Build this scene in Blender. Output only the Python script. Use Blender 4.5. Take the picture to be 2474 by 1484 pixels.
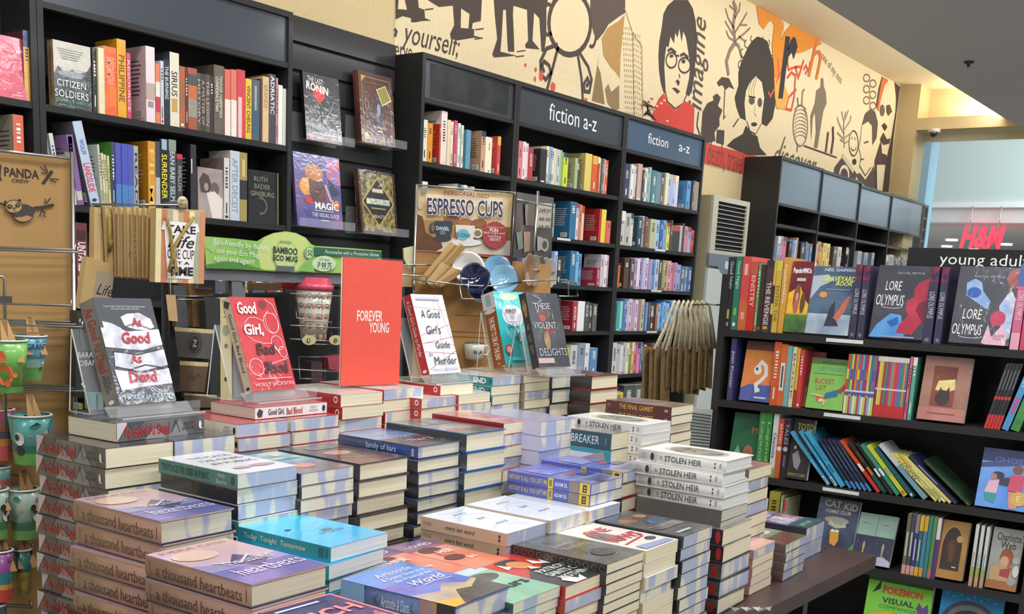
import bpy, math, random, colorsys
from math import sin, cos, radians, pi, degrees, hypot
from mathutils import Vector, Matrix
for _o in list(bpy.data.objects): bpy.data.objects.remove(_o)
random.seed(7)
SC = bpy.context.scene
COL = SC.collection
# ---------------------------------------------------------------- camera
# world: +X runs along the mural wall (into the picture), +Y points to that wall, Z up, metres
EYE = Vector((0, 0, 1.42)); FPX, CX, CY = 2580.0, 1237.0, 1195.0
PITCH, ROLL, YAW = .1939, .0528, .6438
_cp, _sp, _cr, _sr = cos(PITCH), sin(PITCH), cos(ROLL), sin(ROLL)
_A = Matrix(((1, 0, 0), (0, -_sp, -_cp), (0, _cp, -_sp)))
_R = Matrix(((_cr, -_sr, 0), (_sr, _cr, 0), (0, 0, 1)))
_T = Matrix(((sin(YAW), cos(YAW), 0), (-cos(YAW), sin(YAW), 0), (0, 0, 1)))
CAM2W = _T @ (_R @ _A).transposed()          # photo axes (x right, y down, z forward) -> world
cam = bpy.data.cameras.new('camera'); camo = bpy.data.objects.new('camera', cam); COL.objects.link(camo)
cam.sensor_fit = 'HORIZONTAL'; cam.sensor_width = 36.0; cam.lens = 36.0 * FPX / 2474
cam.shift_y = (CY - 742) / 2474; cam.clip_start = .05; cam.clip_end = 200
_m = CAM2W @ Matrix(((1, 0, 0), (0, -1, 0), (0, 0, -1)))
camo.matrix_world = Matrix.Translation(EYE) @ _m.to_4x4()
SC.camera = camo
SC.view_settings.view_transform = 'Standard'; SC.view_settings.look = 'None'
SC.view_settings.gamma = 1.0; SC.view_settings.use_curve_mapping = False
SC.view_settings.exposure = 0.22
try:
    SC.cycles.use_denoising = True
    SC.cycles.max_bounces = 7; SC.cycles.transparent_max_bounces = 12
except Exception: pass
# ---------------------------------------------------------------- light
w = bpy.data.worlds.new('world'); SC.world = w; w.use_nodes = True
w.node_tree.nodes['Background'].inputs[0].default_value = (.88, .92, 1.0, 1)
w.node_tree.nodes['Background'].inputs[1].default_value = .42
def lamp(name, kind, loc, rot, power, col=(1, 1, 1), sx=1, sy=1, spot=None):
    l = bpy.data.lights.new(name, kind); l.energy = power; l.color = col
    if kind == 'AREA': l.shape = 'RECTANGLE'; l.size = sx; l.size_y = sy
    elif kind == 'SPOT': l.spot_size = radians(spot or 70); l.spot_blend = .6; l.shadow_soft_size = sx
    else: l.shadow_soft_size = sx
    o = bpy.data.objects.new(name, l); COL.objects.link(o); o.location = loc; o.rotation_euler = rot
    return o
# unseen fill lights added just under the dropped ceiling (over the table and over the aisle behind the camera)
for lx, ly in ((.4, -.9), (2.2, -.9), (4.6, -1.2), (-1.2, .9), (1.2, 1.0), (3.0, .9), (5.6, 1.2)):
    lamp('ceiling_fill_light', 'AREA', (lx, ly, 3.0), (0, 0, 0), 30, (.95, .97, 1.0), 1.2, .3)
# row of small downlights along the shelf wall
for lx in (1.2, 2.5, 3.9, 5.3, 6.8, 8.4, 9.8):
    lamp('shelf_downlight', 'SPOT', (lx, 2.3, 3.02), (radians(28), 0, 0), 34, (.93, .96, 1.0), .05, spot=95)
# warm strip in the cove, washing the mural
lamp('cove_light', 'AREA', (6.0, 2.75, 3.22), (radians(62), 0, 0), 60, (1.0, .93, .84), 10.5, .08)
# ---------------------------------------------------------------- pixel -> place helpers (photo frame 2474 x 1484)
def ray(p):
    return CAM2W @ Vector(((p[0] - CX) / FPX, (p[1] - CY) / FPX, 1.0))
def hit(p, ax, v):                      # where the sight line meets the plane (axis ax) = v
    d = ray(p); return EYE + d * ((v - EYE[ax]) / d[ax])
def onp(p, P0, N):                      # ... meets the plane through P0 with normal N
    d = ray(p); return EYE + d * ((P0 - EYE).dot(N) / d.dot(N))
X_, Y_, Z_ = Vector((1, 0, 0)), Vector((0, 1, 0)), Vector((0, 0, 1))
# ---------------------------------------------------------------- materials
_mats = {}
def rgb(h, a=1.0):
    h = h.lstrip('#'); c = [int(h[i:i + 2], 16) / 255 for i in (0, 2, 4)]
    return tuple(x / 12.92 if x <= .04045 else ((x + .055) / 1.055) ** 2.4 for x in c) + (a,)
def newmat(name):
    m = bpy.data.materials.new(name); m.use_nodes = True
    return m, m.node_tree, m.node_tree.nodes['Principled BSDF']
def nd(nt, t, **k):
    n = nt.nodes.new(t)
    for a, b in k.items():
        if a.startswith('i_'): n.inputs[a[2:].replace('_', ' ')].default_value = b
        else: setattr(n, a, b)
    return n
def mat(h, kind='paper'):
    """h: '#rrggbb', or '#a|#b|scale' for a soft two-colour printed pattern"""
    k = (h, kind)
    if k in _mats: return _mats[k]
    m, nt, b = newmat('%s %s' % (kind, h)); L = nt.links.new
    S = dict(paper=(.55, 0, 0), gloss=(.32, 0, .35), wrap=(.3, 0, .8), metal=(.3, 1, 0), matte=(.85, 0, 0), wood=(.42, 0, .1), glaze=(.12, 0, .6), emit=(.5, 0, 0))[kind]
    b.inputs['Roughness'].default_value = S[0]; b.inputs['Metallic'].default_value = S[1]
    b.inputs['Coat Weight'].default_value = S[2]; b.inputs['Specular IOR Level'].default_value = .25 if kind in ('wood', 'matte') else .5; b.inputs['Coat Roughness'].default_value = .12
    tc = nd(nt, 'ShaderNodeTexCoord')
    if '|' in h:
        c1, c2, sc = h.split('|')
        n = nd(nt, 'ShaderNodeTexNoise', i_Scale=float(sc), i_Detail=5.0, i_Distortion=.6); L(tc.outputs['Object'], n.inputs['Vector'])
        r = nd(nt, 'ShaderNodeValToRGB'); r.color_ramp.elements[0].position = .38; r.color_ramp.elements[1].position = .62
        r.color_ramp.elements[0].color = rgb(c1); r.color_ramp.elements[1].color = rgb(c2)
        L(n.outputs['Fac'], r.inputs[0]); L(r.outputs[0], b.inputs['Base Color'])
    else:
        b.inputs['Base Color'].default_value = rgb(h)
        if kind in ('paper', 'matte', 'wood', 'gloss'):
            n = nd(nt, 'ShaderNodeTexNoise', i_Scale=60.0 if kind != 'wood' else 9.0, i_Detail=4.0); L(tc.outputs['Object'], n.inputs['Vector'])
            mx = nd(nt, 'ShaderNodeMix', data_type='RGBA', blend_type='MULTIPLY'); mx.inputs[0].default_value = .22
            mx.inputs[6].default_value = rgb(h); L(n.outputs['Fac'], mx.inputs[7])
            br = nd(nt, 'ShaderNodeBrightContrast', i_Bright=.02); L(mx.outputs[2], br.inputs[0]); L(br.outputs[0], b.inputs['Base Color'])
    if kind == 'wrap':                  # shrink film: glossy coat with wrinkles
        n2 = nd(nt, 'ShaderNodeTexNoise', i_Scale=22.0, i_Detail=3.0, i_Distortion=1.5); L(tc.outputs['Object'], n2.inputs['Vector'])
        bp = nd(nt, 'ShaderNodeBump', i_Strength=.35, i_Distance=.004); L(n2.outputs['Fac'], bp.inputs['Height']); L(bp.outputs[0], b.inputs['Coat Normal'])
    if kind == 'emit':
        b.inputs['Emission Color'].default_value = rgb(h); b.inputs['Emission Strength'].default_value = 1.6
    _mats[k] = m
    return m
def page_mat(kind):
    k = ('page', kind)
    if k in _mats: return _mats[k]
    m, nt, b = newmat('page edges ' + kind); L = nt.links.new
    tc = nd(nt, 'ShaderNodeTexCoord'); mp = nd(nt, 'ShaderNodeMapping'); mp.inputs['Scale'].default_value = (3, 3, 900)
    L(tc.outputs['Object'], mp.inputs[0]); n = nd(nt, 'ShaderNodeTexNoise', i_Scale=1.0, i_Detail=2.0); L(mp.outputs[0], n.inputs['Vector'])
    r = nd(nt, 'ShaderNodeValToRGB'); r.color_ramp.elements[0].position = .3; r.color_ramp.elements[1].position = .7
    base = {'cream': ('#d9cdab', '#efe5c8'), 'white': ('#d3d2cc', '#efeee8'), 'film': ('#d5cdb6', '#e9e2cb'), 'blue': ('#d5cdb6', '#e9e2cb'), 'grey': ('#b9b5a6', '#d8d5c6')}[kind]
    r.color_ramp.elements[0].color = rgb(base[0]); r.color_ramp.elements[1].color = rgb(base[1]); L(n.outputs['Fac'], r.inputs[0])
    out = r.outputs[0]; b.inputs['Roughness'].default_value = .7
    if kind in ('film', 'blue'):        # folded shrink film; its bluish light reflections are painted over the page edges
        v = nd(nt, 'ShaderNodeTexNoise', i_Scale=1.0, i_Detail=1.5); mp2 = nd(nt, 'ShaderNodeMapping'); mp2.inputs['Scale'].default_value = (30, 30, 8)
        oi = nd(nt, 'ShaderNodeObjectInfo'); ad = nd(nt, 'ShaderNodeVectorMath', operation='ADD'); L(tc.outputs['Object'], ad.inputs[0]); L(oi.outputs['Location'], ad.inputs[1])
        L(ad.outputs[0], mp2.inputs[0]); L(mp2.outputs[0], v.inputs['Vector'])
        r2 = nd(nt, 'ShaderNodeValToRGB'); r2.color_ramp.interpolation = 'EASE'
        r2.color_ramp.elements[0].position = .52 if kind == 'film' else .43; r2.color_ramp.elements[1].position = .6 if kind == 'film' else .52
        L(v.outputs['Fac'], r2.inputs[0])
        mx = nd(nt, 'ShaderNodeMix', data_type='RGBA'); L(r2.outputs[0], mx.inputs[0]); L(out, mx.inputs[6]); mx.inputs[7].default_value = rgb('#adb4c9'); out = mx.outputs[2]
        b.inputs['Coat Weight'].default_value = .7; b.inputs['Coat Roughness'].default_value = .1
        n3 = nd(nt, 'ShaderNodeTexNoise', i_Scale=30.0, i_Detail=2.0, i_Distortion=2.0); L(tc.outputs['Object'], n3.inputs['Vector'])
        bp = nd(nt, 'ShaderNodeBump', i_Strength=.5, i_Distance=.004); L(n3.outputs['Fac'], bp.inputs['Height']); L(bp.outputs[0], b.inputs['Coat Normal'])
    L(out, b.inputs['Base Color']); _mats[k] = m
    return m
def clear_mat(name, tint='#f4f7f8', alpha=.16, rough=.05):
    k = ('clear', name)
    if k in _mats: return _mats[k]
    m, nt, b = newmat(name)
    b.inputs['Base Color'].default_value = rgb(tint); b.inputs['Roughness'].default_value = rough
    b.inputs['Alpha'].default_value = alpha; b.inputs['Coat Weight'].default_value = .5
    _mats[k] = m
    return m
# ---------------------------------------------------------------- mesh builder
class MB:
    def __init__(s): s.v = []; s.f = []; s.mi = []; s.ms = []; s.sm = []
    def _m(s, m):
        if isinstance(m, str): m = mat(m)
        if m not in s.ms: s.ms.append(m)
        return s.ms.index(m)
    def poly(s, pts, m, smooth=False):
        i = len(s.v); s.v += [tuple(p) for p in pts]; s.f.append(tuple(range(i, i + len(pts)))); s.mi.append(s._m(m)); s.sm.append(smooth)
    def mesh(s, vs, fs, m, smooth=False):
        i = len(s.v); s.v += [tuple(p) for p in vs]; k = s._m(m)
        for f in fs: s.f.append(tuple(i + j for j in f)); s.mi.append(k); s.sm.append(smooth)
    def box(s, a, b, m):
        x0, y0, z0 = a; x1, y1, z1 = b
        s.mesh([(x0, y0, z0), (x1, y0, z0), (x1, y1, z0), (x0, y1, z0), (x0, y0, z1), (x1, y0, z1), (x1, y1, z1), (x0, y1, z1)],
               [(3, 2, 1, 0), (4, 5, 6, 7), (0, 1, 5, 4), (1, 2, 6, 5), (2, 3, 7, 6), (3, 0, 4, 7)], m)
    def slab(s, pts, N, t, m, side=None):    # flat outline given a real thickness behind it
        N = Vector(N).normalized(); A = [Vector(p) for p in pts]; B = [p - N * t for p in A]; n = len(A)
        a = Vector((0, 0, 0))
        for i in range(n): a += A[i].cross(A[(i + 1) % n])
        if a.dot(N) < 0: A.reverse(); B.reverse()
        s.poly(A, m); s.poly(B[::-1], side or m)
        for i in range(n):
            j = (i + 1) % n; s.poly((A[j], A[i], B[i], B[j]), side or m)
    def tube(s, pts, r, m, n=6, closed=False, smooth=True):
        P = [Vector(p) for p in pts]; N = len(P); vs = []; up = None
        for i in range(N):
            a = P[(i - 1) % N] if (closed or i) else P[0]; b = P[(i + 1) % N] if (closed or i < N - 1) else P[-1]
            t = (b - a).normalized() if (b - a).length > 1e-9 else Vector((0, 0, 1))
            if up is None: up = Vector((0, 0, 1)) if abs(t.z) < .9 else Vector((1, 0, 0))
            u = t.cross(up).normalized(); v = u.cross(t); up = v
            rr = r[i] if isinstance(r, (list, tuple)) else r
            vs += [P[i] + (u * cos(2 * pi * k / n) + v * sin(2 * pi * k / n)) * rr for k in range(n)]
        fs = [];
        for i in range(N if closed else N - 1):
            j = (i + 1) % N
            for k in range(n): fs.append((i * n + k, i * n + (k + 1) % n, j * n + (k + 1) % n, j * n + k))
        if not closed: fs += [tuple(range(n))[::-1], tuple((N - 1) * n + k for k in range(n))]
        s.mesh(vs, fs, m, smooth)
    def lathe(s, prof, m, c=(0, 0, 0), ax=None, n=20, smooth=True):   # prof [(r, h)...] about axis ax
        c = Vector(c); ax = Vector(ax or (0, 0, 1)).normalized(); u = ax.orthogonal().normalized(); v = ax.cross(u); vs = []
        for r, h in prof: vs += [c + ax * h + (u * cos(2 * pi * k / n) + v * sin(2 * pi * k / n)) * max(r, 1e-5) for k in range(n)]
        fs = [(i * n + k, i * n + (k + 1) % n, (i + 1) * n + (k + 1) % n, (i + 1) * n + k) for i in range(len(prof) - 1) for k in range(n)]
        s.mesh(vs, fs, m, smooth)
    def ball(s, c, r, m, n=10):
        rr = r if isinstance(r, (tuple, list)) else (r, r, r); vs = []; fs = []
        for i in range(n + 1):
            t = pi * i / n
            for k in range(2 * n): p = 2 * pi * k / (2 * n); vs.append((c[0] + rr[0] * sin(t) * cos(p), c[1] + rr[1] * sin(t) * sin(p), c[2] + rr[2] * cos(t)))
        for i in range(n):
            for k in range(2 * n): fs.append((i * 2 * n + k, (i + 1) * 2 * n + k, (i + 1) * 2 * n + (k + 1) % (2 * n), i * 2 * n + (k + 1) % (2 * n)))
        s.mesh(vs, fs, m, True)
    def data(s, name):
        me = bpy.data.meshes.new(name); me.from_pydata(s.v, [], s.f)
        for m in s.ms: me.materials.append(m)
        me.polygons.foreach_set('material_index', s.mi); me.polygons.foreach_set('use_smooth', s.sm); me.update()
        return me
    def build(s, name, parent=None): return mobj(name, s.data(name), parent)
def mobj(name, me, parent=None, mtx=None):
    o = bpy.data.objects.new(name, me); COL.objects.link(o)
    if parent: o.parent = parent
    if mtx is not None: o.matrix_local = mtx
    return o
def tag(o, label=None, cat=None, group=None, kind=None):
    if label: o['label'] = label
    if cat: o['category'] = cat
    if group: o['group'] = group
    if kind: o['kind'] = kind
    return o
def thing(name, label, cat, mtx=None, group=None):
    o = bpy.data.objects.new(name, None); COL.objects.link(o); o.empty_display_size = .05
    if mtx is not None: o.matrix_world = mtx
    return tag(o, label, cat, group)
def struct(name, mb): return tag(mb.build(name), kind='structure')
def dup(root, mtx, label, group=None):
    r = root.copy(); COL.objects.link(r); r.matrix_world = mtx; r['label'] = label
    if group: r['group'] = group
    for ch in root.children:
        c = ch.copy(); COL.objects.link(c); c.parent = r
        for g in ch.children:
            d = g.copy(); COL.objects.link(d); d.parent = c
    return r
def frame(o, x, y, z):                  # matrix from an origin and three axes
    return Matrix(((x[0], y[0], z[0], o[0]), (x[1], y[1], z[1], o[1]), (x[2], y[2], z[2], o[2]), (0, 0, 0, 1)))
# ---------------------------------------------------------------- lettering and printed art
_txt = {}
def text_geo(t, bold=0, sh=0):
    k = (t, bold, sh)
    if k in _txt: return _txt[k]
    cu = bpy.data.curves.new('t', 'FONT'); cu.body = t; cu.resolution_u = 2; cu.offset = bold; cu.shear = sh; cu.align_x = 'CENTER'; cu.space_line = .95
    ob = bpy.data.objects.new('t', cu); me = bpy.data.meshes.new_from_object(ob)
    vs = [v.co[:2] for v in me.vertices]; fs = [tuple(p.vertices) for p in me.polygons]
    bpy.data.objects.remove(ob); bpy.data.curves.remove(cu); bpy.data.meshes.remove(me)
    if not vs: vs, fs = [(0, 0), (1, 0), (1, 1)], []
    x0 = min(v[0] for v in vs); x1 = max(v[0] for v in vs); y0 = min(v[1] for v in vs); y1 = max(v[1] for v in vs)
    g = ([((v[0] - x0) / (x1 - x0) - .5, (v[1] - y0) / (y1 - y0) - .5) for v in vs], fs)
    _txt[k] = g
    return g
STEP = .00022
def art(mb, O, U, V, w, h, items, kind='paper', step=STEP):
    """draws flat printed shapes on the face with origin O, unit axes U, V and size w x h.
    ('r',u0,v0,u1,v1,c) ('e',u,v,ru,rv,c) ('p',[(u,v)..],c) ('l',[(u,v)..],width,c) ('t',text,u,v,w,h,c[,opts])"""
    O, U, V = Vector(O), Vector(U), Vector(V); N = U.cross(V).normalized(); f = step
    def P(u, v): return O + U * (u * w) + V * (v * h) + N * f
    for it in items:
        k = it[0]
        if k == 'r': _, a, b, c, d, col = it; mb.poly([P(a, b), P(c, b), P(c, d), P(a, d)], mat(col, kind))
        elif k == 'e': _, u, v, ru, rv, col = it; mb.poly([P(u + ru * cos(i * pi / 10), v + rv * sin(i * pi / 10)) for i in range(20)], mat(col, kind))
        elif k == 'p': mb.poly(ccw([P(*q) for q in it[1]], N), mat(it[2], kind))
        elif k == 'l':
            pts = [P(*q) for q in it[1]]; hw = it[2] * w / 2
            strip_line(mb, pts, N, hw, mat(it[3], kind))
        elif k == 't':
            _, t, u, v, tw, th, col = it[:7]; op = it[7] if len(it) > 7 else {}
            vs, fs = text_geo(t, op.get('b', 0), op.get('s', 0)); r = radians(op.get('r', 0)); cr, sr = cos(r), sin(r)
            pts = []
            for x, y in vs:
                x *= tw * w; y *= th * h
                pts.append(O + U * (u * w + x * cr - y * sr) + V * (v * h + x * sr + y * cr) + N * f)
            mb.mesh(pts, fs, mat(col, kind))
        f += step
def strip_line(mb, P, N, hw, m):
    P = [p for i, p in enumerate(P) if i == 0 or (p - P[i - 1]).length > 1e-6]; n = len(P)
    if n < 2: return
    closed = n > 3 and (P[0] - P[-1]).length < 1e-5; A = []
    for i in range(n):
        a = P[i - 1] if i else (P[-2] if closed else None); c = P[i + 1] if i < n - 1 else (P[1] if closed else None)
        d0 = (P[i] - a).normalized() if a is not None else None; d1 = (c - P[i]).normalized() if c is not None else None
        d0 = d0 or d1; d1 = d1 or d0; t = d0 + d1; t = t.normalized() if t.length > .2 else d1
        k = 1 / max(.5, t.dot(d1)); s = N.cross(t) * hw * k; A.append((P[i] - s, P[i] + s))
    for i in range(n - 1): mb.poly([A[i][0], A[i + 1][0], A[i + 1][1], A[i][1]], m)
def ccw(pts, N):
    a = Vector((0, 0, 0))
    for i in range(len(pts)): a += Vector(pts[i]).cross(Vector(pts[(i + 1) % len(pts)]))
    return pts if a.dot(N) >= 0 else pts[::-1]
def arc(cx, cy, rx, ry, a0, a1, n=14): return [(cx + rx * cos(radians(a0 + (a1 - a0) * i / n)), cy + ry * sin(radians(a0 + (a1 - a0) * i / n))) for i in range(n + 1)]
def cname(h):
    h = h.split('|')[0].lstrip('#'); r, g, b = [int(h[i:i + 2], 16) / 255 for i in (0, 2, 4)]
    H, S, V = colorsys.rgb_to_hsv(r, g, b); H *= 360
    if V < .2: return 'black'
    if S < .13: return 'dark grey' if V < .4 else 'grey' if V < .68 else 'light grey' if V < .84 else 'white'
    n = 'red' if H < 12 or H > 345 else 'orange' if H < 36 else 'yellow' if H < 66 else 'green' if H < 160 else 'teal' if H < 195 else 'blue' if H < 250 else 'purple' if H < 300 else 'pink'
    if n == 'orange' and V < .72: n = 'brown' if S > .3 else 'taupe'
    if n == 'yellow' and S < .4: return 'cream' if V > .7 else 'olive'
    if n == 'orange' and S < .42: return 'beige'
    return ('dark ' if V < .45 else 'pale ' if S < .35 and V > .6 else '') + n
ORD = ['first', 'second', 'third', 'fourth', 'fifth', 'sixth', 'seventh', 'eighth', 'ninth', 'tenth', 'eleventh', 'twelfth', 'thirteenth', 'fourteenth', 'fifteenth', 'sixteenth', 'seventeenth', 'eighteenth', 'nineteenth', 'twentieth']
_u = ORD[:9]; ORD += ['twenty-' + x for x in _u] + ['thirtieth'] + ['thirty-' + x for x in _u] + ['fortieth'] + ['forty-' + x for x in _u] + ['fiftieth']
# ---------------------------------------------------------------- books
# local axes of a book: x spine -> fore-edge, y foot -> head, z back -> front cover
def book_meshes(H, W, T, cover, spine=None, back=None, pages='cream', hard=False, front=(), sp=(), bk=(), skin='gloss'):
    spine = spine or cover; back = back or cover
    c = MB(); t = .0022 if hard else .0009; F, S, B = mat(cover, skin), mat(spine, skin), mat(back, skin)
    def board(z0, z1, m): c.box((0 if not hard else .0015, 0, z0), (W, H, z1), m)
    board(T - t, T, F); board(0, t, B)
    if hard:                            # rounded case spine
        n = 6; pr = [(.003 - .003 * sin(pi * i / n) - .0004, T * i / n) for i in range(n + 1)]
        vs = [(x, y, z) for y in (0, H) for x, z in pr]; k = n + 1
        c.mesh(vs, [(i + 1, i, i + k, i + 1 + k) for i in range(n)] + [tuple(range(k)), tuple(range(2 * k - 1, k - 1, -1))], S, True)
    else: c.box((0, 0, t), (t, H, T - t), S)
    art(c, (0, 0, T), X_, Y_, W, H, front, skin); art(c, (W, 0, 0), -X_, Y_, W, H, bk, skin); art(c, (-.0004 if not hard else -.0005, H, 0), -Y_, Z_, H, T, sp, skin, .0001)
    p = MB(); o = .003 if hard else .0004
    p.box((t if not hard else .003, o, t), (W - o, H - o, T - t), page_mat(pages))
    return c.data('cover'), p.data('pages')
_bk = {}
def book(label, mtx, H, W, T, group=None, name=None, single=False, **kw):
    key = repr((H, W, T, single, sorted(kw.items())))
    nm = name or ('hardcover_book' if kw.get('hard') else 'paperback_book')
    if key not in _bk: _bk[key] = book_meshes(H, W, T, **kw)
    r = thing(nm, label, 'book', mtx, group)
    mobj('cover', _bk[key][0], r); mobj('pages', _bk[key][1], r)
    return r
# ================================================================ the setting
YW, XE = 3.70, 10.78
def tile_mat():
    m, nt, b = newmat('floor tiles'); L = nt.links.new
    tc = nd(nt, 'ShaderNodeTexCoord'); br = nd(nt, 'ShaderNodeTexBrick', i_Scale=1.0, i_Mortar_Size=.006); br.offset = 0
    br.inputs['Brick Width'].default_value = .6; br.inputs['Row Height'].default_value = .6
    br.inputs['Color1'].default_value = rgb('#a9a49a'); br.inputs['Color2'].default_value = rgb('#b3aea4'); br.inputs['Mortar'].default_value = rgb('#7d786f')
    L(tc.outputs['Object'], br.inputs['Vector']); L(br.outputs['Color'], b.inputs['Base Color']); b.inputs['Roughness'].default_value = .35
    return m
b = MB(); b.box((-5, -6, -.1), (26, 3.8, 0), tile_mat()); struct('floor', b)
b = MB(); b.box((-4, YW, 0), (XE + .3, YW + .15, 3.6), mat('#d6c499', 'matte')); struct('wall_left', b)
b = MB(); b.box((-4, 1.9, 3.485), (XE + .5, YW, 3.6), mat('#e6d8b8', 'matte')); struct('ceiling', b)
b = MB(); b.box((-4, -6, 3.065), (XE, 2.60, 3.13), mat('#c2c0c2', 'matte')); struct('ceiling', b)
b = MB(); b.box((XE, 3.50, 0), (XE + .3, YW, 3.485), mat('#c9b58a', 'matte')); b.box((XE, -6, 3.066), (XE + .3, 3.50, 3.174), mat('#c9b58a', 'matte'))
b.box((XE + .3, -6, 3.0), (XE + .36, 3.7, 3.6), mat('#dcc79c', 'matte')); b.box((XE, -6, 3.174), (XE + .3, 1.9, 3.485), mat('#c9b58a', 'matte'))
struct('wall_back', b)
lamp('recess_light', 'AREA', (XE + .16, 2.7, 3.19), (radians(180), 0, radians(90)), 9, (1.0, .86, .62), 1.0, .1)
# sprinkler dot on the grey ceiling
c = hit((2341, 149), 2, 3.065); b = MB(); b.lathe([(0, 0), (.035, 0), (.03, -.012), (.012, -.014), (.01, -.035), (0, -.035)], mat('#55534f', 'metal'), c)
tag(b.build('ceiling_sprinkler'), 'small dark sprinkler head on the grey ceiling', 'sprinkler')
# glass front under the beam, mall beyond it
b = MB(); b.box((XE + .1, -2.0, 0), (XE + .112, 3.499, 3.066), clear_mat('shop glass', '#e8f4f4', .07)); struct('window_1', b)
XM = 16.0
def mp(p, x=XM): return hit(p, 0, x)
def vrect(mb, p0, p1, x, m, t=.1):      # rectangle facing -X through two photo corners
    a, c = mp(p0, x), mp(p1, x); y0, y1 = sorted((a.y, c.y)); z0, z1 = sorted((a.z, c.z)); mb.box((x, y0, z0), (x + t, y1, z1), m)
b = MB(); a = mp((2253, 330), 13.0); a2 = mp((2200, 330), 13.0)
b.box((13.0, a.y, -.05), (13.3, a2.y + 1.6, 4.6), mat('#9fd3ee', 'matte')); tag(b.build('mall_column'), 'pale blue lit column outside the glass beside the beige pillar', 'column')
zt = mp((2360, 493)).z; b = MB(); b.box((XM, -6, zt), (XM + .3, 9, zt + 4), mat('#c4d4d0', 'matte')); b.box((XM - .06, -6, zt - .05), (XM + .3, 9, zt + .02), mat('#f2f2ee', 'matte')); b.box((XM, -6, zt - .25), (XM + .3, 9, zt - .05), mat('#dcd8d4', 'matte')); struct('wall_mall', b)
b = MB(); b.box((XM + .3, -6, zt - .3), (XM + 9, 9, zt - .25), mat('#cfccc9', 'matte')); b.box((XM + 9, -6, 0), (XM + 9.1, 9, zt), mat('#a7a19d', 'matte')); struct('ceiling_mall', b)
b = MB(); b.box((XM + 2, -6, -.1), (XM + 9.3, 9, 0), mat('#c8c4bf', 'gloss')); struct('floor_mall', b)
lamp('mall_light', 'AREA', (14.2, 1.2, 4.4), (0, radians(-35), 0), 230, (.9, .97, 1), 2.5, 3)
lamp('store_light', 'AREA', (XM + 4, .5, zt - .4), (0, 0, 0), 120, (1, .96, .92), 4, 5)
lamp('column_light', 'AREA', (12.2, 2.2, 3.6), (radians(-60), 0, radians(-60)), 25, (.55, .85, 1), .6, .6)
# neon sign of the store opposite
b = MB(); o = mp((2318, 600), XM - .1); e = mp((2424, 600), XM - .1); W = o.y - e.y; H = mp((2318, 545), XM - .1).z - o.z
for k in range(3):
    art(b, (XM - .1 - .012 * k, o.y, o.z), -Y_, Z_, W, H, [('t', 'H&M', .5, .5, 1, 1, '#ff2440', {'b': .03, 's': .25})], 'emit')
for yy in (o.y - W * 0 - .1, e.y + .1): b.tube([(XM - .08, yy, o.z + H * .5), (XM - .08, yy, zt - .04), (XM, yy, zt - .04)], .01, mat('#c8c8c8', 'metal'))
tag(b.build('neon_sign'), 'glowing red H and M letters on the store across the mall', 'sign')
for i, (px, py) in enumerate(((2305, 537), (2438, 541), (2290, 576), (2360, 556), (2452, 580))):
    q = onp((px, py), Vector((0, 0, zt - .3)), Z_) if py > 500 else mp((px, py))
    q = mp((px, py), XM + 3.0 + i); b = MB(); b.lathe([(0, 0), (.09, 0), (.10, -.03), (.0, -.03)], mat('#fff6ea', 'emit'), (q.x, q.y, zt - .3))
    tag(b.build('store_downlight'), 'round white downlight in the store ceiling across the mall, %s from the left' % ORD[i], 'light', 'store downlights')
# security camera dome under the beam
c = hit((2243, 322), 0, XE - .02); b = MB()
t = thing('security_camera', 'white dome security camera under the beige beam', 'camera', Matrix.Translation((c.x, c.y - .05, 3.066)))
b.lathe([(0, 0), (.055, 0), (.058, -.03), (.03, -.035), (0, -.035)], mat('#c9c7c2', 'gloss')); b.build('housing', t)
b = MB(); b.ball((0, 0, -.04), .036, mat('#15151c', 'glaze')); b.build('lens_dome', t)
# ---------------------------------------------------------------- the printed mural
mm = MB(); MY = [YW - .004]
def pxs(o, pts): return [(o[0] + x / 2.968, o[1] + y / 2.968) for x, y in pts]
QA, QB, QC = (680, 0), (1300, 0), (1754, 0)
def wpoly(o, pts, col):
    MY[0] -= .00004; P = [hit(p, 1, MY[0]) for p in pxs(o, pts)]; mm.poly(ccw(P, -Y_), mat(col, 'matte'))
def wline(o, pts, wd, col, closed=False):
    P = [hit(p, 1, MY[0] - .00003) for p in pxs(o, pts)]
    if closed: P.append(P[0])
    strip_line(mm, P, -Y_, wd / 2, mat(col, 'matte'))
def well(o, x, y, rx, ry, col): wpoly(o, [(x + rx * cos(i * pi / 9), y + ry * sin(i * pi / 9)) for i in range(18)], col)
def wring(o, x, y, rx, ry, wd, col, a0=0, a1=360): wline(o, arc(x, y, rx, ry, a0, a1, 24), wd, col)
def wtext(t, o, p0, p1, hz, col, **op):
    MY[0] -= .00005; a, c = [hit(p, 1, MY[0]) for p in pxs(o, (p0, p1))]; d = c - a; U = Vector((d.x, 0, d.z)).normalized(); V = U.cross(-Y_) * -1
    if op.pop('flip', 0): V = -V
    V = (-Y_).cross(U)
    art(mm, a, U, V, d.length, hz, [('t', t, .5, 0, 1, 1, col, op)], 'matte')
a0 = hit((953, 60), 1, YW).x; mz0 = hit((1710, 400), 1, YW).z
mm.box((a0, YW - .003, mz0), (XE - .002, YW - .0005, 3.484), mat('#e9dab6', 'matte'))
DK = '#4a403c'
wpoly(QA, [(818, -60), (818, 140), (870, 115), (930, 130), (930, 160), (960, 160), (1010, 150), (1075, 148), (1030, 130), (1025, 70), (985, 55), (975, -60)], DK)
wpoly(QA, [(835, 65), (900, 70), (870, -60), (845, -60)], '#e9dab6')
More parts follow.
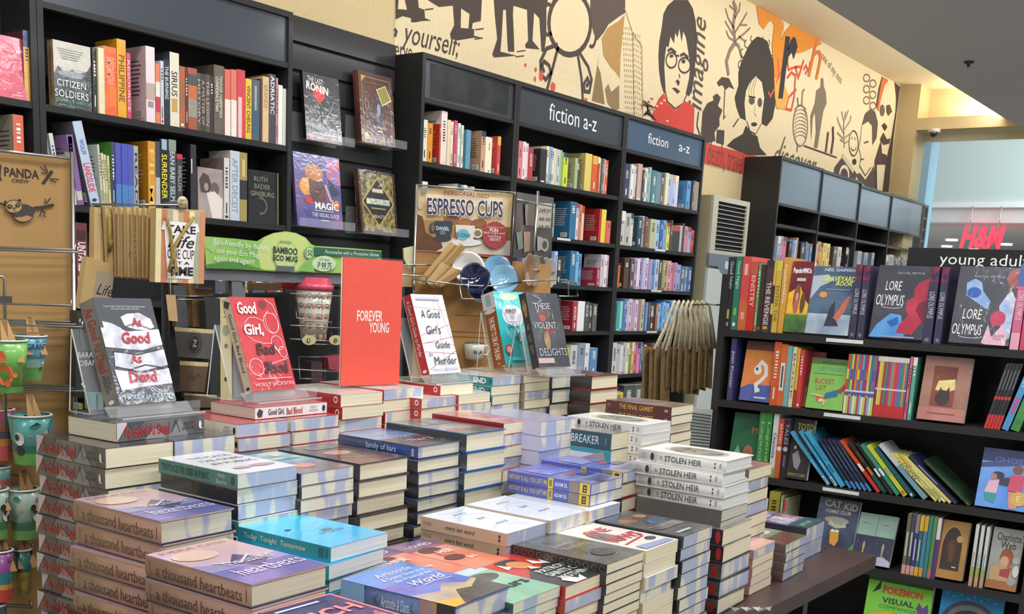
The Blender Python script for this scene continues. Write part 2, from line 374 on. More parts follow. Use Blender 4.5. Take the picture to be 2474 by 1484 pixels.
wpoly(QA, [(1050, 0), (1130, 50), (1230, 40), (1240, 180), (1210, 240), (1215, 275), (1260, 290), (1380, 270), (1440, 272), (1380, 255), (1382, 208), (1285, 200), (1290, 0), (1290, -60), (1050, -60)], DK)
wpoly(QA, [(1290, -60), (1440, -60), (1430, 150), (1372, 165), (1364, 212), (1342, 205), (1350, 100), (1290, 60)], DK)
wpoly(QA, [(1520, -60), (1530, 100), (1548, 280), (1512, 390), (1525, 412), (1690, 400), (1570, 370), (1580, 250), (1590, 70), (1610, 70), (1620, 280), (1625, 370), (1670, 370), (1668, 290), (1660, 100), (1670, -60)], DK)
wpoly(QA, [(1660, -60), (1920, -60), (1900, 60), (1900, 250), (1885, 372), (1865, 370), (1850, 130), (1812, 90), (1800, 290), (1852, 355), (1752, 345), (1748, 320), (1770, 290), (1762, 70), (1662, 40)], DK)
for y, x0 in ((62, 1030), (272, 1385), (205, 1390), (362, 1690), (400, 1680)): wline(QA, [(x0, y + 8), (x0 + 60, y)], .006, DK)
wtext('yourself;', QA, (862, 245), (1278, 358), .135, DK, s=.35)
wtext('erve', QA, (815, 366), (938, 394), .055, DK)
wline(QA, [(812, 205), (825, 225), (815, 262)], .015, DK)
O2 = '#4d4340'
wring(QB, 228, 165, 150, 228, .03, O2); wring(QB, 75, 140, 42, 110, .02, O2, 60, 290); wring(QB, 385, 250, 30, 85, .02, O2, -100, 120)
wline(QB, [(145, 335), (110, 470), (66, 640)], .022, O2); wline(QB, [(285, 390), (312, 560), (322, 725)], .022, O2)
wline(QB, [(142, 318), (60, 350), (18, 440), (20, 530), (55, 572), (92, 520), (80, 470), (45, 440), (28, 470), (45, 520)], .022, O2)
wline(QB, [(300, 382), (360, 480), (385, 572), (368, 660), (335, 655), (328, 605), (355, 560), (368, 590), (345, 622)], .022, O2)
for q in ((QB, 107, 625, 18, 36), (QA, 1750, 467, 8, 14), (QA, 1823, 500, 9, 17), (QA, 1862, 545, 14, 36), (QA, 1818, 568, 8, 20), (QB, 340, 720, 15, 18), (QB, 22, 545, 12, 30)): well(*q, '#dd5a42')
wpoly(QB, [(378, -60), (625, -60), (625, 92), (580, 120), (505, 175), (470, 235), (425, 290), (400, 240), (385, 180), (374, 90)], '#5c504d')
wpoly(QB, [(622, 105), (580, 150), (500, 200), (458, 275), (470, 400), (522, 482), (560, 520), (587, 562), (592, 400), (612, 200)], '#b8935a')
wpoly(QB, [(440, 378), (386, 722), (478, 748), (460, 600), (448, 520), (428, 470)], '#8f7858')
wpoly(QB, [(480, 640), (505, 600), (525, 660), (582, 610), (582, 782), (545, 792), (500, 742)], '#94805f')
for i in range(9):
    for j in range(17):
        x = 612 + i * 15 + j * 1.2; y = 190 + j * 38 + i * (8 if i > 4 else 2)
        wline(QB, [(x, y), (x - 1, y + 20)], .008, '#b5a486')
wline(QB, [(622, 60), (680, 240), (690, 830)], .008, '#a8977a'); wline(QB, [(680, 240), (745, 330), (752, 850)], .008, '#a8977a')
HR = '#463f3d'
wpoly(QB, [(930, 40), (975, 0), (1075, 0), (1110, 60), (1130, 150), (1141, 300), (1130, 420), (1118, 560), (1102, 660), (1080, 692), (1060, 670), (1085, 560), (1092, 470), (1080, 380), (1062, 270), (1042, 222), (1030, 300), (1015, 200), (1000, 270), (985, 230), (975, 310), (950, 260), (935, 340), (920, 330), (910, 400), (905, 480), (912, 600), (916, 672), (900, 660), (880, 590), (868, 500), (864, 400), (870, 300), (888, 200), (900, 100)], HR)
wline(QB, [(914, 660), (930, 730), (985, 780), (1040, 742), (1066, 680)], .010, HR)
wring(QB, 957, 432, 38, 55, .012, HR); wring(QB, 1050, 468, 42, 54, .012, HR); wline(QB, [(990, 398), (1012, 402)], .012, HR)
wline(QB, [(930, 365), (955, 350), (990, 378)], .018, HR); wline(QB, [(1020, 400), (1045, 385), (1078, 412)], .018, HR)
well(QB, 957, 402, 14, 12, HR); well(QB, 1043, 440, 14, 15, HR); wpoly(QB, [(988, 580), (1003, 568), (1018, 590), (1006, 618)], HR)
wline(QB, [(1012, 530), (1018, 560)], .01, HR); wpoly(QB, [(960, 632), (985, 628), (1020, 655), (1000, 674), (980, 650)], HR)
wpoly(QB, [(868, 705), (905, 665), (930, 742), (988, 792), (1050, 722), (1122, 762), (1116, 972), (960, 935), (872, 892), (812, 852), (832, 780)], '#d8463c')
for i in range(34):
    x, y = 740 + (i * 37) % 200, 700 + (i * 53) % 170; well(QB, x, y, 5, 7, '#d8463c' if i % 2 else '#e9dab6')
for k in range(7): wline(QB, [(850 - k * 12, 870 - k * 12), (800 - k * 8, 800 + k * 5), (760 + k * 14, 720 + k * 9), (742 + k * 10, 760)], .007, HR)
wtext('imagine', QB, (1142, 790), (1178, 128), .25, '#5a4f4a', s=.3)
wline(QB, [(1152, 800), (1140, 900), (1165, 978)], .014, O2)
TR = '#8b7b70'
wline(QB, [(1368, 540), (1352, 440), (1378, 360), (1415, 305), (1400, 180), (1420, 60), (1400, 10)], .035, TR)
wline(QB, [(1415, 310), (1440, 330), (1465, 420)], .025, TR)
for l in ([(1410, 240), (1460, 160), (1500, 90)], [(1405, 200), (1365, 130), (1345, 60)], [(1412, 130), (1445, 70), (1450, 20)], [(1420, 290), (1480, 240), (1522, 200)], [(1405, 260), (1370, 200), (1342, 150)], [(1450, 180), (1500, 180)], [(1440, 260), (1490, 300)], [(1420, 300), (1370, 270), (1350, 220)], [(1418, 80), (1375, 40)]): wline(QB, l, .013, TR)
wpoly(QB, [(1284, 592), (1318, 552), (1368, 560), (1408, 640), (1372, 622), (1348, 642), (1322, 608), (1300, 620)], DK); wline(QB, [(1345, 560), (1338, 700), (1332, 850), (1345, 830)], .01, DK)
wpoly(QB, [(1215, 740), (1262, 718), (1255, 690), (1285, 670), (1310, 700), (1290, 760), (1322, 790), (1300, 850), (1302, 900), (1265, 950), (1272, 1010), (1212, 1030), (1170, 960), (1182, 800)], DK)
wpoly(QB, [(1285, 930), (1337, 935), (1332, 1038), (1278, 1022)], DK)
wpoly(QB, [(1204, 1024), (1600, 1130), (1600, 1280), (1194, 1172)], '#c7473b'); wtext('death, travel', QB, (1216, 1100), (1470, 1180), .19, '#8a2f2b')
H2 = '#37332f'
wpoly(QB, [(1540, 290), (1575, 262), (1608, 272), (1645, 295), (1668, 380), (1692, 450), (1706, 560), (1712, 640), (1700, 760), (1682, 850), (1640, 905), (1604, 885), (1612, 780), (1622, 700), (1604, 590), (1565, 545), (1540, 600), (1530, 560), (1510, 640), (1490, 660), (1480, 740), (1492, 862), (1452, 845), (1425, 770), (1412, 700), (1440, 610), (1438, 520), (1458, 450), (1488, 380), (1512, 330)], H2)
for k in range(15):
    a = k * 24 + 8; x = 1575 + 118 * cos(radians(a)); y = 480 - 210 * sin(radians(a)); wring(QB, x, y, 20, 30, .007, H2, a - 100, a + 120)
wpoly(QB, [(1355, 1045), (1400, 1000), (1470, 960), (1492, 900), (1535, 962), (1572, 975), (1592, 1060), (1640, 1112), (1500, 1112)], H2)
wpoly(QB, [(1492, 650), (1515, 600), (1560, 545), (1604, 590), (1622, 700), (1612, 780), (1600, 880), (1560, 962), (1520, 940), (1490, 860), (1480, 740)], '#e9dab6')
well(QB, 1532, 722, 22, 30, '#5a524b'); well(QB, 1590, 735, 17, 34, '#5a524b'); well(QB, 1549, 892, 22, 15, H2); wline(QB, [(1508, 690), (1560, 700)], .01, H2); wline(QB, [(1556, 760), (1552, 820), (1565, 835)], .008, '#8a7d70')
for dx in (0, 18, 34): wline(QB, [(1540 + dx, 545), (1512 + dx, 640), (1515 + dx, 700)], .006, H2)
wline(QB, [(1500, 870), (1520, 940), (1560, 962), (1600, 890)], .008, H2); wline(QB, [(1440, 850), (1400, 910)], .01, H2)
OR = '#e08f2a'
wpoly(QC, [(218, 38), (404, 145), (408, 200), (396, 292), (422, 230), (472, 172), (640, 265), (690, 312), (660, 330), (612, 345), (560, 372), (512, 385), (482, 370), (452, 330), (412, 400), (402, 560), (402, 700), (372, 790), (350, 700), (345, 500), (330, 330), (346, 182), (325, 145), (300, 165), (272, 212), (238, 172)], OR)
wpoly(QC, [(345, 560), (400, 560), (455, 700), (420, 790), (360, 770)], '#e6ad52'); wpoly(QC, [(415, 155), (455, 175), (410, 240)], '#e9dab6')
wtext('r', QC, (385, 475), (505, 495), .46, '#2c2a33', s=.25, b=.02); wtext('h', QC, (600, 385), (685, 420), .34, '#d9762c', s=.3)
for l in ([(370, 420), (380, 520), (360, 600), (400, 500)], [(440, 420), (450, 500), (500, 480), (540, 480)], [(440, 560), (470, 520), (500, 540), (490, 700), (470, 790), (430, 780), (450, 700), (505, 640)], [(500, 480), (520, 560), (545, 480), (560, 430)], [(560, 500), (575, 470), (590, 500), (570, 530)], [(595, 540), (605, 440)], [(305, 660), (320, 692), (345, 640)]): wline(QC, l, .02, '#d9553f')
wtext('one of my mos', QC, (690, 400), (830, 590), .09, '#9c9079', s=.3)
HG = '#8c8474'
wring(QC, 535, 900, 52, 148, .014, HG)
for k in range(9): wline(QC, arc(535, 800 + k * 26, 44, 40, 200, 340, 8), .007, HG)
wline(QC, [(545, 760), (550, 660), (565, 640)], .02, HG); wline(QC, [(520, 770), (515, 700)], .02, HG); wline(QC, [(515, 1040), (510, 1090)], .02, HG)
wpoly(QC, [(683, 562), (698, 560), (702, 620), (716, 660), (722, 740), (698, 800), (690, 850), (672, 960), (656, 1062), (634, 1060), (648, 950), (642, 800), (622, 850), (612, 1010), (608, 830), (640, 740), (650, 650), (680, 625)], '#7d7161')
wline(QC, [(560, 1045), (795, 1130)], .012, DK)
wline(QC, [(734, 945), (728, 1000), (716, 1092)], .035, DK); wline(QC, [(768, 908), (770, 1000), (755, 1102)], .04, DK); well(QC, 736, 962, 4, 12, '#b5443a')
wtext('discover', QC, (345, 1095), (650, 1190), .19, '#6b6258', s=.5); wline(QC, [(375, 1140), (425, 980)], .015, '#6b6258')
for l in ([(850, 1060), (845, 900), (860, 800)], [(848, 960), (810, 880), (800, 840)], [(850, 930), (890, 870), (900, 830)], [(848, 1000), (800, 950)], [(850, 990), (905, 950)], [(850, 880), (830, 800)], [(855, 860), (880, 790)], [(850, 1020), (820, 1000)], [(850, 1030), (880, 1010)]): wline(QC, l, .016, '#a39a86')
wring(QC, 916, 1028, 33, 90, .012, DK); wring(QC, 916, 1040, 20, 40, .008, DK, 20, 160); wline(QC, [(905, 980), (905, 1000)], .01, DK); wline(QC, [(926, 984), (926, 1004)], .01, DK)
wpoly(QC, [(975, 900), (1000, 815), (1035, 782), (1070, 800), (1090, 880), (1080, 990), (1052, 1040), (1050, 900), (1020, 870)], '#5b4b45'); wline(QC, [(975, 900), (965, 1000), (952, 1060), (970, 1130), (960, 1190), (1000, 1260), (1040, 1200)], .009, DK)
wline(QC, [(992, 1025), (1022, 1015)], .014, DK); wline(QC, [(965, 1145), (990, 1140)], .01, DK)
wpoly(QC, [(930, 1250), (960, 1240), (1000, 1290), (1040, 1230), (1060, 1190), (1075, 1345), (1030, 1352), (960, 1300)], '#54484a')
wpoly(QC, [(780, 1200), (825, 1140), (850, 1120), (900, 1200), (935, 1240), (930, 1300), (900, 1300), (870, 1290), (790, 1260), (775, 1250)], '#4b4446'); wring(QC, 848, 1255, 32, 60, .03, '#e9dab6'); wline(QC, [(835, 1115), (915, 1230)], .04, '#cfc4ac'); well(QC, 922, 1160, 14, 22, '#2b2733')
wpoly(QC, [(1095, 640), (1120, 550), (1160, 572), (1135, 620), (1110, 700), (1095, 800), (1078, 760)], '#55463f'); wpoly(QC, [(1122, 555), (1165, 580), (1140, 610), (1115, 700), (1095, 790), (1085, 780), (1100, 680)], '#e0703a')
wpoly(QC, [(1210, 590), (1248, 622), (1205, 960), (1165, 1375), (1125, 1372), (1150, 1150), (1185, 1000), (1218, 800), (1222, 700)], '#4a3b33')
well(QC, 1122, 792, 17, 42, '#6a5848'); wpoly(QC, [(1152, 755), (1175, 750), (1192, 800), (1165, 832), (1152, 800)], '#5a4838'); wpoly(QC, [(1118, 900), (1138, 880), (1158, 910), (1140, 940)], '#3c2f2a'); wpoly(QC, [(1105, 1000), (1130, 950), (1155, 1000), (1180, 990), (1172, 1030), (1130, 1040)], '#4a3d36')
wpoly(QC, [(1068, 1150), (1112, 1010), (1120, 1100), (1150, 1110), (1160, 1180), (1082, 1180), (1085, 1360), (1068, 1350)], '#4a3b3b')
for k in range(6): wring(QC, 1010 + (k % 2) * 45, 560 + k * 40, 22, 26, .012, '#7d7160')
tag(mm.build('wall_mural'), 'cream printed mural of dark portraits, silhouettes and lettering above the bookcases', 'mural', kind='structure')
# ================================================================ bookcases on the wall
BLK, BL2, SLATE = mat('#0c0d0f', 'wood'), mat('#070708', 'matte'), mat('#28323e', 'gloss')
def bookcase(name, label, x0, x1, yf, yb, ztop, shelves, hdr, group=None, header_art=None, hdrmat=None, cat='bookcase', th=.022):
    t = thing(name, label, cat, Matrix.Translation((x0, yf, 0)), group); W, D = x1 - x0, yb - yf; s = .022
    for nm, a in (('side_panel', 0), ('side_panel', W - s)): b = MB(); b.box((a, 0, 0), (a + s, D, ztop), BLK); b.build(nm, t)
    b = MB(); b.box((s, D - .008, 0), (W - s, D, ztop - .02), BL2); b.build('back_panel', t)
    b = MB(); b.box((s, 0, ztop - .022), (W - s, D - .008, ztop), BLK); b.build('top_panel', t)
    for z in shelves: b = MB(); b.box((s, .003, z - th), (W - s, D - .008, z), BLK); b.build('shelf', t)
    if hdr:
        b = MB(); b.box((s, .012, hdr + .012), (W - s, .022, ztop - .022), hdrmat or SLATE); b.box((s, .002, hdr - .008), (W - s, .03, hdr + .012), BLK)
        if header_art: art(b, (s, .012, hdr + .012), X_, Z_, W - 2 * s, ztop - .034 - hdr, header_art, 'matte')
        b.build('header_panel', t)
    return t
def spine_deco(col, rnd, tcol=None):
    d = []; L = tcol or ('#f2efe6' if sum(rgb(col)[:3]) < .9 else '#2b2b30'); k = rnd.random()
    if k < .75: a_ = rnd.uniform(.1, .2); n_ = rnd.randint(3, 9); d += [('r', a_ + j * .05, .3, a_ + j * .05 + rnd.uniform(.015, .035), .7, L) for j in range(n_)]
    if k < .5: d.append(('r', .72, .4, .9, .6, L))
    if rnd.random() < .3: d.append(('r', .93, .25, .97, .75, rnd.choice(('#f0efe8', '#1d1d22', '#c8402f'))))
    if rnd.random() < .13: d.append(('r', 0, 0, rnd.uniform(.1, .3), 1, rnd.choice(('#e9e4d6', '#2c3d66', '#b8402f', '#e0b040'))))
    return d
def back_deco(col, rnd):
    L = '#e4e0d6' if sum(rgb(col)[:3]) < .9 else '#4c4a48'
    return [('r', .18, .8 - i * .055, .82 - rnd.random() * .12, .815 - i * .055, L) for i in range(9)] + [('r', .55, .05, .9, .17, '#e9e7e0')] + [('r', .58 + i * .045, .065, .595 + i * .045, .155, '#33332f') for i in range(6)]
class Shelf:
    """a shelf front: P0/N plane of the spines, R to the right, D into the shelf, z of the board"""
    nm = None
    def __init__(s, P0, R, D, z, where, group, depth=.13): s.P0, s.R, s.D, s.z, s.where, s.group, s.depth, s.n = Vector(P0), Vector(R), Vector(D), z, where, group, depth, 0
    def s_at(s, p): q = onp(p, s.P0, s.D); return (q - s.P0).dot(s.R), q.z
    def put(s, a, T, H, col, lean=0, set=0.0, W=None, t=None, desc=None, **kw):
        s.n += 1; rnd = random.Random(s.n * 13 + int(s.z * 100)); W = W or s.depth - rnd.random() * .01
        T = max(.006, round(T, 4)); H = round(H, 3); W = round(W, 3)
        if t: kw['sp'] = [('t', t[0], t[2] if len(t) > 2 else .5, .5, t[3] if len(t) > 3 else .78, .62, t[1], {'b': .01})] + list(kw.get('sp', []))
        elif 'sp' not in kw: kw['sp'] = spine_deco(col, rnd)
        if 'bk' not in kw: kw['bk'] = back_deco(kw.get('back') or col, rnd)
        kw.setdefault('skin', 'wrap' if rnd.random() < .45 else 'gloss')
        kw.setdefault('pages', rnd.choice(('cream', 'cream', 'white')))
        if kw.get('back') is None: kw.pop('back', None)
        O = s.P0 + s.R * a + s.D * set; O.z = s.z + .0006
        r = radians(lean); y = Z_ * cos(r) - s.R * sin(r); z = s.R * cos(r) + Z_ * sin(r)    # lean > 0: head to the left
        if lean < 0: O = O + Z_ * (T * sin(-r))
        d = desc or '%s %s' % (('slim' if T < .014 else 'thick' if T > .034 else 'medium'), cname(kw.get('spine') or col))
        lab = '%s book, %s from left, %s' % (d, ORD[min(s.n - 1, 49)], s.where)
        kw['cover'] = col
        return book(lab, frame(O, s.D, y, z), H, W, T, s.group, name=s.nm, **kw)
    def px(s, p0, p1, items):
        """items (x_left, x_right, y_top, colour, opts) in photo pixels along the base line p0 -> p1"""
        for it in items:
            xl, xr, yt, col = it[:4]; o = dict(it[4]) if len(it) > 4 else {}
            f = lambda x: p0[1] + (p1[1] - p0[1]) * (x - p0[0]) / (p1[0] - p0[0])
            a, _ = s.s_at((xl, f(xl))); c, _ = s.s_at((xr, f(xr))); dx = (f(xl) - yt) * o.pop('dx', .03)
            _, zt = s.s_at(((xl + xr) / 2 + dx, yt)); s.put(a, c - a - .0008, (zt - s.z) / cos(radians(o.get('lean', 0))), col, **o)
    def rel(s, p0, p1, txt, hmul=1.0, **kw):
        """txt: 'colour:width[:height_mm]' list; '_' is a gap; stretched between photo points p0 and p1"""
        its = [q.split(':') for q in txt.split()]; tot = sum(float(q[1]) for q in its); a, _ = s.s_at(p0); c, _ = s.s_at(p1); k = (c - a) / tot; rnd = random.Random(int(s.z * 1000) + len(its))
        for q in its:
            w_ = float(q[1]) * k
            if q[0] != '_':
                H = float(q[2]) / 1000 if len(q) > 2 else rnd.uniform(.178, .2)
                s.put(a, w_ - .0008, H * hmul, '#' + q[0], set=rnd.uniform(0, .012), **kw)
            a += w_
def faceout(label, p, plane_P0, R, D, z, W, H, T, group, tilt=12, yaw=0, **kw):
    """front cover towards the room; p = photo point of the lower left front corner"""
    q = onp(p, Vector(plane_P0), Vector(D)); O = Vector((q.x, q.y, z if z is not None else q.z)); r = radians(tilt)
    Rr = Matrix.Rotation(radians(yaw), 3, 'Z') @ Vector(R); Dr = Matrix.Rotation(radians(yaw), 3, 'Z') @ Vector(D)
    y = Z_ * cos(r) + Dr * sin(r); zz = Rr.cross(y)
    kw.setdefault('skin', 'wrap')
    return book(label, frame(O - zz * T, Rr, y, zz), H, W, T, group, **kw)
YF, YB = 3.5, 3.69
ZT = 2.437
WH = '%s shelf, %s'
# --- far left unit (only its right edge shows) and the big left unit
bookcase('bookcase', 'black bookcase cut off by the left edge of the photo', 1.0, 1.966, YF, YB, ZT + .25, [2.0 - .075, 1.61, 1.29, .97, .65, .33, .06], 2.25 + .2)
bookcase('bookcase', 'wide black bookcase left of the slatted panel with blank slate header', 1.968, 3.045, YF, YB, ZT + .0, [1.925, 1.61, 1.29, .97, .65, .33, .06], 2.232)
g1 = 'books in the left bookcase'
s = Shelf((0, YF + .012, 0), X_, Y_, 1.925, WH % ('top', 'far left bookcase'), g1)
faceout('pink-red paperback facing out at the left photo edge, top shelf', (-26, 236), (0, YF + .01, 0), X_, Y_, 1.926, .125, .19, .02, g1, tilt=4, cover='#c8445a', pages='white', front=[('t', 'gh', .9, .78, .22, .07, '#f3d9c0'), ('t', 'S', .95, .5, .07, .05, '#3a2030'), ('l', arc(.93, .43, .06, .05, 0, 360), .012, '#3a2030'), ('r', .6, .05, .9, .07, '#e7a0a0')])
s.px((0, 240), (86, 246), [(60, 76, 77, '#d9a04a', dict(back='#6a3a40|#3a2228|9', desc='gold-spined brown'))])
s = Shelf((0, YF + .012, 0), X_, Y_, 1.61, WH % ('second', 'far left bookcase'), g1)
s.px((0, 440), (86, 452), [(37, 62, 280, '#d9603c', dict(back='#b5a78c', desc='thick orange-red'))])
s = Shelf((0, YF + .012, 0), X_, Y_, 1.925, WH % ('top', 'left bookcase'), g1, depth=.135)
faceout('grey cover with treeline and white serif title, left end of the top shelf', (133, 252), (0, YF + .012, 0), X_, Y_, 1.926, .135, .21, .035, g1, tilt=1, cover='#b9b6ae', spine='#c9a87e|#a98a62|30', pages='cream', skin='wrap',
        front=[('r', 0, 0, 1, .5, '#2f3a3a'), ('r', 0, .6, 1, 1, '#c4bfb2'), ('p', [(0, .5), (.12, .62), (.3, .53), (.5, .6), (.62, .54), (.85, .6), (1, .66), (1, .4), (0, .4)], '#4a4f55'), ('e', .5, .52, .4, .05, '#8e9094'), ('p', [(.75, .48), (.9, .62), (1, .72), (1, .45)], '#2a2a2e')] + [('r', .1 + .03 * i, .88 - .035 * i, .8 - .04 * i, .892 - .035 * i, '#8d8a84') for i in range(5)] +
        [('t', 'CITIZEN', .45, .37, .78, .1, '#e8e6df'), ('t', 'SOLDIERS', .45, .21, .9, .11, '#e8e6df'), ('t', 'STEPHEN E. AMBROSE', .5, .1, .95, .045, '#5fa06a'), ('r', .1, .03, .8, .037, '#8a8a88')], sp=[('r', .1, .3, .8, .6, '#9a7a52')])
s.n = 1
s.px((107, 258), (696, 352), [
    (230, 240, 118, '#2c2a26', dict(set=.01)), (240, 254, 118, '#e8dcb2', dict(set=.0)), (254, 284, 116, '#e2552e|#e87a3c|20', dict(t=('SAM CARMONA', '#f6b890', .35, .4), back='#e9dfc0')),
    (285, 307, 98, '#e3a024', dict(t=('PHILIPPINE', '#6b4a10', .5, .6), back='#d8941c')), (308, 318, 130, '#c8475c', dict(t=('RESOURCE', '#f0c8cc'))), (354, 376, 115, '#e6d6d8', dict(back='#dccdd0|#e9dcdc|12', W=.15, sp=[('r', .48, 0, .7, 1, '#b9a79a'), ('r', .72, .2, .8, .8, '#9a8c8c')], desc='thick pale pink')),
    (377, 388, 156, '#e6805c', dict(sp=[('r', .3, 0, .55, 1, '#f1e6da'), ('r', .55, 0, .8, 1, '#c8344a')])), (389, 397, 149, '#c6cbd2'), (397, 411, 146, '#27303a', dict(t=('THE BURNING', '#d8dde0', .35, .5))), (411, 434, 129, '#e8e1c8', dict(t=('SIRIUS', '#33373a', .42, .34), sp=[('r', .62, .2, .8, .8, '#c9a45c')], back='#39424c')),
    (434, 448, 162, '#8a6a52|#b8643c|25'), (448, 455, 164, '#6b2a2a'), (455, 477, 166, '#a8583a', dict(sp=[('r', .1, 0, .28, 1, '#4a5058'), ('r', .28, 0, .5, 1, '#c8703c'), ('r', .5, 0, .8, 1, '#9a9488')])), (477, 486, 178, '#55504c', dict(t=('HISTORY', '#b9b4ac'))), (486, 497, 180, '#4c3f3c', dict(t=('A MATTER OF', '#b9a89c'))), (497, 508, 182, '#574842', dict(t=('THE LEGION', '#c4b6aa'))), (508, 516, 185, '#3c3634'),
    (517, 542, 160, '#6f6458|#5c5248|8', dict(sp=[('t', 'MAGGIE HABERMAN', .45, .68, .6, .3, '#d8cfc0', {'b': .01}), ('t', 'CONFIDENCE MAN', .42, .3, .5, .3, '#ece6da', {'b': .01})], back='#5c554c')),
    (543, 557, 169, '#dd6a58', dict(sp=[('r', .45, 0, 1, 1, '#f0e4da')])), (558, 572, 170, '#df7664', dict(sp=[('r', .45, 0, 1, 1, '#f0e4da')])), (573, 592, 170, '#d23c48', dict(sp=[('r', .4, .1, 1, .6, '#e9c0bc')])), (593, 608, 192, '#e0bc38', dict(t=('VINCENT CHEUNG', '#5a4410'))), (609, 627, 194, '#4c5a60', dict(sp=[('r', .4, 0, .9, 1, '#33586a'), ('r', .1, .3, .5, .6, '#9aa4a0')])), (628, 633, 192, '#4a2428'),
    (634, 649, 187, '#dcb98c', dict(t=('BRANDS', '#a8845a', .3, .35))), (650, 665, 181, '#3b3a46', dict(t=('ADRIATIC', '#f2f2f4', .3, .55), back='#7a5a3c')), (666, 671, 190, '#b8848a'), (672, 682, 207, '#e9e6dc'), (683, 692, 216, '#dedbd0'), (693, 700, 237, '#85857c')])
s = Shelf((0, YF + .012, 0), X_, Y_, 1.61, WH % ('second', 'left bookcase'), g1, depth=.135)
s.px((175, 490), (698, 552), [(116, 124, 330, '#3f4650', dict(lean=9)), (128, 140, 326, '#8c9096', dict(lean=9, sp=[('r', 0, 0, .15, 1, '#dcdcd8')])), (146, 156, 328, '#ccccc6', dict(lean=9)), (176, 186, 333, '#d4cfae', dict(lean=3)), (188, 204, 332, '#84589a', dict(lean=9, back='#9a74ae', sp=[('r', .8, .1, .93, .9, '#c9c0ac')])),
    (220, 243, 304, '#b6c2d6', dict(lean=13, back='#6f6c78', sp=[('t', 'WOLFF', .3, .5, .18, .5, '#4a6ea8', {'b': .02}), ('t', 'LANDSLIDE', .66, .5, .34, .7, '#d2434c', {'b': .02}), ('e', .93, .5, .02, .25, '#33415e')])),
    (247, 252, 352, '#c4c8b4', dict(lean=4)), (253, 258, 372, '#d8d2a4', dict(lean=3)), (259, 264, 376, '#d6cfa0', dict(lean=3)), (265, 270, 378, '#cfc898', dict(lean=2)), (271, 280, 345, '#1c2c58', dict(back='#478a2e', W=.15)), (281, 295, 347, '#4450ae', dict(sp=[('r', .62, 0, 1, 1, '#4a7cb8')])), (296, 311, 349, '#4853b2', dict(sp=[('r', .62, 0, 1, 1, '#4a7cb8')])), (311, 325, 351, '#4450ae', dict(sp=[('r', .62, 0, 1, 1, '#4a7cb8')])), (325, 336, 354, '#a8a8a4', dict(t=('READ', '#2c2c30'))),
    (359, 377, 343, '#d8962a', dict(back='#b8780f|#c4861a|6', W=.16, t=('FILM', '#f0c468'))), (377, 388, 343, '#3b3f46', dict(sp=[('r', .5, 0, .9, 1, '#b8b8b4')])), (388, 409, 338, '#17191c', dict(t=('SURRENDER', '#f2e23a', .5, .6), sp=[('r', 0, .2, .14, .8, '#9ab4c4')])), (409, 427, 339, '#39464c', dict(t=('SEAN BABY SELMA', '#d6dad8'), sp=[('r', 0, 0, .15, 1, '#8e948e')])), (428, 442, 374, '#36393c', dict(t=('PAPILLON', '#b9a8a0', .4, .4), sp=[('r', 0, 0, .08, 1, '#c4303c')])),
    (461, 475, 351, '#2b2a32', dict(back='#22222a', sp=[('r', .2, .1, .4, .3, '#c4d0dc')])),
    (541, 554, 383, '#d9d4cc', dict(back='#a58e8a|#7c6a68|8', W=.15)), (556, 579, 366, '#c4ced8', dict(back='#d4d0c6', t=('AFTER DECEIT', '#8c98a6'))), (579, 597, 370, '#a08c50', dict(sp=[('r', .4, 0, .68, 1, '#2c2c2e'), ('r', .1, .3, .35, .7, '#c9b880')]))])
faceout('pale photo-cover book showing two embracing people, second shelf of the left bookcase', (480, 512), (0, YF + .012, 0), X_, Y_, 1.611, .125, .185, .02, g1, tilt=2, cover='#b3a29a|#8f807c|6', pages='cream',
        front=[('p', [(.05, .75), (.2, .9), (.4, .85), (.5, .65), (.4, .5), (.1, .5)], '#4c4444'), ('e', .62, .6, .16, .13, '#6b5a54'), ('p', [(.3, .5), (.6, .55), (.9, .4), (.85, 0), (.5, 0)], '#ddd3c8'), ('e', .3, .62, .08, .08, '#a98a7c')])
faceout('black book with faint grey title and gold line, right end of the second shelf', (600, 530), (0, YF + .03, 0), X_, Y_, 1.611, .16, .205, .035, g1, tilt=1, cover='#191a1b', pages='grey', front=[('t', 'RUTH', .4, .84, .42, .09, '#8a8674'), ('t', 'BADER', .45, .7, .5, .09, '#8a8674'), ('t', 'GINSBURG', .45, .56, .75, .09, '#9a947c'), ('l', arc(.38, .33, .2, .15, 100, -100), .05, '#5c5d5c'), ('r', .93, 0, .96, 1, '#a8985c')])
s = Shelf((0, YF + .02, 0), X_, Y_, 1.29, WH % ('third', 'left bookcase'), g1)
s.px((185, 700), (700, 730), [(186, 214, 540, '#6b2c34', dict(lean=0, W=.15, sp=[('r', .1, .1, .22, .9, '#3a1c20'), ('t', 'UNTAMED', .45, .5, .4, .7, '#e8e0d4', {'b': .03}), ('r', .7, .1, .95, .9, '#c9b8a8')])),
    (470, 480, 662, '#4a3c2c'), (484, 505, 655, '#6c3c54'), (520, 545, 650, '#49505a'), (585, 600, 668, '#9c8a4c'), (610, 640, 660, '#2f5a6a'), (646, 662, 668, '#8b3434'), (670, 692, 664, '#c9c2b4')])
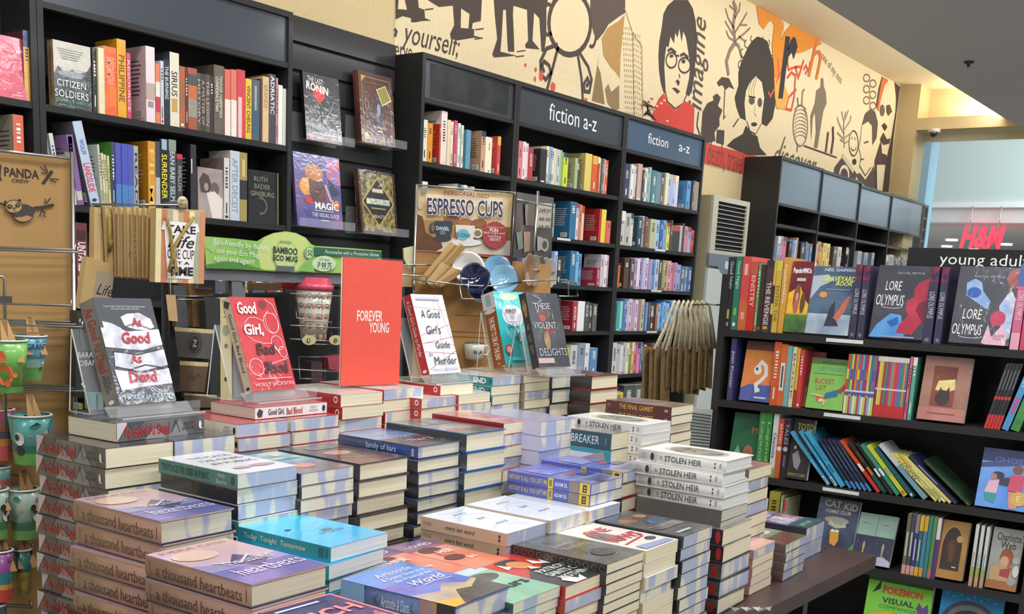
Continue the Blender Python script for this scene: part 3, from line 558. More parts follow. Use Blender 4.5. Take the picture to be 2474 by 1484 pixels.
# --- slatted display panel with face-out books on clear ledges
t = thing('slatwall_panel', 'black slatted wall panel between two bookcases holding face-out books', 'display panel', Matrix.Translation((3.05, 3.66, 0)))
b = MB(); b.box((0, .004, 0), (.742, .03, 2.473), BL2); b.build('backing', t)
z = 2.473; first = None
for i in range(20):
    z0 = max(z - .098, .01); b = MB(); b.box((0, -.008, z0), (.742, .006, z), BLK); b.build('slat', t); z -= .112
    if z < .12: break
def ledge(lab, x, z, w, y=3.652):
    r = thing('acrylic_ledge', lab, 'display ledge', Matrix.Translation((x, y, z)), 'clear ledges on the slatted panel'); A = clear_mat('acrylic', '#eef2f2', .09)
    b = MB(); b.box((0, -.12, 0), (w, 0, .003), A); b.build('base', r); b = MB(); b.box((0, -.123, 0), (w, -.12, .035), A); b.build('lip', r)
    b = MB(); b.box((0, -.003, 0), (w, 0, .12), A); b.build('back', r)
gs = 'face-out books on the slatted panel'
PP = (0, 3.565, 0)
def slat_book(lab, BL, TL, BR, T, **kw):
    q = onp(BL, Vector(PP), Y_); r = onp(BR, Vector(PP), Y_); W = (r - q).length * .98; k = onp(TL, Vector(PP), Y_); H = (k.z - q.z)
    faceout(lab, BL, PP, X_, Y_, q.z, round(W, 3), round(H * 1.02, 3), T, gs, tilt=7, **kw); ledge('clear ledge under the ' + lab.split(',')[0], q.x - .02, q.z - .004, W + .06)
slat_book('black comic volume with red and white brushed title, upper left on slatted panel', (741, 336), (722, 166), (829, 354), .018, cover='#2d2c2e|#3a3a3c|8', spine='#151516', pages='grey', front=[('e', .42, .72, .17, .12, '#c8352c'), ('p', [(.3, .64), (.5, .66), (.48, .55), (.36, .6)], '#c8352c'), ('t', 'THE LAST', .33, .9, .42, .08, '#e9e6e0', {'r': -4}), ('t', 'RONIN', .38, .79, .6, .12, '#ece9e2', {'r': -6, 'b': .03}), ('p', [(.45, .6), (.7, .58), (.76, .3), (.45, .28)], '#1a1a1c'), ('l', [(.45, .2), (.8, .6)], .015, '#8d8d90'), ('l', [(.42, .24), (.78, .54)], .012, '#8d8d90'), ('r', .15, .1, .85, .12, '#8c8c8a'), ('e', .12, .05, .07, .04, '#b8303c'), ('r', .25, .03, .9, .06, '#9a5a58')])
slat_book('brown leather-look volume with ornate gilt border, upper right on slatted panel', (874, 342), (866, 165), (957, 357), .035, cover='#5a352c|#4a2a24|10', spine='#6b382c', pages='cream', hard=True, front=[('l', [(.1, .07), (.1, .93), (.92, .93), (.92, .07), (.1, .07)], .012, '#a58a5c'), ('l', [(.18, .15), (.18, .86), (.84, .86), (.84, .15), (.18, .15)], .008, '#8a6c48'), ('p', [(.08, .94), (.22, .94), (.08, .84)], '#b8963c'), ('p', [(.1, .04), (.26, .06), (.18, .16), (.1, .14)], '#c4a24a'), ('e', .55, .45, .14, .22, '#3d3644'), ('e', .55, .5, .05, .08, '#8e98ac'), ('p', [(.5, .78), (.78, .86), (.95, .66), (.66, .56)], '#d8cd9c'), ('p', [(.53, .775), (.77, .845), (.91, .67), (.67, .58)], '#8a8640'), ('l', arc(.2, .55, .05, .08, 90, 400), .01, '#c9b48c'), ('t', 'Encyclopedia', .55, .24, .38, .05, '#e6dcc8'), ('r', .48, .18, .62, .2, '#e6dcc8')])
slat_book('large blue and red fantasy art volume, lower left on slatted panel', (719, 544), (706, 364), (831, 564), .016, cover='#3c4a86|#7a5a8c|7', pages='grey', front=[('r', .7, .62, 1, 1, '#c0606a|#8a6ab0|9'), ('e', .42, .74, .2, .13, '#8a5238|#b8743c|14'), ('e', .25, .55, .16, .12, '#d98a3c|#f0b860|12'), ('p', [(.3, .66), (.62, .62), (.66, .35), (.3, .35)], '#4a3038|#6a4440|14'), ('p', [(.7, .7), (.85, .62), (.98, .5), (.8, .45)], '#232a48'), ('l', [(.65, .6), (.75, .4), (.88, .32)], .05, '#c89a8c'), ('e', .88, .34, .06, .06, '#e8702c'), ('e', .27, .36, .08, .05, '#c8303c'), ('t', 'MAGIC', .66, .3, .52, .1, '#f0e9dc', {'b': .03}), ('r', .38, .225, .8, .235, '#c9c4c4'), ('t', 'THE VISUAL GUIDE', .62, .17, .6, .055, '#e9e4dc'), ('r', .5, .09, .68, .105, '#c9c4c4')])
slat_book('dark hardcover with dense gold filigree and diamond panel, lower right on slatted panel', (874, 562), (858, 405), (962, 575), .03, cover='#a89a58|#3f3420|38', spine='#4a2c26', pages='cream', hard=True, front=[('l', [(.03, .02), (.03, .98), (.97, .98), (.97, .02), (.03, .02)], .05, '#3a2630'), ('p', [(.5, .9), (.95, .5), (.5, .12), (.05, .5)], '#b4a55c'), ('p', [(.5, .87), (.91, .5), (.5, .15), (.09, .5)], '#231d22'), ('r', .35, .66, .65, .72, '#c8bc98'), ('r', .18, .47, .82, .56, '#8fa08a|#d8d8c0|30'), ('r', .3, .4, .7, .415, '#b8a870'), ('t', 'BEASTS', .52, .28, .34, .05, '#d8cfa4')])
# --- three fiction units
US = [1.963, 1.688, 1.433, 1.173, .905, .64, .37, .1]
bookcase('bookcase', 'black bookcase with dark paper taped over its header, right of the slatted panel', 3.814, 4.536, YF, YB, ZT, US, 2.232,
         header_art=[('p', [(.06, .92), (.94, .95), (.94, .08), (.5, .1), (.07, .04)], '#2c302f|#383c3a|9')], hdrmat=mat('#2c333c', 'gloss'))
bookcase('bookcase', 'black bookcase headed fiction a-z with the larger white lettering', 4.538, 5.587, YF, YB, ZT, US, 2.232, header_art=[('t', 'fiction a-z', .5, .53, .46, .5, '#eef1f4', {'b': -.004})])
bookcase('bookcase', 'black bookcase headed fiction a-z with smaller lettering, beside the air cooler', 5.589, 6.585, YF, YB, ZT, US, 2.232, header_art=[('t', 'fiction', .4, .55, .26, .36, '#eef1f4'), ('t', 'a-z', .75, .5, .15, .24, '#eef1f4')], hdrmat=mat('#33506e', 'gloss'))
def wsh(i, unit): return Shelf((0, YF + .01, 0), X_, Y_, US[i], WH % (('top', 'second', 'third', 'fourth', 'fifth', 'sixth')[i], unit), 'books in the fiction bookcases', .13)
uA, uB, uC = 'taped-header bookcase', 'larger-lettered fiction bookcase', 'smaller-lettered fiction bookcase'
wsh(0, uA).rel((1021, 388), (1211, 417), 'ece4cc:9 d8901c:9:175 _:14 c8381c:3 ece0d8:11:245 f0d8b0:5:210 efe0c8:5:205 _:3 c8486c:6:215 e8ecf0:4:205 5aa44c:4:205 e4e0d0:4:200 _:6 5a98b4:9:185 _:20 c49a78:9:195 efe6cc:5:172 f0e8d0:5:172 e8dfb8:5:172 _:12 d04440:7:188', back=None)
wsh(1, uA).rel((1019, 530), (1225, 560), 'f2f0ea:7:185 _:25 c9a070:12:175 _:2 e8e8e4:5 2c3440:5 e8e4dc:5 d8d4cc:5 c9c4bc:5 _:26 8a8f94:5 d8cc9c:5 _:4 b8b0a0:10')
wsh(0, uB).rel((1254, 436), (1469, 470), 'd87a84:6:190 f0d0d0:5:190 e8c8cc:5:185 b02c3c:8:165 _:14 1c1a1a:12:175 e8e4d4:5:195 8ab0c8:5:195 e8dcc0:5:192 d8c8a8:5:192 b8c8d0:5:190 9ab8a8:5:190 c8d840:9:180 _:14 a8b48c:6:165 3a3c3c:6:165 _:10 dcc870:14:205 d8601c:11:200 c8401c:4:198 e8dcc8:5:195 5c6a64:5:195 e8e0d4:4:195 d8562c:7:192')
wsh(1, uB).rel((1259, 560), (1474, 583), 'a8a4a0:5 d8d8d4:5 8a98a4:6 70707c:5 c4c8cc:6 9aa8b0:6 c0c4c0:7:195 5f7f8a:5 8c9498:5 _:22 2c6c94:10:205 e8e0dc:4:200 c8806c:4:195 e8c8a8:4:190 _:26 b82c2c:4:190 ead84c:9:190 e0685c:7:130', skin='wrap')
wsh(2, uB).rel((1262, 690), (1470, 699), '8a8cb0:5 c0b8d8:5 6a64a8:6 a8a0d0:5 7a78b8:5 d8d4e8:4 4c78b8:5 e8e4f0:5 5a80b8:5 b8c8e0:5 1c1c20:9:150 _:10 2a7098:9:192 7ab4d8:5:190 5a90c8:5:180 _:26 b03850:5:110 c8c0c4:5:188 e8e0e4:5:188 c8a0b0:5:186', skin='wrap')
wsh(3, uB).rel((1264, 812), (1440, 812), '6c6c78:5 a8a8b0:5 50548c:5 c8c8d0:5 3c3c44:6 8a8a90:6 d8d8d4:5 3a4c8c:4 1c2c5c:4 _:16 a82c34:6:170 efefec:9:172 4a4844:6:170 33302c:5:165 5c5850:6:160', skin='wrap')
wsh(4, uB).rel((1290, 895), (1441, 895), '9a9a94:8 8f8f88:8 c9c9c0:4 d8b040:5:170 c8cccc:5 8a94a8:5 e8e8e8:4 5a88b8:5:168', skin='wrap')
wsh(5, uB).rel((1300, 985), (1440, 985), 'c8c4b8:6 8a8878:6 4a5058:7 a8a498:6 c04438:5 d8cc9c:6 5a6a78:8')
wsh(0, uC).rel((1507, 492), (1694, 511), '34365a:10:200 e8e4dc:5:200 c9ccd0:4 6b5450:5 c8a898:8:215 3a4048:4 e0e0dc:5 7a9098:5 9ab8b8:4:210 487a84:9:195 6a848c:9:192 5c5c54:6:190 _:3 e0dcb0:6:198 b0b8dc:5:195 a8b4dc:5:195 b4bce0:5:195 d0ccdc:6:195 _:18 5a98d0:8:180 _:6 505860:4:190 a89890:5:188 c8bcb0:5:185 8a6c64:6:185', skin='wrap')
wsh(1, uC).rel((1497, 596), (1682, 611), 'c4c4bc:8 b8b8ac:8 d4d4cc:4:195 _:7 2c4854:7:180 a8bcc4:3 8a4434:3 _:6 b8bc98:9:180 a4c4dc:6:180 3c60a0:5 78a8c0:5 _:3 ecdc78:5:172 4c4c48:3 34322e:14:160 b8b8c0:4:168 3c3438:4 c88c94:6:168 b8a8d8:5:165 c8786c:5:150 a05058:5:150', skin='wrap')
wsh(2, uC).rel((1488, 695), (1669, 708), 'd86c1c:6:135 _:6 4c3428:8:180 _:2 5c4c44:7:180 b8a4c8:5:188 e8d8e4:5:185 9c90c0:5 c0b8d8:6 e0dcec:5 a894c4:5 5c94c8:7 b8ccdc:6 404448:6 98a058:5 c89884:6 e0a8b0:6 d88c9c:5 b88cb0:5 8ca8d8:8:172 5c6c7c:8:165 6c88b8:6:165 4c6ca4:8:165', skin='wrap')
wsh(3, uC).rel((1479, 800), (1661, 798), '145c54:8:165 4ca4a0:6:168 90e0dc:5 5878b0:5 c8c0d0:5 dcc8dc:6 c49cb8:6 e8e0ec:5 a8788c:5 c4c4a0:6 _:5 7c9cd8:4:180 4c3c58:3 30262a:12:175 a05c2c:4:175 8cc0ec:6:175 3068a0:3 8cbcec:6 2c64a0:3 90c0ec:6 3068a4:3 88b8e8:6 7c98a0:8 4c645c:7:172 5c7c8c:6:172 6c8494:6 9c7cb0:5:170', skin='wrap')
wsh(4, uC).rel((1477, 907), (1610, 900), 'ccccc8:7 bcbcbc:8 dcdce4:5:180 b8b8c0:4 e8ecd0:4 908c1c:7:180 e8c078:4 b85c78:4 e08cb4:5 5c6890:4 1c2c5c:3 c4d4e8:4 _:12 8c5830:6:185 e88c74:8:180 3a3050:4 4c5c8c:6:192 c8c8c4:5', skin='wrap')
wsh(5, uC).rel((1485, 1000), (1600, 990), 'd8c850:7:150 3c4444:9 4c5450:8 5c6058:6 6c7068:6 34443c:7')
# price strips on the shelf edges
def strip(lab, p, P0, R, D, z, w=.05, group='paper strips on the shelf edges'):
    q = onp(p, Vector(P0), Vector(D)); b = MB(); h = .012
    A = Vector((q.x, q.y, z - .018)) - Vector(D) * .001
    b.slab([A, A + Vector(R) * w, A + Vector(R) * w + Z_ * h, A + Z_ * h], -Vector(D), .0006, mat('#dcdcd6')); tag(b.build('shelf_label'), lab, 'label', group)
for lab, p, i in (('white paper strip on the second shelf edge of the larger-lettered fiction bookcase', (1346, 580), 1), ('white paper strip on the second shelf edge of the smaller-lettered fiction bookcase', (1582, 608), 1), ('white paper strip on the third shelf edge of the smaller-lettered fiction bookcase', (1573, 705), 2), ('white paper strip on the fourth shelf edge of the smaller-lettered fiction bookcase', (1562, 804), 3)):
    strip(lab, p, (0, YF + .002, 0), X_, Y_, US[i] + .006, .13)
# --- the run of far units
FX = [7.575, 8.40, 9.31, 10.22, 11.25]
for i in range(4):
    ly = (3.40, 3.42, 3.45, 3.47)[i]
    bookcase('bookcase', 'black bookcase with blank blue-grey header, %s past the air cooler' % ORD[i], FX[i], FX[i + 1] - .004, ly, 3.69 if FX[i + 1] < XE else ly + .2, 2.437 - (0, .0, .02, .01)[i], US, 2.10, 'unlabelled far bookcases', hdrmat=mat('#55677e', 'gloss'))
    rows = (('1883,566', '1965,586', 'a8b8d8:6 c8a0b8:5 d87890:7:190 _:10 50302c:6:165 7cb0dc:5:180 d8d8e8:5:178 c88c78:4 _:6 2c2434:10:165 4c6c9c:5 8ca4cc:6:170 6880b0:6:170', 0), ('1972,572', '2038,578', 'e8e4e0:5 d88c28:7:200 e0b060:6 ecd070:6 e8d458:7:195 _:10 4c403c:8:180 d4ccc4:8:185', 0), ('2048,582', '2118,590', '2c2c34:5 b8bcc4:6 9ca4ac:6 _:8 a8b0bc:8 _:6 8c98a8:8 _:8 7c8c9c:6', 0), ('2143,592', '2214,600', '8c8c88:9 c0b8b4:9 b08c84:6 3c3c3c:9 c8c8c4:5 4c5c6c:5 b0b8bc:5 302c30:6 _:5 8c4c3c:12:185', 0))[i]
    sh = Shelf((0, ly + .01, 0), X_, Y_, US[0] - .06 if 0 else US[1], 'upper shelf, %s far bookcase' % ORD[i], 'books in the far bookcases', .13)
    a = [float(v) for v in rows[0].split(',')]; c = [float(v) for v in rows[1].split(',')]; sh.rel(a, c, rows[2], skin='wrap')
    sh = Shelf((0, ly + .01, 0), X_, Y_, US[2], 'lower shelf, %s far bookcase' % ORD[i], 'books in the far bookcases', .13)
    rows = (('1955,660', '1968,662', 'b8c8dc:5 6c88a8:5 dce4ec:4'), ('1985,660', '2028,662', 'c8d4dc:3 _:2 a8a494:22:175 98bce0:4 c8a8b8:3'), ('2046,662', '2112,664', 'b0c4d8:5 8ca0b4:5 1c2028:7 98a8c0:7 20242c:7 90a8cc:7 40485c:6'), ('2136,662', '2190,664', '302c34:6 a8b8c8:5 7c5c6c:6 b8c0cc:6 2c3438:6 5c7080:8 c0ccd4:5'))[i]
    a = [float(v) for v in rows[0].split(',')]; c = [float(v) for v in rows[1].split(',')]; sh.rel(a, c, rows[2], skin='wrap')
t = thing('greeting_card', 'pale turquoise card standing at the end of the far bookcases', 'card', None)
q = hit((2232, 590), 1, 3.46); b = MB(); b.box((q.x, 3.45, 1.69), (q.x + .2, 3.46, 1.93), mat('#a8dce0')); tag(b.build('folded_card', t), None)
t2 = bookcase('display_column', 'narrow black slatted column closing the far bookcases', 11.26, 11.40, 3.48, 3.66, 2.42, [2.3, 2.19, 2.08, 1.97], None, cat='display panel')
# ================================================================ the display table
TZ = .76
t = thing('display_table', 'dark brown display table stacked with books', 'table', Matrix.Translation((.3, .885, 0)))
TB = mat('#3a2b29|#46332f|5', 'wood'); GL = mat('#4b4d50', 'metal')
b = MB(); b.box((-.6, 0, TZ - .035), (2.52, .985, TZ), TB); b.build('tabletop', t)
b = MB(); b.box((-.5, .12, TZ - .19), (2.34, .14, TZ - .035), mat('#4e5054', 'matte')); b.build('apron', t)
for x in (-.45, 2.24):
    for y in (.08, .88): b = MB(); b.box((x, y, 0), (x + .03, y + .03, TZ - .035), GL); b.build('leg', t)
STK = {}
def stack(key, desc, N, Y, W, H, t, cover, spine, pages='C', n=None, z=None, yaw=3, jit=1.0, base=None, rot=False, x=None, kinds=None, cat=None, name=None, **kw):
    """pile of one title; N = photo point of the near top corner, Y = depth of the front edge"""
    if x is None: q = hit(N, 1, Y); x, z = q.x, (z or q.z)
    base = TZ if base is None else base
    if n is None: n = max(1, round((z - base) / t)); t = (z - base) / n
    rnd = random.Random(key); W, H, t = round(W, 3), round(H, 3), round(t, 4); g = 'books stacked on the display table'
    for i in range(n):
        zt = z - i * t; k = kinds[i % len(kinds)] if kinds and i > 0 else {}
        pg = {'C': 'cream', 'F': 'film', 'B': 'blue', 'W': 'white', 'G': 'grey'}[pages[i % len(pages)]]
        a = radians(yaw + (rnd.uniform(-1.6, 1.6) if i else 0) * jit); dx, dy = (rnd.uniform(-.004, .004) * jit, rnd.uniform(-.004, .004) * jit) if i else (0, 0)
        T = t - .0006; c, s_ = cos(a), sin(a)
        U, V = Vector((c, s_, 0)), Vector((-s_, c, 0)); O = Vector((x + dx, Y + dy, zt - T))
        m = frame(O + U * H, V, -U, Z_) if rot else frame(O, U, V, Z_)
        kk = dict(cover=cover, spine=spine, pages=pg); kk.update(kw); kk.update(k)
        if i > 0: kk['front'] = ()
        if n == 1: lab = desc
        else: lab = '%s, %s' % (desc, 'topmost' if i == 0 else ORD[i] + ' from top')
        book(lab, m, H, W, T, g, **kk)
    STK[key] = (x, Y, z, t, n)
    return x, Y, z
def tt(_t, u, v, w, h, c, **o): return ('t', _t, u, v, w, h, c, o)
random.seed(3)
# --- back row
gad = [('p', [(0, 0), (.12, 1), (.0, 1)], '#cfc4c0'), ('p', [(.1, 1), (.22, .3), (.3, 1)], '#4a4a52'), ('p', [(.55, 0), (.7, .9), (.8, 0)], '#8b8a8c'), ('p', [(.3, 0), (.4, .6), (.55, 0)], '#9c9490'), tt('As Good As Dead', .33, .5, .5, .62, '#b8262c', b=.02), ('l', [(.6, .2), (.65, .85), (.7, .2)], .008, '#3a3a3e'), tt('HOLLY\nJACKSON', .8, .48, .15, .5, '#2b2b30'), ('e', .94, .5, .016, .22, '#f2f0ea'), ('p', [(.95, .35), (.98, .28), (.94, .28)], '#f2f0ea')]
GAD = dict(cover='#39393f', spine='#4c484a|#77726f|14', back='#39393f', skin='wrap', sp=gad)
stack('A1', 'grey crumpled-paper paperback with red spine title', (254, 1084), 1.60, .138, .198, .034, pages='CCFCCCFC', **GAD)
stack('A2', 'film-wrapped grey paperback behind the red-titled grey pile', (421, 1066), 1.605, .138, .198, .034, pages='BFBF', cover='#47474f', spine='#47474f', skin='wrap')
zA = STK['A1'][2]
q = hit((281.3, 1023.5), 2, zA + .034)
stack('A0', 'grey red-titled paperback lying crosswise under the left book stand', None, q.y, .13, .198, .034, x=q.x, z=zA + .034, n=1, rot=True, yaw=6, pages='C', **dict(GAD, sp=gad))
bad = dict(cover='#b8454a', spine='#e6ddcd', back='#b8454a', skin='wrap')
stack('B1', 'cream-spined red paperback, left column under the white-spined book', (573, 1026), 1.62, .13, .198, .026, pages='BFBFB', sp=[tt('HOLLY\nJACKSON', .86, .5, .12, .5, '#8b857c'), ('e', .96, .5, .018, .25, '#22201e')], **bad)
stack('B2', 'film-wrapped red paperback, right column under the white-spined book', (704.5, 1012.5), 1.63, .135, .198, .026, pages='BFFBF', **bad)
zB = STK['B1'][2]; q = hit((616.6, 986), 2, zB + .024)
stack('B0', 'white-spined paperback lettered in black and red, under the red display book', None, q.y, .13, .198, .024, x=q.x, z=zB + .024, n=1, rot=True, yaw=3, cover='#a83a40', spine='#f1eee8', pages='G', sp=[('p', [(.02, .5), (.05, .9), (.1, .7), (.09, .2), (.04, .15)], '#3a3c40'), tt('Good Girl,', .28, .5, .22, .6, '#1c1a1c', b=.015), tt('Bad Blood', .53, .5, .22, .6, '#c02a30', b=.015), tt('HOLLY\nJACKSON', .8, .5, .13, .6, '#8a8a8a'), ('e', .95, .5, .022, .28, '#1c1a1c')], skin='gloss')
red = dict(cover='#e4dcd2', spine='#b3242a', back='#b3242a', skin='wrap', sp=[('e', .93, .55, .03, .28, '#f0e6e0'), ('e', .93, .55, .018, .16, '#b3242a')])
stack('C1', 'red-spined white paperback, left column under the orange sign', (823, 954), 1.66, .135, .198, .0266, pages='CCBC', **red)
stack('C2', 'red-spined white paperback, right column under the orange sign', (927.6, 941.7), 1.67, .14, .198, .0266, pages='BCFC', **red)
stack('D1', 'film-wrapped red-edged paperback, left column below the white display book', (1018.6, 963.6), 1.64, .132, .198, .0245, pages='BCFC', **red)
stack('D2', 'red-edged paperback, right column below the white display book', (1108, 954), 1.64, .13, .198, .0245, pages='CBC', **red)
zD = STK['D1'][2]; q = hit((1064, 932), 2, zD + .0245)
stack('D0', 'red-spined paperback lying alone under the white display book', None, q.y, .13, .198, .0245, x=q.x, z=zD + .0245, n=1, **red)
stack('E1', 'teal-spined paperback with white lettering under the turquoise display book', (1190.4, 911.4), 1.66, .128, .198, .0245, cover='#ddd0c4', spine='#1f7f86', pages='BCCBC', back='#1f7f86', skin='wrap', sp=[tt('END', .8, .5, .2, .6, '#e9f2f0', b=.03), ('r', .95, .3, .98, .7, '#155a60')])
stack('F1', 'cream page-edged paperback right of the teal-spined pile', (1265.6, 905.5), 1.66, .128, .198, .0232, pages='CCBCFC', cover='#c9b8a4', spine='#8c7a68', skin='wrap')
stack('G1', 'black-edged wrapped hardcover behind the lavender film-wrapped pile', (1334, 907), 1.66, .14, .21, .0386, pages='FFC', cover='#2c3238', spine='#20262c', hard=True, skin='wrap')
stack('H1', 'black-spined hardcover with maroon board edges, right end of the back row', (1430, 909), 1.60, .155, .215, .0388, pages='C', cover='#8c2c2c', spine='#2c2624', back='#8c2c2c', hard=True, skin='wrap', front=[('r', 0, 0, 1, 1, '#4c3c38|#6c5850|9')])
# --- second row
stack('I1', 'teal-spined white paperback with hand-lettered black title', (573.5, 1146), 1.37, .132, .198, .025, cover='#e3e4e8', spine='#3f7f72', back='#2a2a30', pages='BBBFBF', kinds=[{}, dict(spine='#22222a', sp=()), dict(spine='#22222a', sp=())], skin='wrap',
      sp=[tt('THE PLACES I\'VE CRIED IN PUBLIC', .35, .5, .6, .5, '#1d4038', b=.01), tt('Holly\nBourne', .81, .5, .12, .7, '#c4e0d4'), ('e', .945, .5, .02, .28, '#1c3a4c')],
      front=[tt('THE PLACES', .55, .78, .7, .08, '#5a5c68'), tt('I\'VE CRIED', .55, .62, .7, .08, '#4a4c58'), tt('IN PUBLIC', .55, .46, .7, .08, '#4a4c58'), ('e', .7, .22, .22, .05, '#8f8a9c'), ('e', .35, .2, .15, .04, '#b7a8ac')])
mur = [('r', .0, .45, 1, 1, '#5da3bd|#b9d2c4|12'), ('e', .45, .28, .2, .09, '#cf8a72'), ('r', .1, .78, .8, .86, '#d8e4d4|#6f96a0|30'), ('r', .25, .62, .95, .7, '#d8e0c4|#7aa0a4|30')]
stack('J1', 'film-wrapped paperback with blue and grey cover beside the hand-lettered pile', (727, 1145), 1.37, .132, .198, .0239, cover='#6e6a6c|#8b8a90|9', spine='#1d1d22', pages='BFFB', skin='wrap', front=mur)
stack('K1', 'black-spined wrapped hardcover, grey cover with a peach oval', (868, 1122), 1.37, .142, .21, .0324, cover='#4a4340|#2a2624|9', spine='#222126', pages='C', hard=True, skin='wrap', front=[('e', .45, .55, .22, .1, '#c98a72'), ('r', .3, .75, .9, .9, '#8a8a84|#5c5a58|20')])
stack('L1', 'navy-edged hardcover with pale lettering under film', (1009, 1080), 1.38, .14, .21, .027, cover='#5c6f96', spine='#1f3f78', back='#22262e', pages='FCFFF', hard=True, skin='wrap', kinds=[dict(spine='#15181e', sp=())],
      sp=[tt('family of liars', .55, .5, .38, .6, '#c4d4e8', b=.01), ('r', .93, .2, .96, .8, '#b0b0a8')], front=[('r', 0, .5, 1, 1, '#3f69a8|#7d9cc4|6'), ('r', 0, 0, 1, .5, '#3a3030|#5c4c4c|7'), tt('family', .6, .72, .5, .12, '#c4ccd8', s=.2), tt('of', .6, .5, .2, .09, '#d8d4d4'), tt('liars', .6, .3, .5, .12, '#d8d0d0', s=.2), ('e', .75, .38, .12, .06, '#8c2c34')])
stack('M1', 'wrapped hardcover with bright blue board edges', (1126.4, 1049.5), 1.375, .142, .215, .0377, cover='#2f62a0', spine='#272b2b', back='#2f62a0', pages='C', hard=True, skin='wrap', front=[('r', .01, .01, .98, .99, '#4c5450|#8b8c84|10'), ('r', .1, .2, .5, .3, '#a03c3c'), ('r', .2, .6, .9, .8, '#b4b4a8|#5c6460|25')])
stack('N1', 'cream-paged paperback with red patterned cover, behind the blue-edged hardcovers', (1217, 1023), 1.40, .13, .198, .0264, cover='#b8544c|#d8a89a|16', spine='#8c1f24', pages='CBCB', skin='wrap')
stack('O1', 'lavender film-wrapped paperback with painted bluish reflections at the right end of the second row', (1308, 1019), 1.355, .135, .198, .0334, cover='#a8a6c4', spine='#c8c4d8', pages='B', skin='wrap', yaw=0)
HEIR = [tt('HOLLY\nBLACK', .07, .5, .07, .5, '#8a857c'), ('e', .165, .5, .022, .32, '#20201f'), ('r', .205, .05, .208, .95, '#55524c'), tt('THE', .265, .5, .03, .3, '#4c4a46'), tt('STOLEN HEIR', .52, .48, .42, .5, '#262420', b=.004), ('e', .88, .65, .008, .1, '#22201e'), ('e', .88, .35, .008, .1, '#22201e'), ('r', .93, .3, .95, .7, '#a8a49c')]
HFR = [('e', .52, .5, .36, .36, '#a8a49a|#d5d2c8|30'), ('e', .52, .5, .3, .3, '#5c5850|#a29e92|40')]
stack('P1', 'white black-lettered book behind the teal READER-like spine pile'.replace(' READER-like', ''), (1554, 1028.5), 1.22, .138, .205, .0227, cover='#e9e6de', spine='#e4e1d9', pages='WWC', sp=HEIR, front=HFR, yaw=2)
stack('Q1', 'maroon-spined paperback with yellow block title', (1623, 984.5), 1.36, .135, .198, .0245, cover='#6a4a44|#8a7468|14', spine='#5c2022', back='#5c2022', pages='C', sp=[tt('THE FINAL GAMBIT', .47, .48, .52, .58, '#e0b84c', b=.01), tt('{x}', .05, .5, .05, .5, '#d8a8a0'), ('r', .9, .35, .95, .65, '#b89a90')])
stack('R1', 'dark teal paperback with large white capitals on its spine', (1478, 1049), 1.25, .138, .205, .037, cover='#6a6058|#8c8a84|14', spine='#1f4e54', back='#2d3a3c', pages='C', jit=.4, sp=[tt('SHADOW BREAKER', .46, .5, .78, .5, '#e8efec'), ('r', .0, 0, .0, 0, '#e8efec'), ('r', .93, .3, .94, .7, '#7aa0a4')], kinds=[dict(spine='#2c9aa4', sp=[('r', 0, 0, .9, .7, '#e2ddd4'), ('p', [(.6, .3), (.9, .9), (.95, .3)], '#a89c94')])])
# --- third row
stack('W1', 'white doodle-covered paperback with tan spine, left of three', (1225, 1290), 1.12, .132, .198, .0255, cover='#dfe4ea', spine='#c2a78c', back='#c2a78c', pages='BFBF', skin='wrap', sp=[tt('STONE', .08, .5, .1, .28, '#8d7862'), tt('every last word', .47, .45, .34, .5, '#2f2924', s=.3), ('e', .92, .65, .012, .12, '#22201e'), ('e', .92, .35, .012, .12, '#22201e')],
      front=[tt('every', .5, .78, .3, .07, '#6a7aa0', s=.4), tt('last', .52, .55, .2, .07, '#6a7aa0', s=.4), tt('word', .55, .32, .28, .07, '#6a7aa0', s=.4), ('l', arc(.5, .55, .35, .18, 20, 160), .006, '#b4bccc'), ('l', [(.1, .2), (.4, .3), (.8, .15)], .006, '#b4bccc'), ('l', [(.2, .9), (.6, .85), (.9, .92)], .006, '#b4bccc')])
DOOD = _kw = dict(cover='#dde2ea', spine='#c2a78c', pages='BFB', skin='wrap', front=[tt('every', .5, .78, .3, .07, '#6a7aa0', s=.4), tt('last', .52, .55, .2, .07, '#6a7aa0', s=.4), tt('word', .55, .32, .28, .07, '#6a7aa0', s=.4), ('l', arc(.5, .5, .35, .2, 20, 160), .006, '#b4bccc'), ('l', [(.2, .9), (.6, .85), (.9, .92)], .006, '#b4bccc')])
stack('W2', 'white doodle-covered paperback, middle pile of three', (1329.5, 1258.5), 1.12, .135, .198, .0255, **DOOD)
zW = STK['W2'][2]
stack('W3', 'white doodle-covered paperback, right pile of three under the purple books', (1424, 1233), 1.12, .128, .198, .0235, z=zW, **DOOD)
HIS = [tt('HISTORY IS ALL YOU LEFT ME', .255, .5, .47, .42, '#d8c86a', b=.008), ('r', .5, .02, .56, .98, '#d8c04c'), ('r', .515, .2, .545, .8, '#8a7a30'), tt('ADAM SIL', .655, .5, .15, .36, '#eceef6', b=.01), ('r', .75, .02, .865, .98, '#8f7d78'), ('r', .87, .02, .99, .98, '#e6bf28'), ('r', .905, .15, .955, .85, '#2e2a26'), ('r', .92, .3, .945, .4, '#e6bf28'), ('r', .92, .55, .945, .65, '#e6bf28')]
HIF = [('r', 0, .0, 1, .28, '#3a3f68|#9aa0c4|12'), ('e', .55, .45, .14, .06, '#a8503c|#7a3a50|20'), ('r', .15, .55, .8, .85, '#8f94cc|#5c62b0|18'), ('r', .6, .3, .95, .42, '#3a3a58')]
PUR = dict(cover='#6468ba|#565ab0|8', spine='#5a5fae', back='#4a4e98', sp=HIS, front=HIF, skin='wrap')
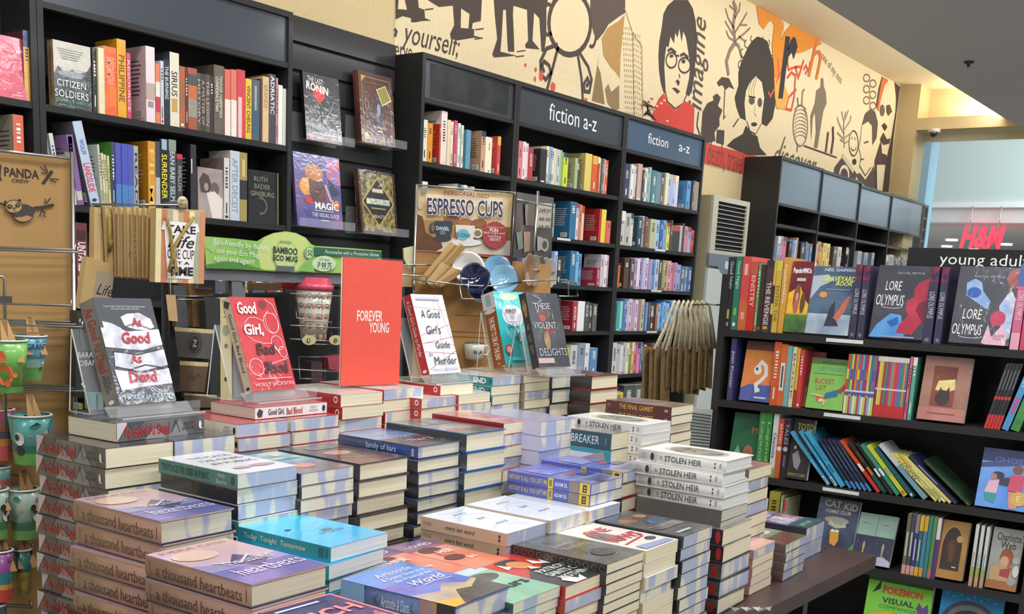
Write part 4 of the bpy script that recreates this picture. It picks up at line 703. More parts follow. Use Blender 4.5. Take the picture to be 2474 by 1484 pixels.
stack('T1', 'purple paperback with yellow spine lettering, front pair', (1429, 1173.5), 1.14, .13, .205, .0235, z=zW + .047, base=zW, n=2, pages='BF', kinds=[{}], **PUR)
STK['T1x'] = 0
q = hit((1506, 1143), 1, 1.15); zt2 = q.z
stack('T2b', 'maroon-edged hardcover under the rear purple paperback', None, 1.15, .14, .21, .0328, x=q.x - .004, z=zt2 - .0235, cover='#7c2226', spine='#2c2424', back='#7c2226', pages='C', hard=True, skin='wrap')
stack('T2', 'purple paperback with yellow spine lettering, single copy behind the front pair', None, 1.15, .135, .205, .0235, x=q.x, z=zt2, base=zt2 - .0235, n=1, pages='B', **PUR)
q = hit((1756, 1115), 1, .95)
for i in range(4):
    x0 = q.x + (0, -.006, -.004, 0, .001)[i]; zt = q.z - i * .0262
    book('white hardcover with black spine lettering, %s of the front-right white pile' % ('topmost', 'second from top', 'third from top', 'fourth from top', 'lowest lettered')[i], frame((x0, .95 + (0, .004, -.002, .003, 0)[i], zt - .0256), (cos(.03), sin(.03), 0), (-sin(.03), cos(.03), 0), Z_) @ Matrix.Rotation(radians((0, 2, 1, -1, 1)[i]), 4, 'Z'), .205, .138, .0255, 'books stacked on the display table', cover='#ebe8e0', spine='#e6e3db', back='#e6e3db', pages='white', hard=True, sp=HEIR, front=HFR if i == 0 else (), skin='gloss')
stack('U2', 'white-paged paperback under the lettered white hardcovers', None, .952, .138, .198, .024, x=q.x + .003, z=q.z - 4 * .0262, cover='#6a665f', spine='#5a564f', pages='G')
stack('V1', 'grey paperback with painted bluish film reflections, right of the white hardcovers', (1829, 1133), 1.0, .14, .198, .027, cover='#6a6266|#9c6a5c|14', spine='#5a5458', pages='CBCBC', skin='wrap', x=2.215, z=1.039)
# --- front row
stack('X1', 'dark ornate paperback with scrollwork spine, third from the table corner end'.replace(', third from the table corner end', ''), (1466.5, 1365), .925, .134, .198, .0178, cover='#3a3c3c|#5a5c58|18', spine='#2a2320', pages='CC', skin='wrap', jit=.5,
      sp=[('l', arc(.06 + i * .082, .5, .028, .3, 0, 320, 10), .004, '#8a7a6c') for i in range(12)], front=[tt('DANCE', .5, .66, .5, .07, '#b8ac84'), tt('THIEVES', .55, .54, .62, .07, '#b8ac84'), ('l', arc(.5, .75, .3, .12, 0, 360), .008, '#8a8c94'), ('l', arc(.55, .25, .3, .13, 0, 360), .01, '#6a6c74'), ('e', .55, .25, .22, .1, '#22262c'), ('l', [(.05, .03), (.05, .97), (.95, .97), (.95, .03)], .008, '#6c6a60')], kinds=[dict(cover='#3a3c3c', spine='#2a2a2a', sp=()), dict(spine='#1c1c1e', sp=())])
stack('Y1', 'white paperback with bold red hand lettering and cream spine', (1562, 1332), .93, .132, .198, .0235, cover='#e4ddd2', spine='#d8c8a8', pages='CCFF', skin='wrap', front=[('e', .3, .55, .22, .2, '#3c3434|#8a7468|20'), tt('ONE', .5, .72, .62, .16, '#c02c30', b=.04, s=.2), tt('VOWS', .5, .42, .85, .17, '#c43034', b=.04, s=.2), ('l', [(.1, .25), (.8, .32)], .04, '#b8303a'), ('e', .75, .22, .12, .05, '#2a3a5c'), ('p', [(.1, .15), (.9, .1), (.9, .02), (.1, .03)], '#8c9cc0')], sp=[('r', .05, .3, .09, .7, '#3a3028'), ('r', .45, .3, .8, .7, '#7a5c40'), ('r', .6, .3, .65, .7, '#b03030')])
CRW = dict(cover='#3a4048|#5c5a54|14', spine='#22252b', skin='wrap')
stack('Z1', 'dark cover paperback with orange figures, fully film-wrapped with painted bluish reflections', (1652, 1297), .93, .134, .198, .0249, pages='B', front=[('e', .3, .72, .2, .09, '#a86c4c|#6a4434|20'), ('e', .62, .5, .2, .1, '#2f4c6a|#4a6c8c|20'), ('e', .75, .75, .14, .07, '#b07c54'), ('r', .1, .28, .9, .42, '#8a8478|#3a3c3c|26'), ('r', .15, .1, .6, .14, '#c4c4bc')], **CRW)
q = hit((1747.5, 1281), 1, .94); za = q.z
stack('AA0', 'thick dark paperback with red-flecked spine, upper pair', None, .94, .155, .205, .0355, x=q.x, z=za, n=2, cover='#5c5450|#8a8078|16', spine='#2c1d1c', pages='CC', skin='wrap', sp=[('e', .95, .5, .03, .4, '#a02c24'), ('e', .8, .6, .04, .3, '#7a2420')], front=[('e', .2, .14, .14, .05, '#4a4a48'), ('r', .1, .6, .9, .75, '#a8a098|#5c5450|30')])
stack('AA1', 'black hardcover in crumpled film under the red-flecked pair', None, .935, .16, .21, .042, x=q.x - .003, z=za - .071, cover='#1d1f22', spine='#16171a', pages='BBC', hard=True, skin='wrap', sp=[('e', .93, .5, .04, .35, '#9c2a22')])
q2 = hit((1876, 1307), 1, .96)
stack('AB', 'salmon-covered paperback with painted bluish film reflections beside the black hardcovers', None, .955, .13, .19, .0205, x=q2.x - .132, z=q2.z, cover='#d8a298', spine='#c88c84', pages='BCCCCC', skin='wrap')
stack('AC', 'brown paperback with pink-grey spine standing alone near the table corner', (1899.2, 1316.4), .955, .14, .198, .0247, cover='#6a5c54|#8f9a88|9', spine='#4a3a3a|#6c5450|12', back='#2c2424', pages='B', skin='wrap', front=[('r', 0, .0, 1, .3, '#5a3430|#3a2a28|10'), ('e', .6, .45, .2, .07, '#d8d0c8'), ('r', 0, .6, .8, .9, '#9aa8a4|#5c6460|12')])
stack('AD', 'comic-panel cover paperback at the right end of the display table', (1949, 1278), 1.0, .14, .205, .036, cover='#5a6a9c', spine='#2a2c38', pages='BBC', skin='wrap', n=None, front=[('r', .05 + (i % 3) * .3, .28 + (i // 3) * .34, .33 + (i % 3) * .3, .58 + (i // 3) * .34, c) for i, c in enumerate(('#c8ccdc|#8c3c48|30', '#8ca0d0|#e4e0e4|30', '#d8d8dc|#a83c44|30', '#8fa8dc|#e0e4f0|26', '#5c78b8|#dcdce8|30', '#b8b4c8|#70506c|30'))] + [('r', 0, 0, 1, .24, '#24404a'), ('r', .15, .07, .7, .15, '#6aa0a4|#24404a|50')])
stack('AE', 'red and dark paperback with white hand lettering and a drawn face', (1366.6, 1418.5), .93, .136, .198, .0215, cover='#c83c34', spine='#a82c2c', back='#c83c34', pages='CB', skin='wrap', jit=.6, front=[('p', [(0, .0), (1, 0), (1, .5), (.72, .55), (.5, .48), (.3, .5), (0, .35)], '#33363a'), ('e', .38, .76, .2, .12, '#2a2c30'), ('e', .42, .66, .17, .12, '#d88c4c'), ('p', [(.18, .8), (.1, .62), (.26, .66)], '#ecdfc8'), ('p', [(.6, .6), (.7, .72), (.76, .58), (.85, .66), (.82, .5)], '#f0e6dc'), ('p', [(.2, .12), (.35, .2), (.45, .06), (.6, .12), (.5, 0), (.25, 0)], '#f0e6dc'), tt('PATRON', .6, .4, .62, .09, '#dfe9e0', b=.01), tt('SAINTS OF', .6, .28, .7, .09, '#dfe9e0', b=.01), tt('NOTHING', .62, .16, .7, .09, '#dfe9e0', b=.01), ('p', [(.34, .5), (.42, .58), (.5, .46)], '#ecdfc8')])
stack('AJ', 'pale green cover paperback with large black letters, partly covered by its neighbours', (1240, 1459), .93, .136, .198, .0182, cover='#7fb392|#a8ccb4|7', spine='#3f5c50', pages='FFC', skin='wrap', front=[('r', 0, .72, 1, 1, '#b8d4dc'), ('e', .6, .6, .3, .1, '#3c4448|#5c6468|9'), tt('are', .25, .82, .3, .06, '#55707a'), tt('yours', .55, .28, .75, .14, '#16211c', b=.02), ('e', .42, .55, .12, .06, '#a8c868'), ('e', .3, .62, .1, .05, '#2c5c6c')])
SKY = [('r', 0, .25, 1, 1, '#4a62b4|#7a7cc8|5'), ('r', 0, .62, 1, 1, '#3f78c4|#6a90d0|5'), ('p', [(0, .38), (.35, .3), (.6, .42), (.8, .3), (1, .34), (1, 0), (0, 0)], '#c9b27c|#8a7c9c|8'), ('p', [(0, .18), (.3, .12), (.35, 0), (0, 0)], '#d8a83c'), ('p', [(.2, .02), (.5, .24), (.7, .2), (1, .3), (1, 0), (.2, 0)], '#3a3634|#564c48|12'), tt('Aristotle', .55, .84, .6, .08, '#dfe6f4', s=.3), tt('& Dante Dive into', .55, .74, .7, .055, '#dfe6f4', s=.3), tt('the Waters of the', .57, .66, .6, .05, '#dfe6f4', s=.3), tt('World', .6, .54, .55, .1, '#eaeef8', s=.4), ('l', [(.4, .46), (.6, .48), (.85, .45)], .012, '#dfe6f4')]
q = hit((1100, 1468.6), 1, .93)
stack('AF', 'blue and violet sky cover hardcover with white script', None, .93, .146, .213, .036, x=q.x, z=q.z, n=1, yaw=5, cover='#5468b4', spine='#5a78ac|#6f86b8|7', back='#2a2c3a', pages='B', hard=True, skin='wrap', front=SKY, sp=[('r', .0, 0, .22, 1, '#7aa4d0|#88b0d8|9'), ('r', .7, 0, .86, 1, '#c8923c|#8c7aa0|12'), ('r', .85, 0, 1, 1, '#1e1c20'), tt('Aristotle\nDante', .47, .5, .3, .62, '#e4e8f2', s=.2, r=-90) if 0 else tt('Aristotle & Dante', .5, .5, .26, .5, '#e4e8f2', s=.2), ('l', [(.3, .25), (.34, .8), (.3, .5), (.35, .3)], .004, '#1f2c54'), ('l', [(.62, .25), (.65, .8), (.62, .5), (.66, .3)], .004, '#1f2c54')])
stack('AF2', 'blue-edged wrapped hardcover under the violet sky cover', None, .937, .142, .21, .03, x=q.x + .004, z=q.z - .036, yaw=2, cover='#2c52a8', spine='#22448c', pages='B', hard=True, skin='wrap')
q = hit((930, 1480), 2, .955)
stack('RI', 'dark blue pink-edged paperback with coral letters at bottom edge', None, .888, .128, .165, .02, x=.872, z=.985, yaw=1, cover='#26345c|#3a4a7c|12', spine='#c86a7c', pages='W', skin='gloss', front=[('r', .96, 0, 1, 1, '#d07a88'), ('r', .0, .97, 1, 1, '#d07a88'), ('r', .1, .88, .7, .91, '#d8dce8'), tt('RICH', .5, .62, .8, .2, '#e88a8c', b=.03), tt('BITCH', .5, .3, .8, .2, '#e88a8c', b=.03) if 0 else ('r', .1, .2, .9, .4, '#e88a8c|#26345c|40')])
HER = dict(cover='#e07a5c|#e8a08c|6', spine='#6a3c58', pages='C', skin='wrap', front=[('r', 0, .72, 1, 1, '#544a80|#a87a94|7'), ('e', .4, .66, .28, .09, '#5c3434'), ('e', .45, .5, .2, .1, '#c8503c|#e0745c|12'), ('e', .35, .36, .24, .08, '#5c3030'), tt('LOVED', .5, .84, .7, .08, '#f0dcd8', b=.02), tt('HER', .55, .55, .4, .1, '#f4e4dc', b=.03), tt('IN', .6, .26, .2, .07, '#f4e4dc', b=.02)])
stack('HE1', 'coral sunset-cover paperback with white capitals, left of a low pair', None, 1.10, .13, .198, .022, x=1.235, z=.945, **HER)
stack('HE2', 'coral sunset-cover paperback with white capitals, right of a low pair', None, 1.095, .098, .198, .022, x=1.368, z=.945, **HER)
q = hit((799, 1323), 1, 1.17)
stack('AG', 'bright cyan paperback with yellow hand-lettered spine', None, 1.17, .138, .205, .0257, x=q.x, z=q.z, jit=2.2, cover='#2fb4dc|#4cc4e6|5', spine='#1f8fa0', back='#2fa8cc', pages='WW', yaw=5, skin='wrap', sp=[tt('Today  Tonight  Tomorrow', .42, .48, .66, .48, '#f2ecc0', s=.15), ('r', .88, .2, .93, .85, '#176a78'), ('r', .95, .2, .97, .85, '#176a78')], front=[('l', [(.1, .5), (.3, .58), (.5, .5), (.9, .62)], .008, '#cfeaf4'), ('l', [(.4, .3), (.6, .36), (.75, .3)], .012, '#e4f2f8'), ('e', .62, .42, .09, .03, '#4a7a88'), ('e', .25, .6, .05, .02, '#1c3c4c'), tt('tomorrow', .6, .35, .4, .06, '#3a6c7c', s=.3)])
HB = [tt('CASS', .045, .5, .1, .13, '#6b4c3e', r=90) if 0 else ('r', .03, .2, .05, .8, '#a07a66'), tt('a thousand heartbeats', .52, .47, .82, .5, '#5c453a'), ('r', .965, .25, .972, .75, '#5c453a')]
HBF = [('r', 0, 0, 1, .42, '#5c5698|#7a72ac|6'), ('p', [(0, .55), (.35, .42), (.55, .6), (.75, .45), (1, .5), (1, .35), (0, .35)], '#8a84b4'), ('p', [(.35, .45), (.6, .62), (.78, .4), (.55, .3)], '#34305c'), ('e', .3, .75, .25, .12, '#d8b8a4'), tt('KIERA CASS', .5, .93, .8, .05, '#b88c84'), tt('heartbeats', .56, .24, .8, .15, '#d4d4e8'), tt('thousand', .55, .45, .6, .11, '#c9c4dc'), ('l', [(.2, .5), (.45, .42), (.7, .55)], .03, '#c8c4dc')]
HBK = dict(cover='#cda89c|#b89aa8|6', spine='#bd9078', back='#3c3450', skin='wrap', sp=HB, front=HBF)
stack('AI', 'tan-spined thick hardcover with brown lettering, rear pile', (385.8, 1260.5), 1.32, .14, .212, .0362, pages='BFCC', hard=True, jit=1.2, **HBK)
stack('AH', 'tan-spined thick hardcover with brown lettering, front pile', (604.8, 1413.6), 1.05, .142, .212, .0345, pages='C', hard=True, jit=1.0, **dict(HBK, skin='gloss'))
# torn film scraps on the table
b = MB(); q = hit((1850, 1470), 2, TZ)
for i in range(6):
    a = hit((1775 + i * 14, 1478 - (i % 2) * 9), 2, TZ + .002); c = hit((1790 + i * 14, 1470 + (i % 2) * 7), 2, TZ + .012)
    b.poly([a, (a.x + .02, a.y - .01, TZ + .003), c, (a.x + .002, a.y + .015, TZ + .009)], clear_mat('film scrap', '#ffffff', .4, .1))
tag(b.build('film_scrap'), 'crumpled clear film scrap on the table beside the black hardcovers', 'film scrap')
# ================================================================ upright display books on clear stands
AC = clear_mat('acrylic sheet', '#f4f7f6', .09); ACE = clear_mat('acrylic edge', '#dfe2d8', .55)
def stand_book(desc, BL, BR, TL, zs, Yp, T, tilt=24, sdesc='', wide=.0, **kw):
    zb = zs + .022; q = hit(BL, 2, zb) if Yp is None else hit(BL, 1, Yp)
    if Yp is not None: zb = q.z
    r = hit(BR, 1, q.y); yaw = kw.pop('yaw', 7); W = kw.pop('W', .13); H = kw.pop('H', .198); a = radians(yaw); R = Vector((cos(a), sin(a), 0)); D = Vector((-sin(a), cos(a), 0)); k = radians(tilt)
    y = Z_ * cos(k) + D * sin(k); z = R.cross(y); O = Vector((q.x, q.y, zb)) - z * T
    book(desc, frame(O, R, y, z), H, W, T, 'upright books on clear stands', **kw)
    st = thing('book_stand', 'clear acrylic stand holding the ' + sdesc, 'book stand', frame((q.x, q.y, zs), R, D, Z_), 'clear acrylic book stands'); w0, w1 = -.03 - wide / 2, W + .03 + wide / 2
    dz = zb - zs
    b = MB(); b.box((w0, -.045, .0), (w1, .10, .003), AC); b.box((w0, -.045, .003), (w1, -.043, .005), ACE); b.build('base', st)
    b = MB(); b.slab([(w0, -.012, .003), (w1, -.012, .003), (w1, .005, dz - .004 + .002), (w0, .005, dz - .002)], (0, -1, .4), .002, AC); b.slab([(w0, -.03, .003), (w1, -.03, .003), (w1, -.032, dz + .003), (w0, -.032, dz + .003)], (0, -1, 0), .002, AC); b.build('lip', st)
    b = MB(); yb = T * cos(k) + .006; p = [(w0, yb, .003), (w1, yb, .003), (w1 - .012, yb + .15 * sin(k) + .01, .16 * cos(k)), (w0 + .012, yb + .15 * sin(k) + .01, .16 * cos(k))]
    b.slab(p, (0, -cos(k), sin(k)), .003, AC)
    for i in (3,): b.tube([p[i], p[0]], .0016, ACE, 4)
    b.tube([p[0], (w0, .1, .004), p[3]], .0014, ACE, 4); b.build('back_rest', st)
zA0 = STK['A0'][2]
paper = '#a9abb4|#e2e2e8|26'
stand_book('grey display book with torn paper bands and red brushed title, leftmost upright', (290, 979.6), (444, 964.5), (236, 702), zA0, None, .04, tilt=20, sdesc='leftmost upright book with torn paper bands', yaw=6, W=.128, H=.198, cover='#43454c', spine='#8b8580|#6a6562|14', pages='cream', skin='wrap',
    front=[tt('From the No.1 New York Times-bestselling author\nof A Good Girl\'s Guide to Murder', .5, .91, .72, .04, '#c9cace'), ('p', [(.38, .82), (.5, .85), (.72, .86), (.9, .8), (.93, .72), (.8, .69), (.6, .7), (.42, .73)], paper), ('p', [(0, .72), (.3, .72), (.42, .68), (1, .7), (1, .55), (.6, .5), (0, .54)], paper), ('p', [(.05, .78), (.2, .76), (.35, .71), (.25, .68), (.05, .7)], paper), ('p', [(.12, .5), (.4, .47), (1, .5), (1, .35), (.5, .3), (.08, .36)], paper), ('p', [(.05, .33), (.5, .28), (1, .32), (1, .17), (.6, .16), (.08, .13)], paper),
           ('l', [(.1, .5), (.5, .46), (.9, .5)], .02, '#2d2e34'), ('l', [(.3, .32), (.6, .36), (.95, .32)], .018, '#34353c'), ('l', [(.42, .73), (.6, .76), (.85, .7)], .012, '#55565e'), tt('As', .62, .77, .17, .085, '#b3262e', s=.15, b=.02), tt('Good', .55, .62, .5, .11, '#b3262e', s=.12, b=.03), tt('As', .45, .42, .2, .09, '#b3262e', s=.15, b=.02), tt('Dead', .5, .25, .5, .11, '#b3262e', s=.12, b=.03), tt('HOLLY JACKSON', .52, .055, .85, .05, '#9cc4d0')],
    sp=[tt('As Good As Dead', .37, .5, .6, .6, '#a8262c', b=.02), tt('HOLLY\nJACKSON', .78, .5, .17, .5, '#2b2b30'), ('e', .95, .5, .02, .2, '#f0ece2')])
string = '#f0e4e4'
stand_book('red display book with looping white string and script title', (611.5, 946), (742, 938), (576, 699), STK['B0'][2], None, .024, tilt=20, sdesc='red upright book with looping string', yaw=6, W=.128, H=.198, cover='#c03038|#cc3c40|8', spine='#cdbfa4', pages='white', skin='wrap',
    front=[('e', .68, .92, .1, .05, '#7a2c34')] + [('l', arc(.78, .72, .17, .11, 0, 360, 22), .008, string), ('l', arc(.8, .73, .14, .12, 100, 420, 22), .008, string), ('l', [(.62, .74), (.45, .78), (.3, .78), (.18, .72), (.15, .6), (.3, .53), (.5, .5), (.65, .5)], .008, string), ('l', arc(.8, .5, .13, .08, 0, 360, 20), .008, string), ('l', arc(.88, .4, .09, .06, 0, 360, 20), .008, string), ('l', [(.95, .33), (.7, .3), (.5, .27), (.35, .22), (.3, .18)], .008, string), ('l', arc(.2, .25, .15, .09, 0, 360, 20), .009, string), ('l', [(.75, .98), (.9, .92), (.95, .8)], .008, string), ('l', [(.65, .5), (.72, .46), (.8, .38)], .02, string)] +
          [tt('Good', .3, .88, .42, .13, '#f6efe6', s=.12, b=.03), tt('Girl,', .33, .64, .42, .14, '#f6efe6', s=.12, b=.03), tt('Bad', .5, .44, .42, .12, '#3a2226', s=.12, b=.02), tt('Blood', .64, .24, .52, .13, '#33242a', s=.12, b=.02), ('r', .12, .115, .92, .125, '#d8a8a4'), tt('HOLLY JACKSON', .5, .055, .86, .05, '#d8c4c4')],
    sp=[('p', [(.02, .3), (.06, .9), (.12, .5), (.08, .1)], '#33302e'), tt('Good Girl, Bad Blood', .48, .5, .62, .45, '#2c2624', s=.1), ('e', .96, .5, .016, .22, '#2c2624')])
thread = '#b8404c'
stand_book('white display book crossed by red threads, black hand-lettered title', (1038.8, 904.7), (1128, 898), (1015, 698.5), STK['D0'][2], None, .026, tilt=20, sdesc='white upright book crossed by red threads', yaw=4, W=.126, H=.198, cover='#e9e9ec', spine='#b0222a', pages='white', skin='wrap',
    front=[('l', [(0, .84), (.4, .82), (1, .8)], .007, thread), ('l', [(.72, 1), (.8, .84), (.95, .45), (1, .3)], .007, thread), ('l', [(0, .48), (1, .62)], .007, thread), ('l', [(0, .38), (1, .46)], .007, thread), ('l', [(0, .28), (1, .24)], .007, thread), ('l', [(0, .05), (1, .28)], .009, thread), ('l', [(.65, 1), (.55, 0)], .006, thread), ('l', [(.1, .4), (1, .35)], .006, thread), tt('A Good', .45, .75, .6, .1, '#222226', s=.15), tt('Girl\'s', .42, .55, .45, .11, '#222226', s=.15), tt('Guide', .6, .36, .45, .09, '#222226', s=.15), tt('to', .15, .24, .12, .045, '#222226', s=.15), tt('Murder', .57, .16, .72, .1, '#1c1c20', s=.12), tt('HOLLY JACKSON', .5, .045, .8, .04, '#6a7c9c'), ('r', .1, .93, .85, .96, '#c4ccd8')],
    sp=[tt('A Good Girl\'s Guide to Murder', .42, .5, .7, .45, '#f0d8d4', s=.1), ('e', .95, .5, .02, .25, '#f0d8d4')])
stand_book('turquoise display book with rust-brown spine and white speech bubble', (1222.4, 881), (1282, 876), (1195.5, 678), STK['E1'][2], None, .046, tilt=18, sdesc='turquoise upright book', wide=-.044, yaw=-6, W=.12, H=.198, cover='#2fb5b8|#45c4c4|5', spine='#8c4a22', pages='cream', skin='wrap',
    front=[('e', .45, .93, .3, .05, '#c8e0a8'), ('e', .5, .67, .34, .15, '#e9e6ee'), ('l', [(.22, .72), (.3, .58), (.7, .58), (.78, .72)], .012, '#7a6c7c')] + [('l', [(.2 + i * .055, .5 - (i % 3) * .03), (.24 + i * .05, .4 - (i % 4) * .04)], .012, '#cfeef0') for i in range(12)] + [tt('THE', .45, .79, .13, .04, '#2c2c34'), tt('FIRST', .45, .73, .34, .06, '#2c2c34', b=.01), tt('TO', .45, .65, .13, .04, '#2c2c34'), tt('DIE AT', .45, .52, .36, .06, '#2c2c34', b=.01), tt('THE', .5, .43, .2, .05, '#2c2c34', r=-30), tt('END', .55, .31, .28, .06, '#2c2c34', b=.01, r=-50), ('e', .16, .2, .12, .07, '#c4543c'), ('e', .16, .2, .08, .045, '#e9b8a4'), ('r', .2, .05, .75, .09, '#7cc8c8')],
    sp=[('r', 0, 0, .22, 1, '#c9c4c4'), ('r', .03, .3, .18, .7, '#8fa8a8'), ('e', .25, .5, .03, .45, '#d8c8b4'), tt('THE FIRST TO DIE AT THE END', .62, .5, .58, .42, '#f0dcc8', b=.02), ('r', .95, .4, .97, .6, '#d8a888')])
stand_book('charcoal display book with ornate pale lettering, rightmost upright', (1303, 888), (1378, 881), (1286.5, 678), STK['F1'][2], None, .024, tilt=18, sdesc='rightmost upright charcoal book', wide=-.044, yaw=-4, W=.13, H=.198, cover='#3b3c40|#4a4c50|9', spine='#26262a', pages='cream', skin='wrap',
    front=[('e', .42, .72, .24, .08, '#5c4c4c'), ('e', .38, .66, .1, .05, '#b8483c'), ('e', .52, .5, .12, .06, '#c04c3c|#6a3c34|30'), ('e', .4, .36, .1, .12, '#a88a5c|#6a5844|30'), ('l', [(.2, .97), (.45, .9), (.3, .86)], .012, '#b8bcc0'), tt('THESE', .42, .82, .5, .08, '#c4c8c8'), tt('VIOLENT', .4, .56, .72, .09, '#b8bcbc'), tt('DELIGHTS', .52, .2, .86, .1, '#b4b8bc'), ('r', -.0, .05, .5, .12, '#c0a8a4')],
    sp=[('e', .2, .5, .12, .3, '#6a4434|#a08450|40'), tt('THESE', .45, .5, .08, .4, '#8c8c8c'), tt('VIOLENT', .6, .5, .1, .4, '#8c8c8c'), tt('DELIGHTS', .75, .5, .12, .4, '#8c8c8c')])
# orange sign in its clear holder
q0 = hit((822, 933), 1, 1.70); zc = STK['C1'][2]; q0 = hit((822, 933), 2, zc + .006); a = radians(-8); R = Vector((cos(a), sin(a), 0)); D = Vector((-sin(a), cos(a), 0))
pl = lambda p: onp(p, q0, D); BRp, TLp, TRp = pl((963, 931)), pl((815, 613)), pl((961, 627)); Ws = (BRp - q0).dot(R); Hs = ((TLp.z + TRp.z) / 2 - q0.z)
t = thing('display_sign', 'tall orange sign reading FOREVER YOUNG in a clear holder on the table', 'sign', frame((q0.x, q0.y, zc + .001), R, D, Z_))
b = MB(); b.box((0, -.0015, .005), (Ws, .0015, Hs), mat('#ea3f1c', 'paper')); art(b, (0, -.0015, .005), X_, Z_, Ws, Hs - .005, [tt('FOREVER', .46, .555, .43, .085, '#f6e8dc', b=.02), tt('YOUNG', .62, .462, .34, .085, '#f6e8dc', b=.02)], 'gloss'); b.build('sign_card', t)
b = MB(); HM = clear_mat('holder', '#ffffff', .015, .02); b.box((-.006, -.005, .003), (Ws + .006, -.0035, Hs + .004), HM); b.box((-.006, .003, .003), (Ws + .006, .005, Hs + .004), HM); b.box((-.006, -.05, 0), (Ws + .006, .06, .003), AC); b.tube([(-.005, -.004, .003), (-.005, -.004, Hs)], .0016, mat('#d8b89c', 'gloss'), 4); b.build('acrylic_holder', t)
# ================================================================ young adult shelving on the right
LF = Vector((-.05388, .99855, 0)); RF = -LF; DF = Vector((.99855, .05388, 0)); PF = Vector((3.5616, 1.16, 0))
DKB = mat('#1b1815', 'wood'); DKI = mat('#120f0d', 'wood')
fz = [1.302, 1.05, .794, .536, .275, .06]; S0, S1 = -.607, .497
t = thing('bookshelf', 'dark open bookshelf on the right headed young adult', 'bookshelf', frame(PF, RF, DF, Z_))
for a, h in ((S0, 1.495), (S1, 1.495)): b = MB(); b.box((a, 0, 0), (a + .026, .30, h), DKB); b.build('side_panel', t)
b = MB(); b.box((S0 + .026, .285, 0), (S1, .30, 1.54), DKI); b.build('back_panel', t)
for z in fz: b = MB(); b.box((S0 + .026, .0, z - .024), (S1, .285, z), DKB); b.build('shelf', t)
b = MB(); b.box((S0 + .1, .05, fz[3] - .26), (S0 + .115, .285, fz[3] + .0 - .024 + 0), DKB); b.build('divider', t) if 0 else None
b = MB(); b.box((S0 + .19, .04, fz[3]), (S0 + .205, .285, fz[2] - .024), DKB); b.build('divider', t)
Ph = PF + DF * .255; hx = (onp((2193, 620), Ph, DF) - PF).dot(RF); hz1 = onp((2193, 598), Ph, DF).z; hz0 = onp((2193, 650), Ph, DF).z - .03; tx0 = (onp((2270, 628), Ph, DF) - PF).dot(RF); tx1 = tx0 + (onp((2474, 628), Ph, DF) - onp((2270, 628), Ph, DF)).dot(RF) * 1.06; tz0 = onp((2300, 648), Ph, DF).z; tz1 = onp((2300, 612), Ph, DF).z
hb = MB(); hb.box((hx, .255, hz0), (S1 + .026, .30, hz1), mat('#0b0a0a', 'matte')); art(hb, (tx0, .255, tz0), X_, Z_, tx1 - tx0, tz1 - tz0, [tt('young adult', .5, .5, 1, 1.0, '#f2f2ee', b=-.002)], 'matte'); hb.build('header_sign', t)
GY = 'books on the young adult bookshelf'
class KidShelf(Shelf): nm = 'childrens_book'
def fsh(i, depth=.15, off=.012): return KidShelf(PF + DF * off, RF, DF, fz[i], '%s shelf of young adult bookshelf' % ('top', 'second', 'third', 'fourth', 'lowest')[i], GY, depth)
def ff(lab, i, BL, BR, TL, T=.02, off=.012, tilt=9, **kw):
    P = PF + DF * off; q = onp(BL, P, DF); r = onp(BR, P, DF); W = (r - q).dot(RF); k = onp(TL, P + DF * .03, DF); H = (k.z - fz[i]) * kw.pop('hm', 1.0)
    kw.setdefault('skin', 'gloss')
    a = (q - PF).dot(RF); O = PF + RF * a + DF * off; rr = radians(tilt); y = Z_ * cos(rr) + DF * sin(rr); z = RF.cross(y); O = Vector((O.x, O.y, fz[i] + .001)) - z * T + Z_ * 0
    O.z = fz[i] + .001 + T * sin(rr) * 0 + max(0, z.z * T)
    return book(lab, frame(O, RF, y, z), round(H / cos(rr), 3), round(W, 3), T, GY, name='childrens_book', **kw)
s = fsh(0)
s.px((1745, 796), (2474, 848), [(1746, 1763, 622, '#1b1d1e', dict(t=('Good Night', '#c8ccc8', .25, .38), sp=[('r', .72, .3, .85, .7, '#c8c050'), ('r', .9, .3, .95, .7, '#a8a8a8')], dx=.1, W=.17)), (1764, 1779, 620, '#2f7a62', dict(t=('Good Night', '#c4dccc', .25, .38), sp=[('r', .7, .3, .8, .7, '#8ab850'), ('r', .9, .3, .95, .7, '#e4ece4')], dx=.1, W=.17)),
    (1780, 1800, 620, '#d84a44', dict(back='#c8304c', sp=[('r', .6, 0, 1, 1, '#cf6a34'), ('r', .1, .3, .25, .7, '#f0b8a4'), ('r', .75, .3, .85, .7, '#f0a88c')], dx=.1, W=.18)), (1800, 1818, 632, '#c8302c', dict(t=('MINISTRY', '#f0c8b8', .4, .5), sp=[('r', .0, 0, .2, 1, '#c05a48')], dx=.1)), (1819, 1826, 636, '#6c9a5c', dict(dx=.1)), (1826, 1837, 640, '#35302e', dict(dx=.1)), (1838, 1856, 630, '#4a2a2e', dict(t=('THE REVENGE', '#f0dcd8', .6, .6), sp=[('r', .0, 0, .1, 1, '#302020'), ('r', .92, .2, .96, .8, '#c8a84c')], dx=.1)), (1856, 1862, 628, '#1e1a1a', dict(sp=[('r', 0, 0, .35, 1, '#d8b83c'), ('r', .6, 0, .75, 1, '#d8c44c')], dx=.1)),
    (1862, 1876, 630, '#d8b03c', dict(t=('ENTER THE', '#8a6a1c', .6, .5), sp=[('r', 0, 0, .15, 1, '#e0c850')], dx=.1)), (1877, 1890, 622, '#e0a034', dict(t=('PopularMMOs', '#fff0d0', .35, .5), back='#5c8088', dx=.1, W=.18))])
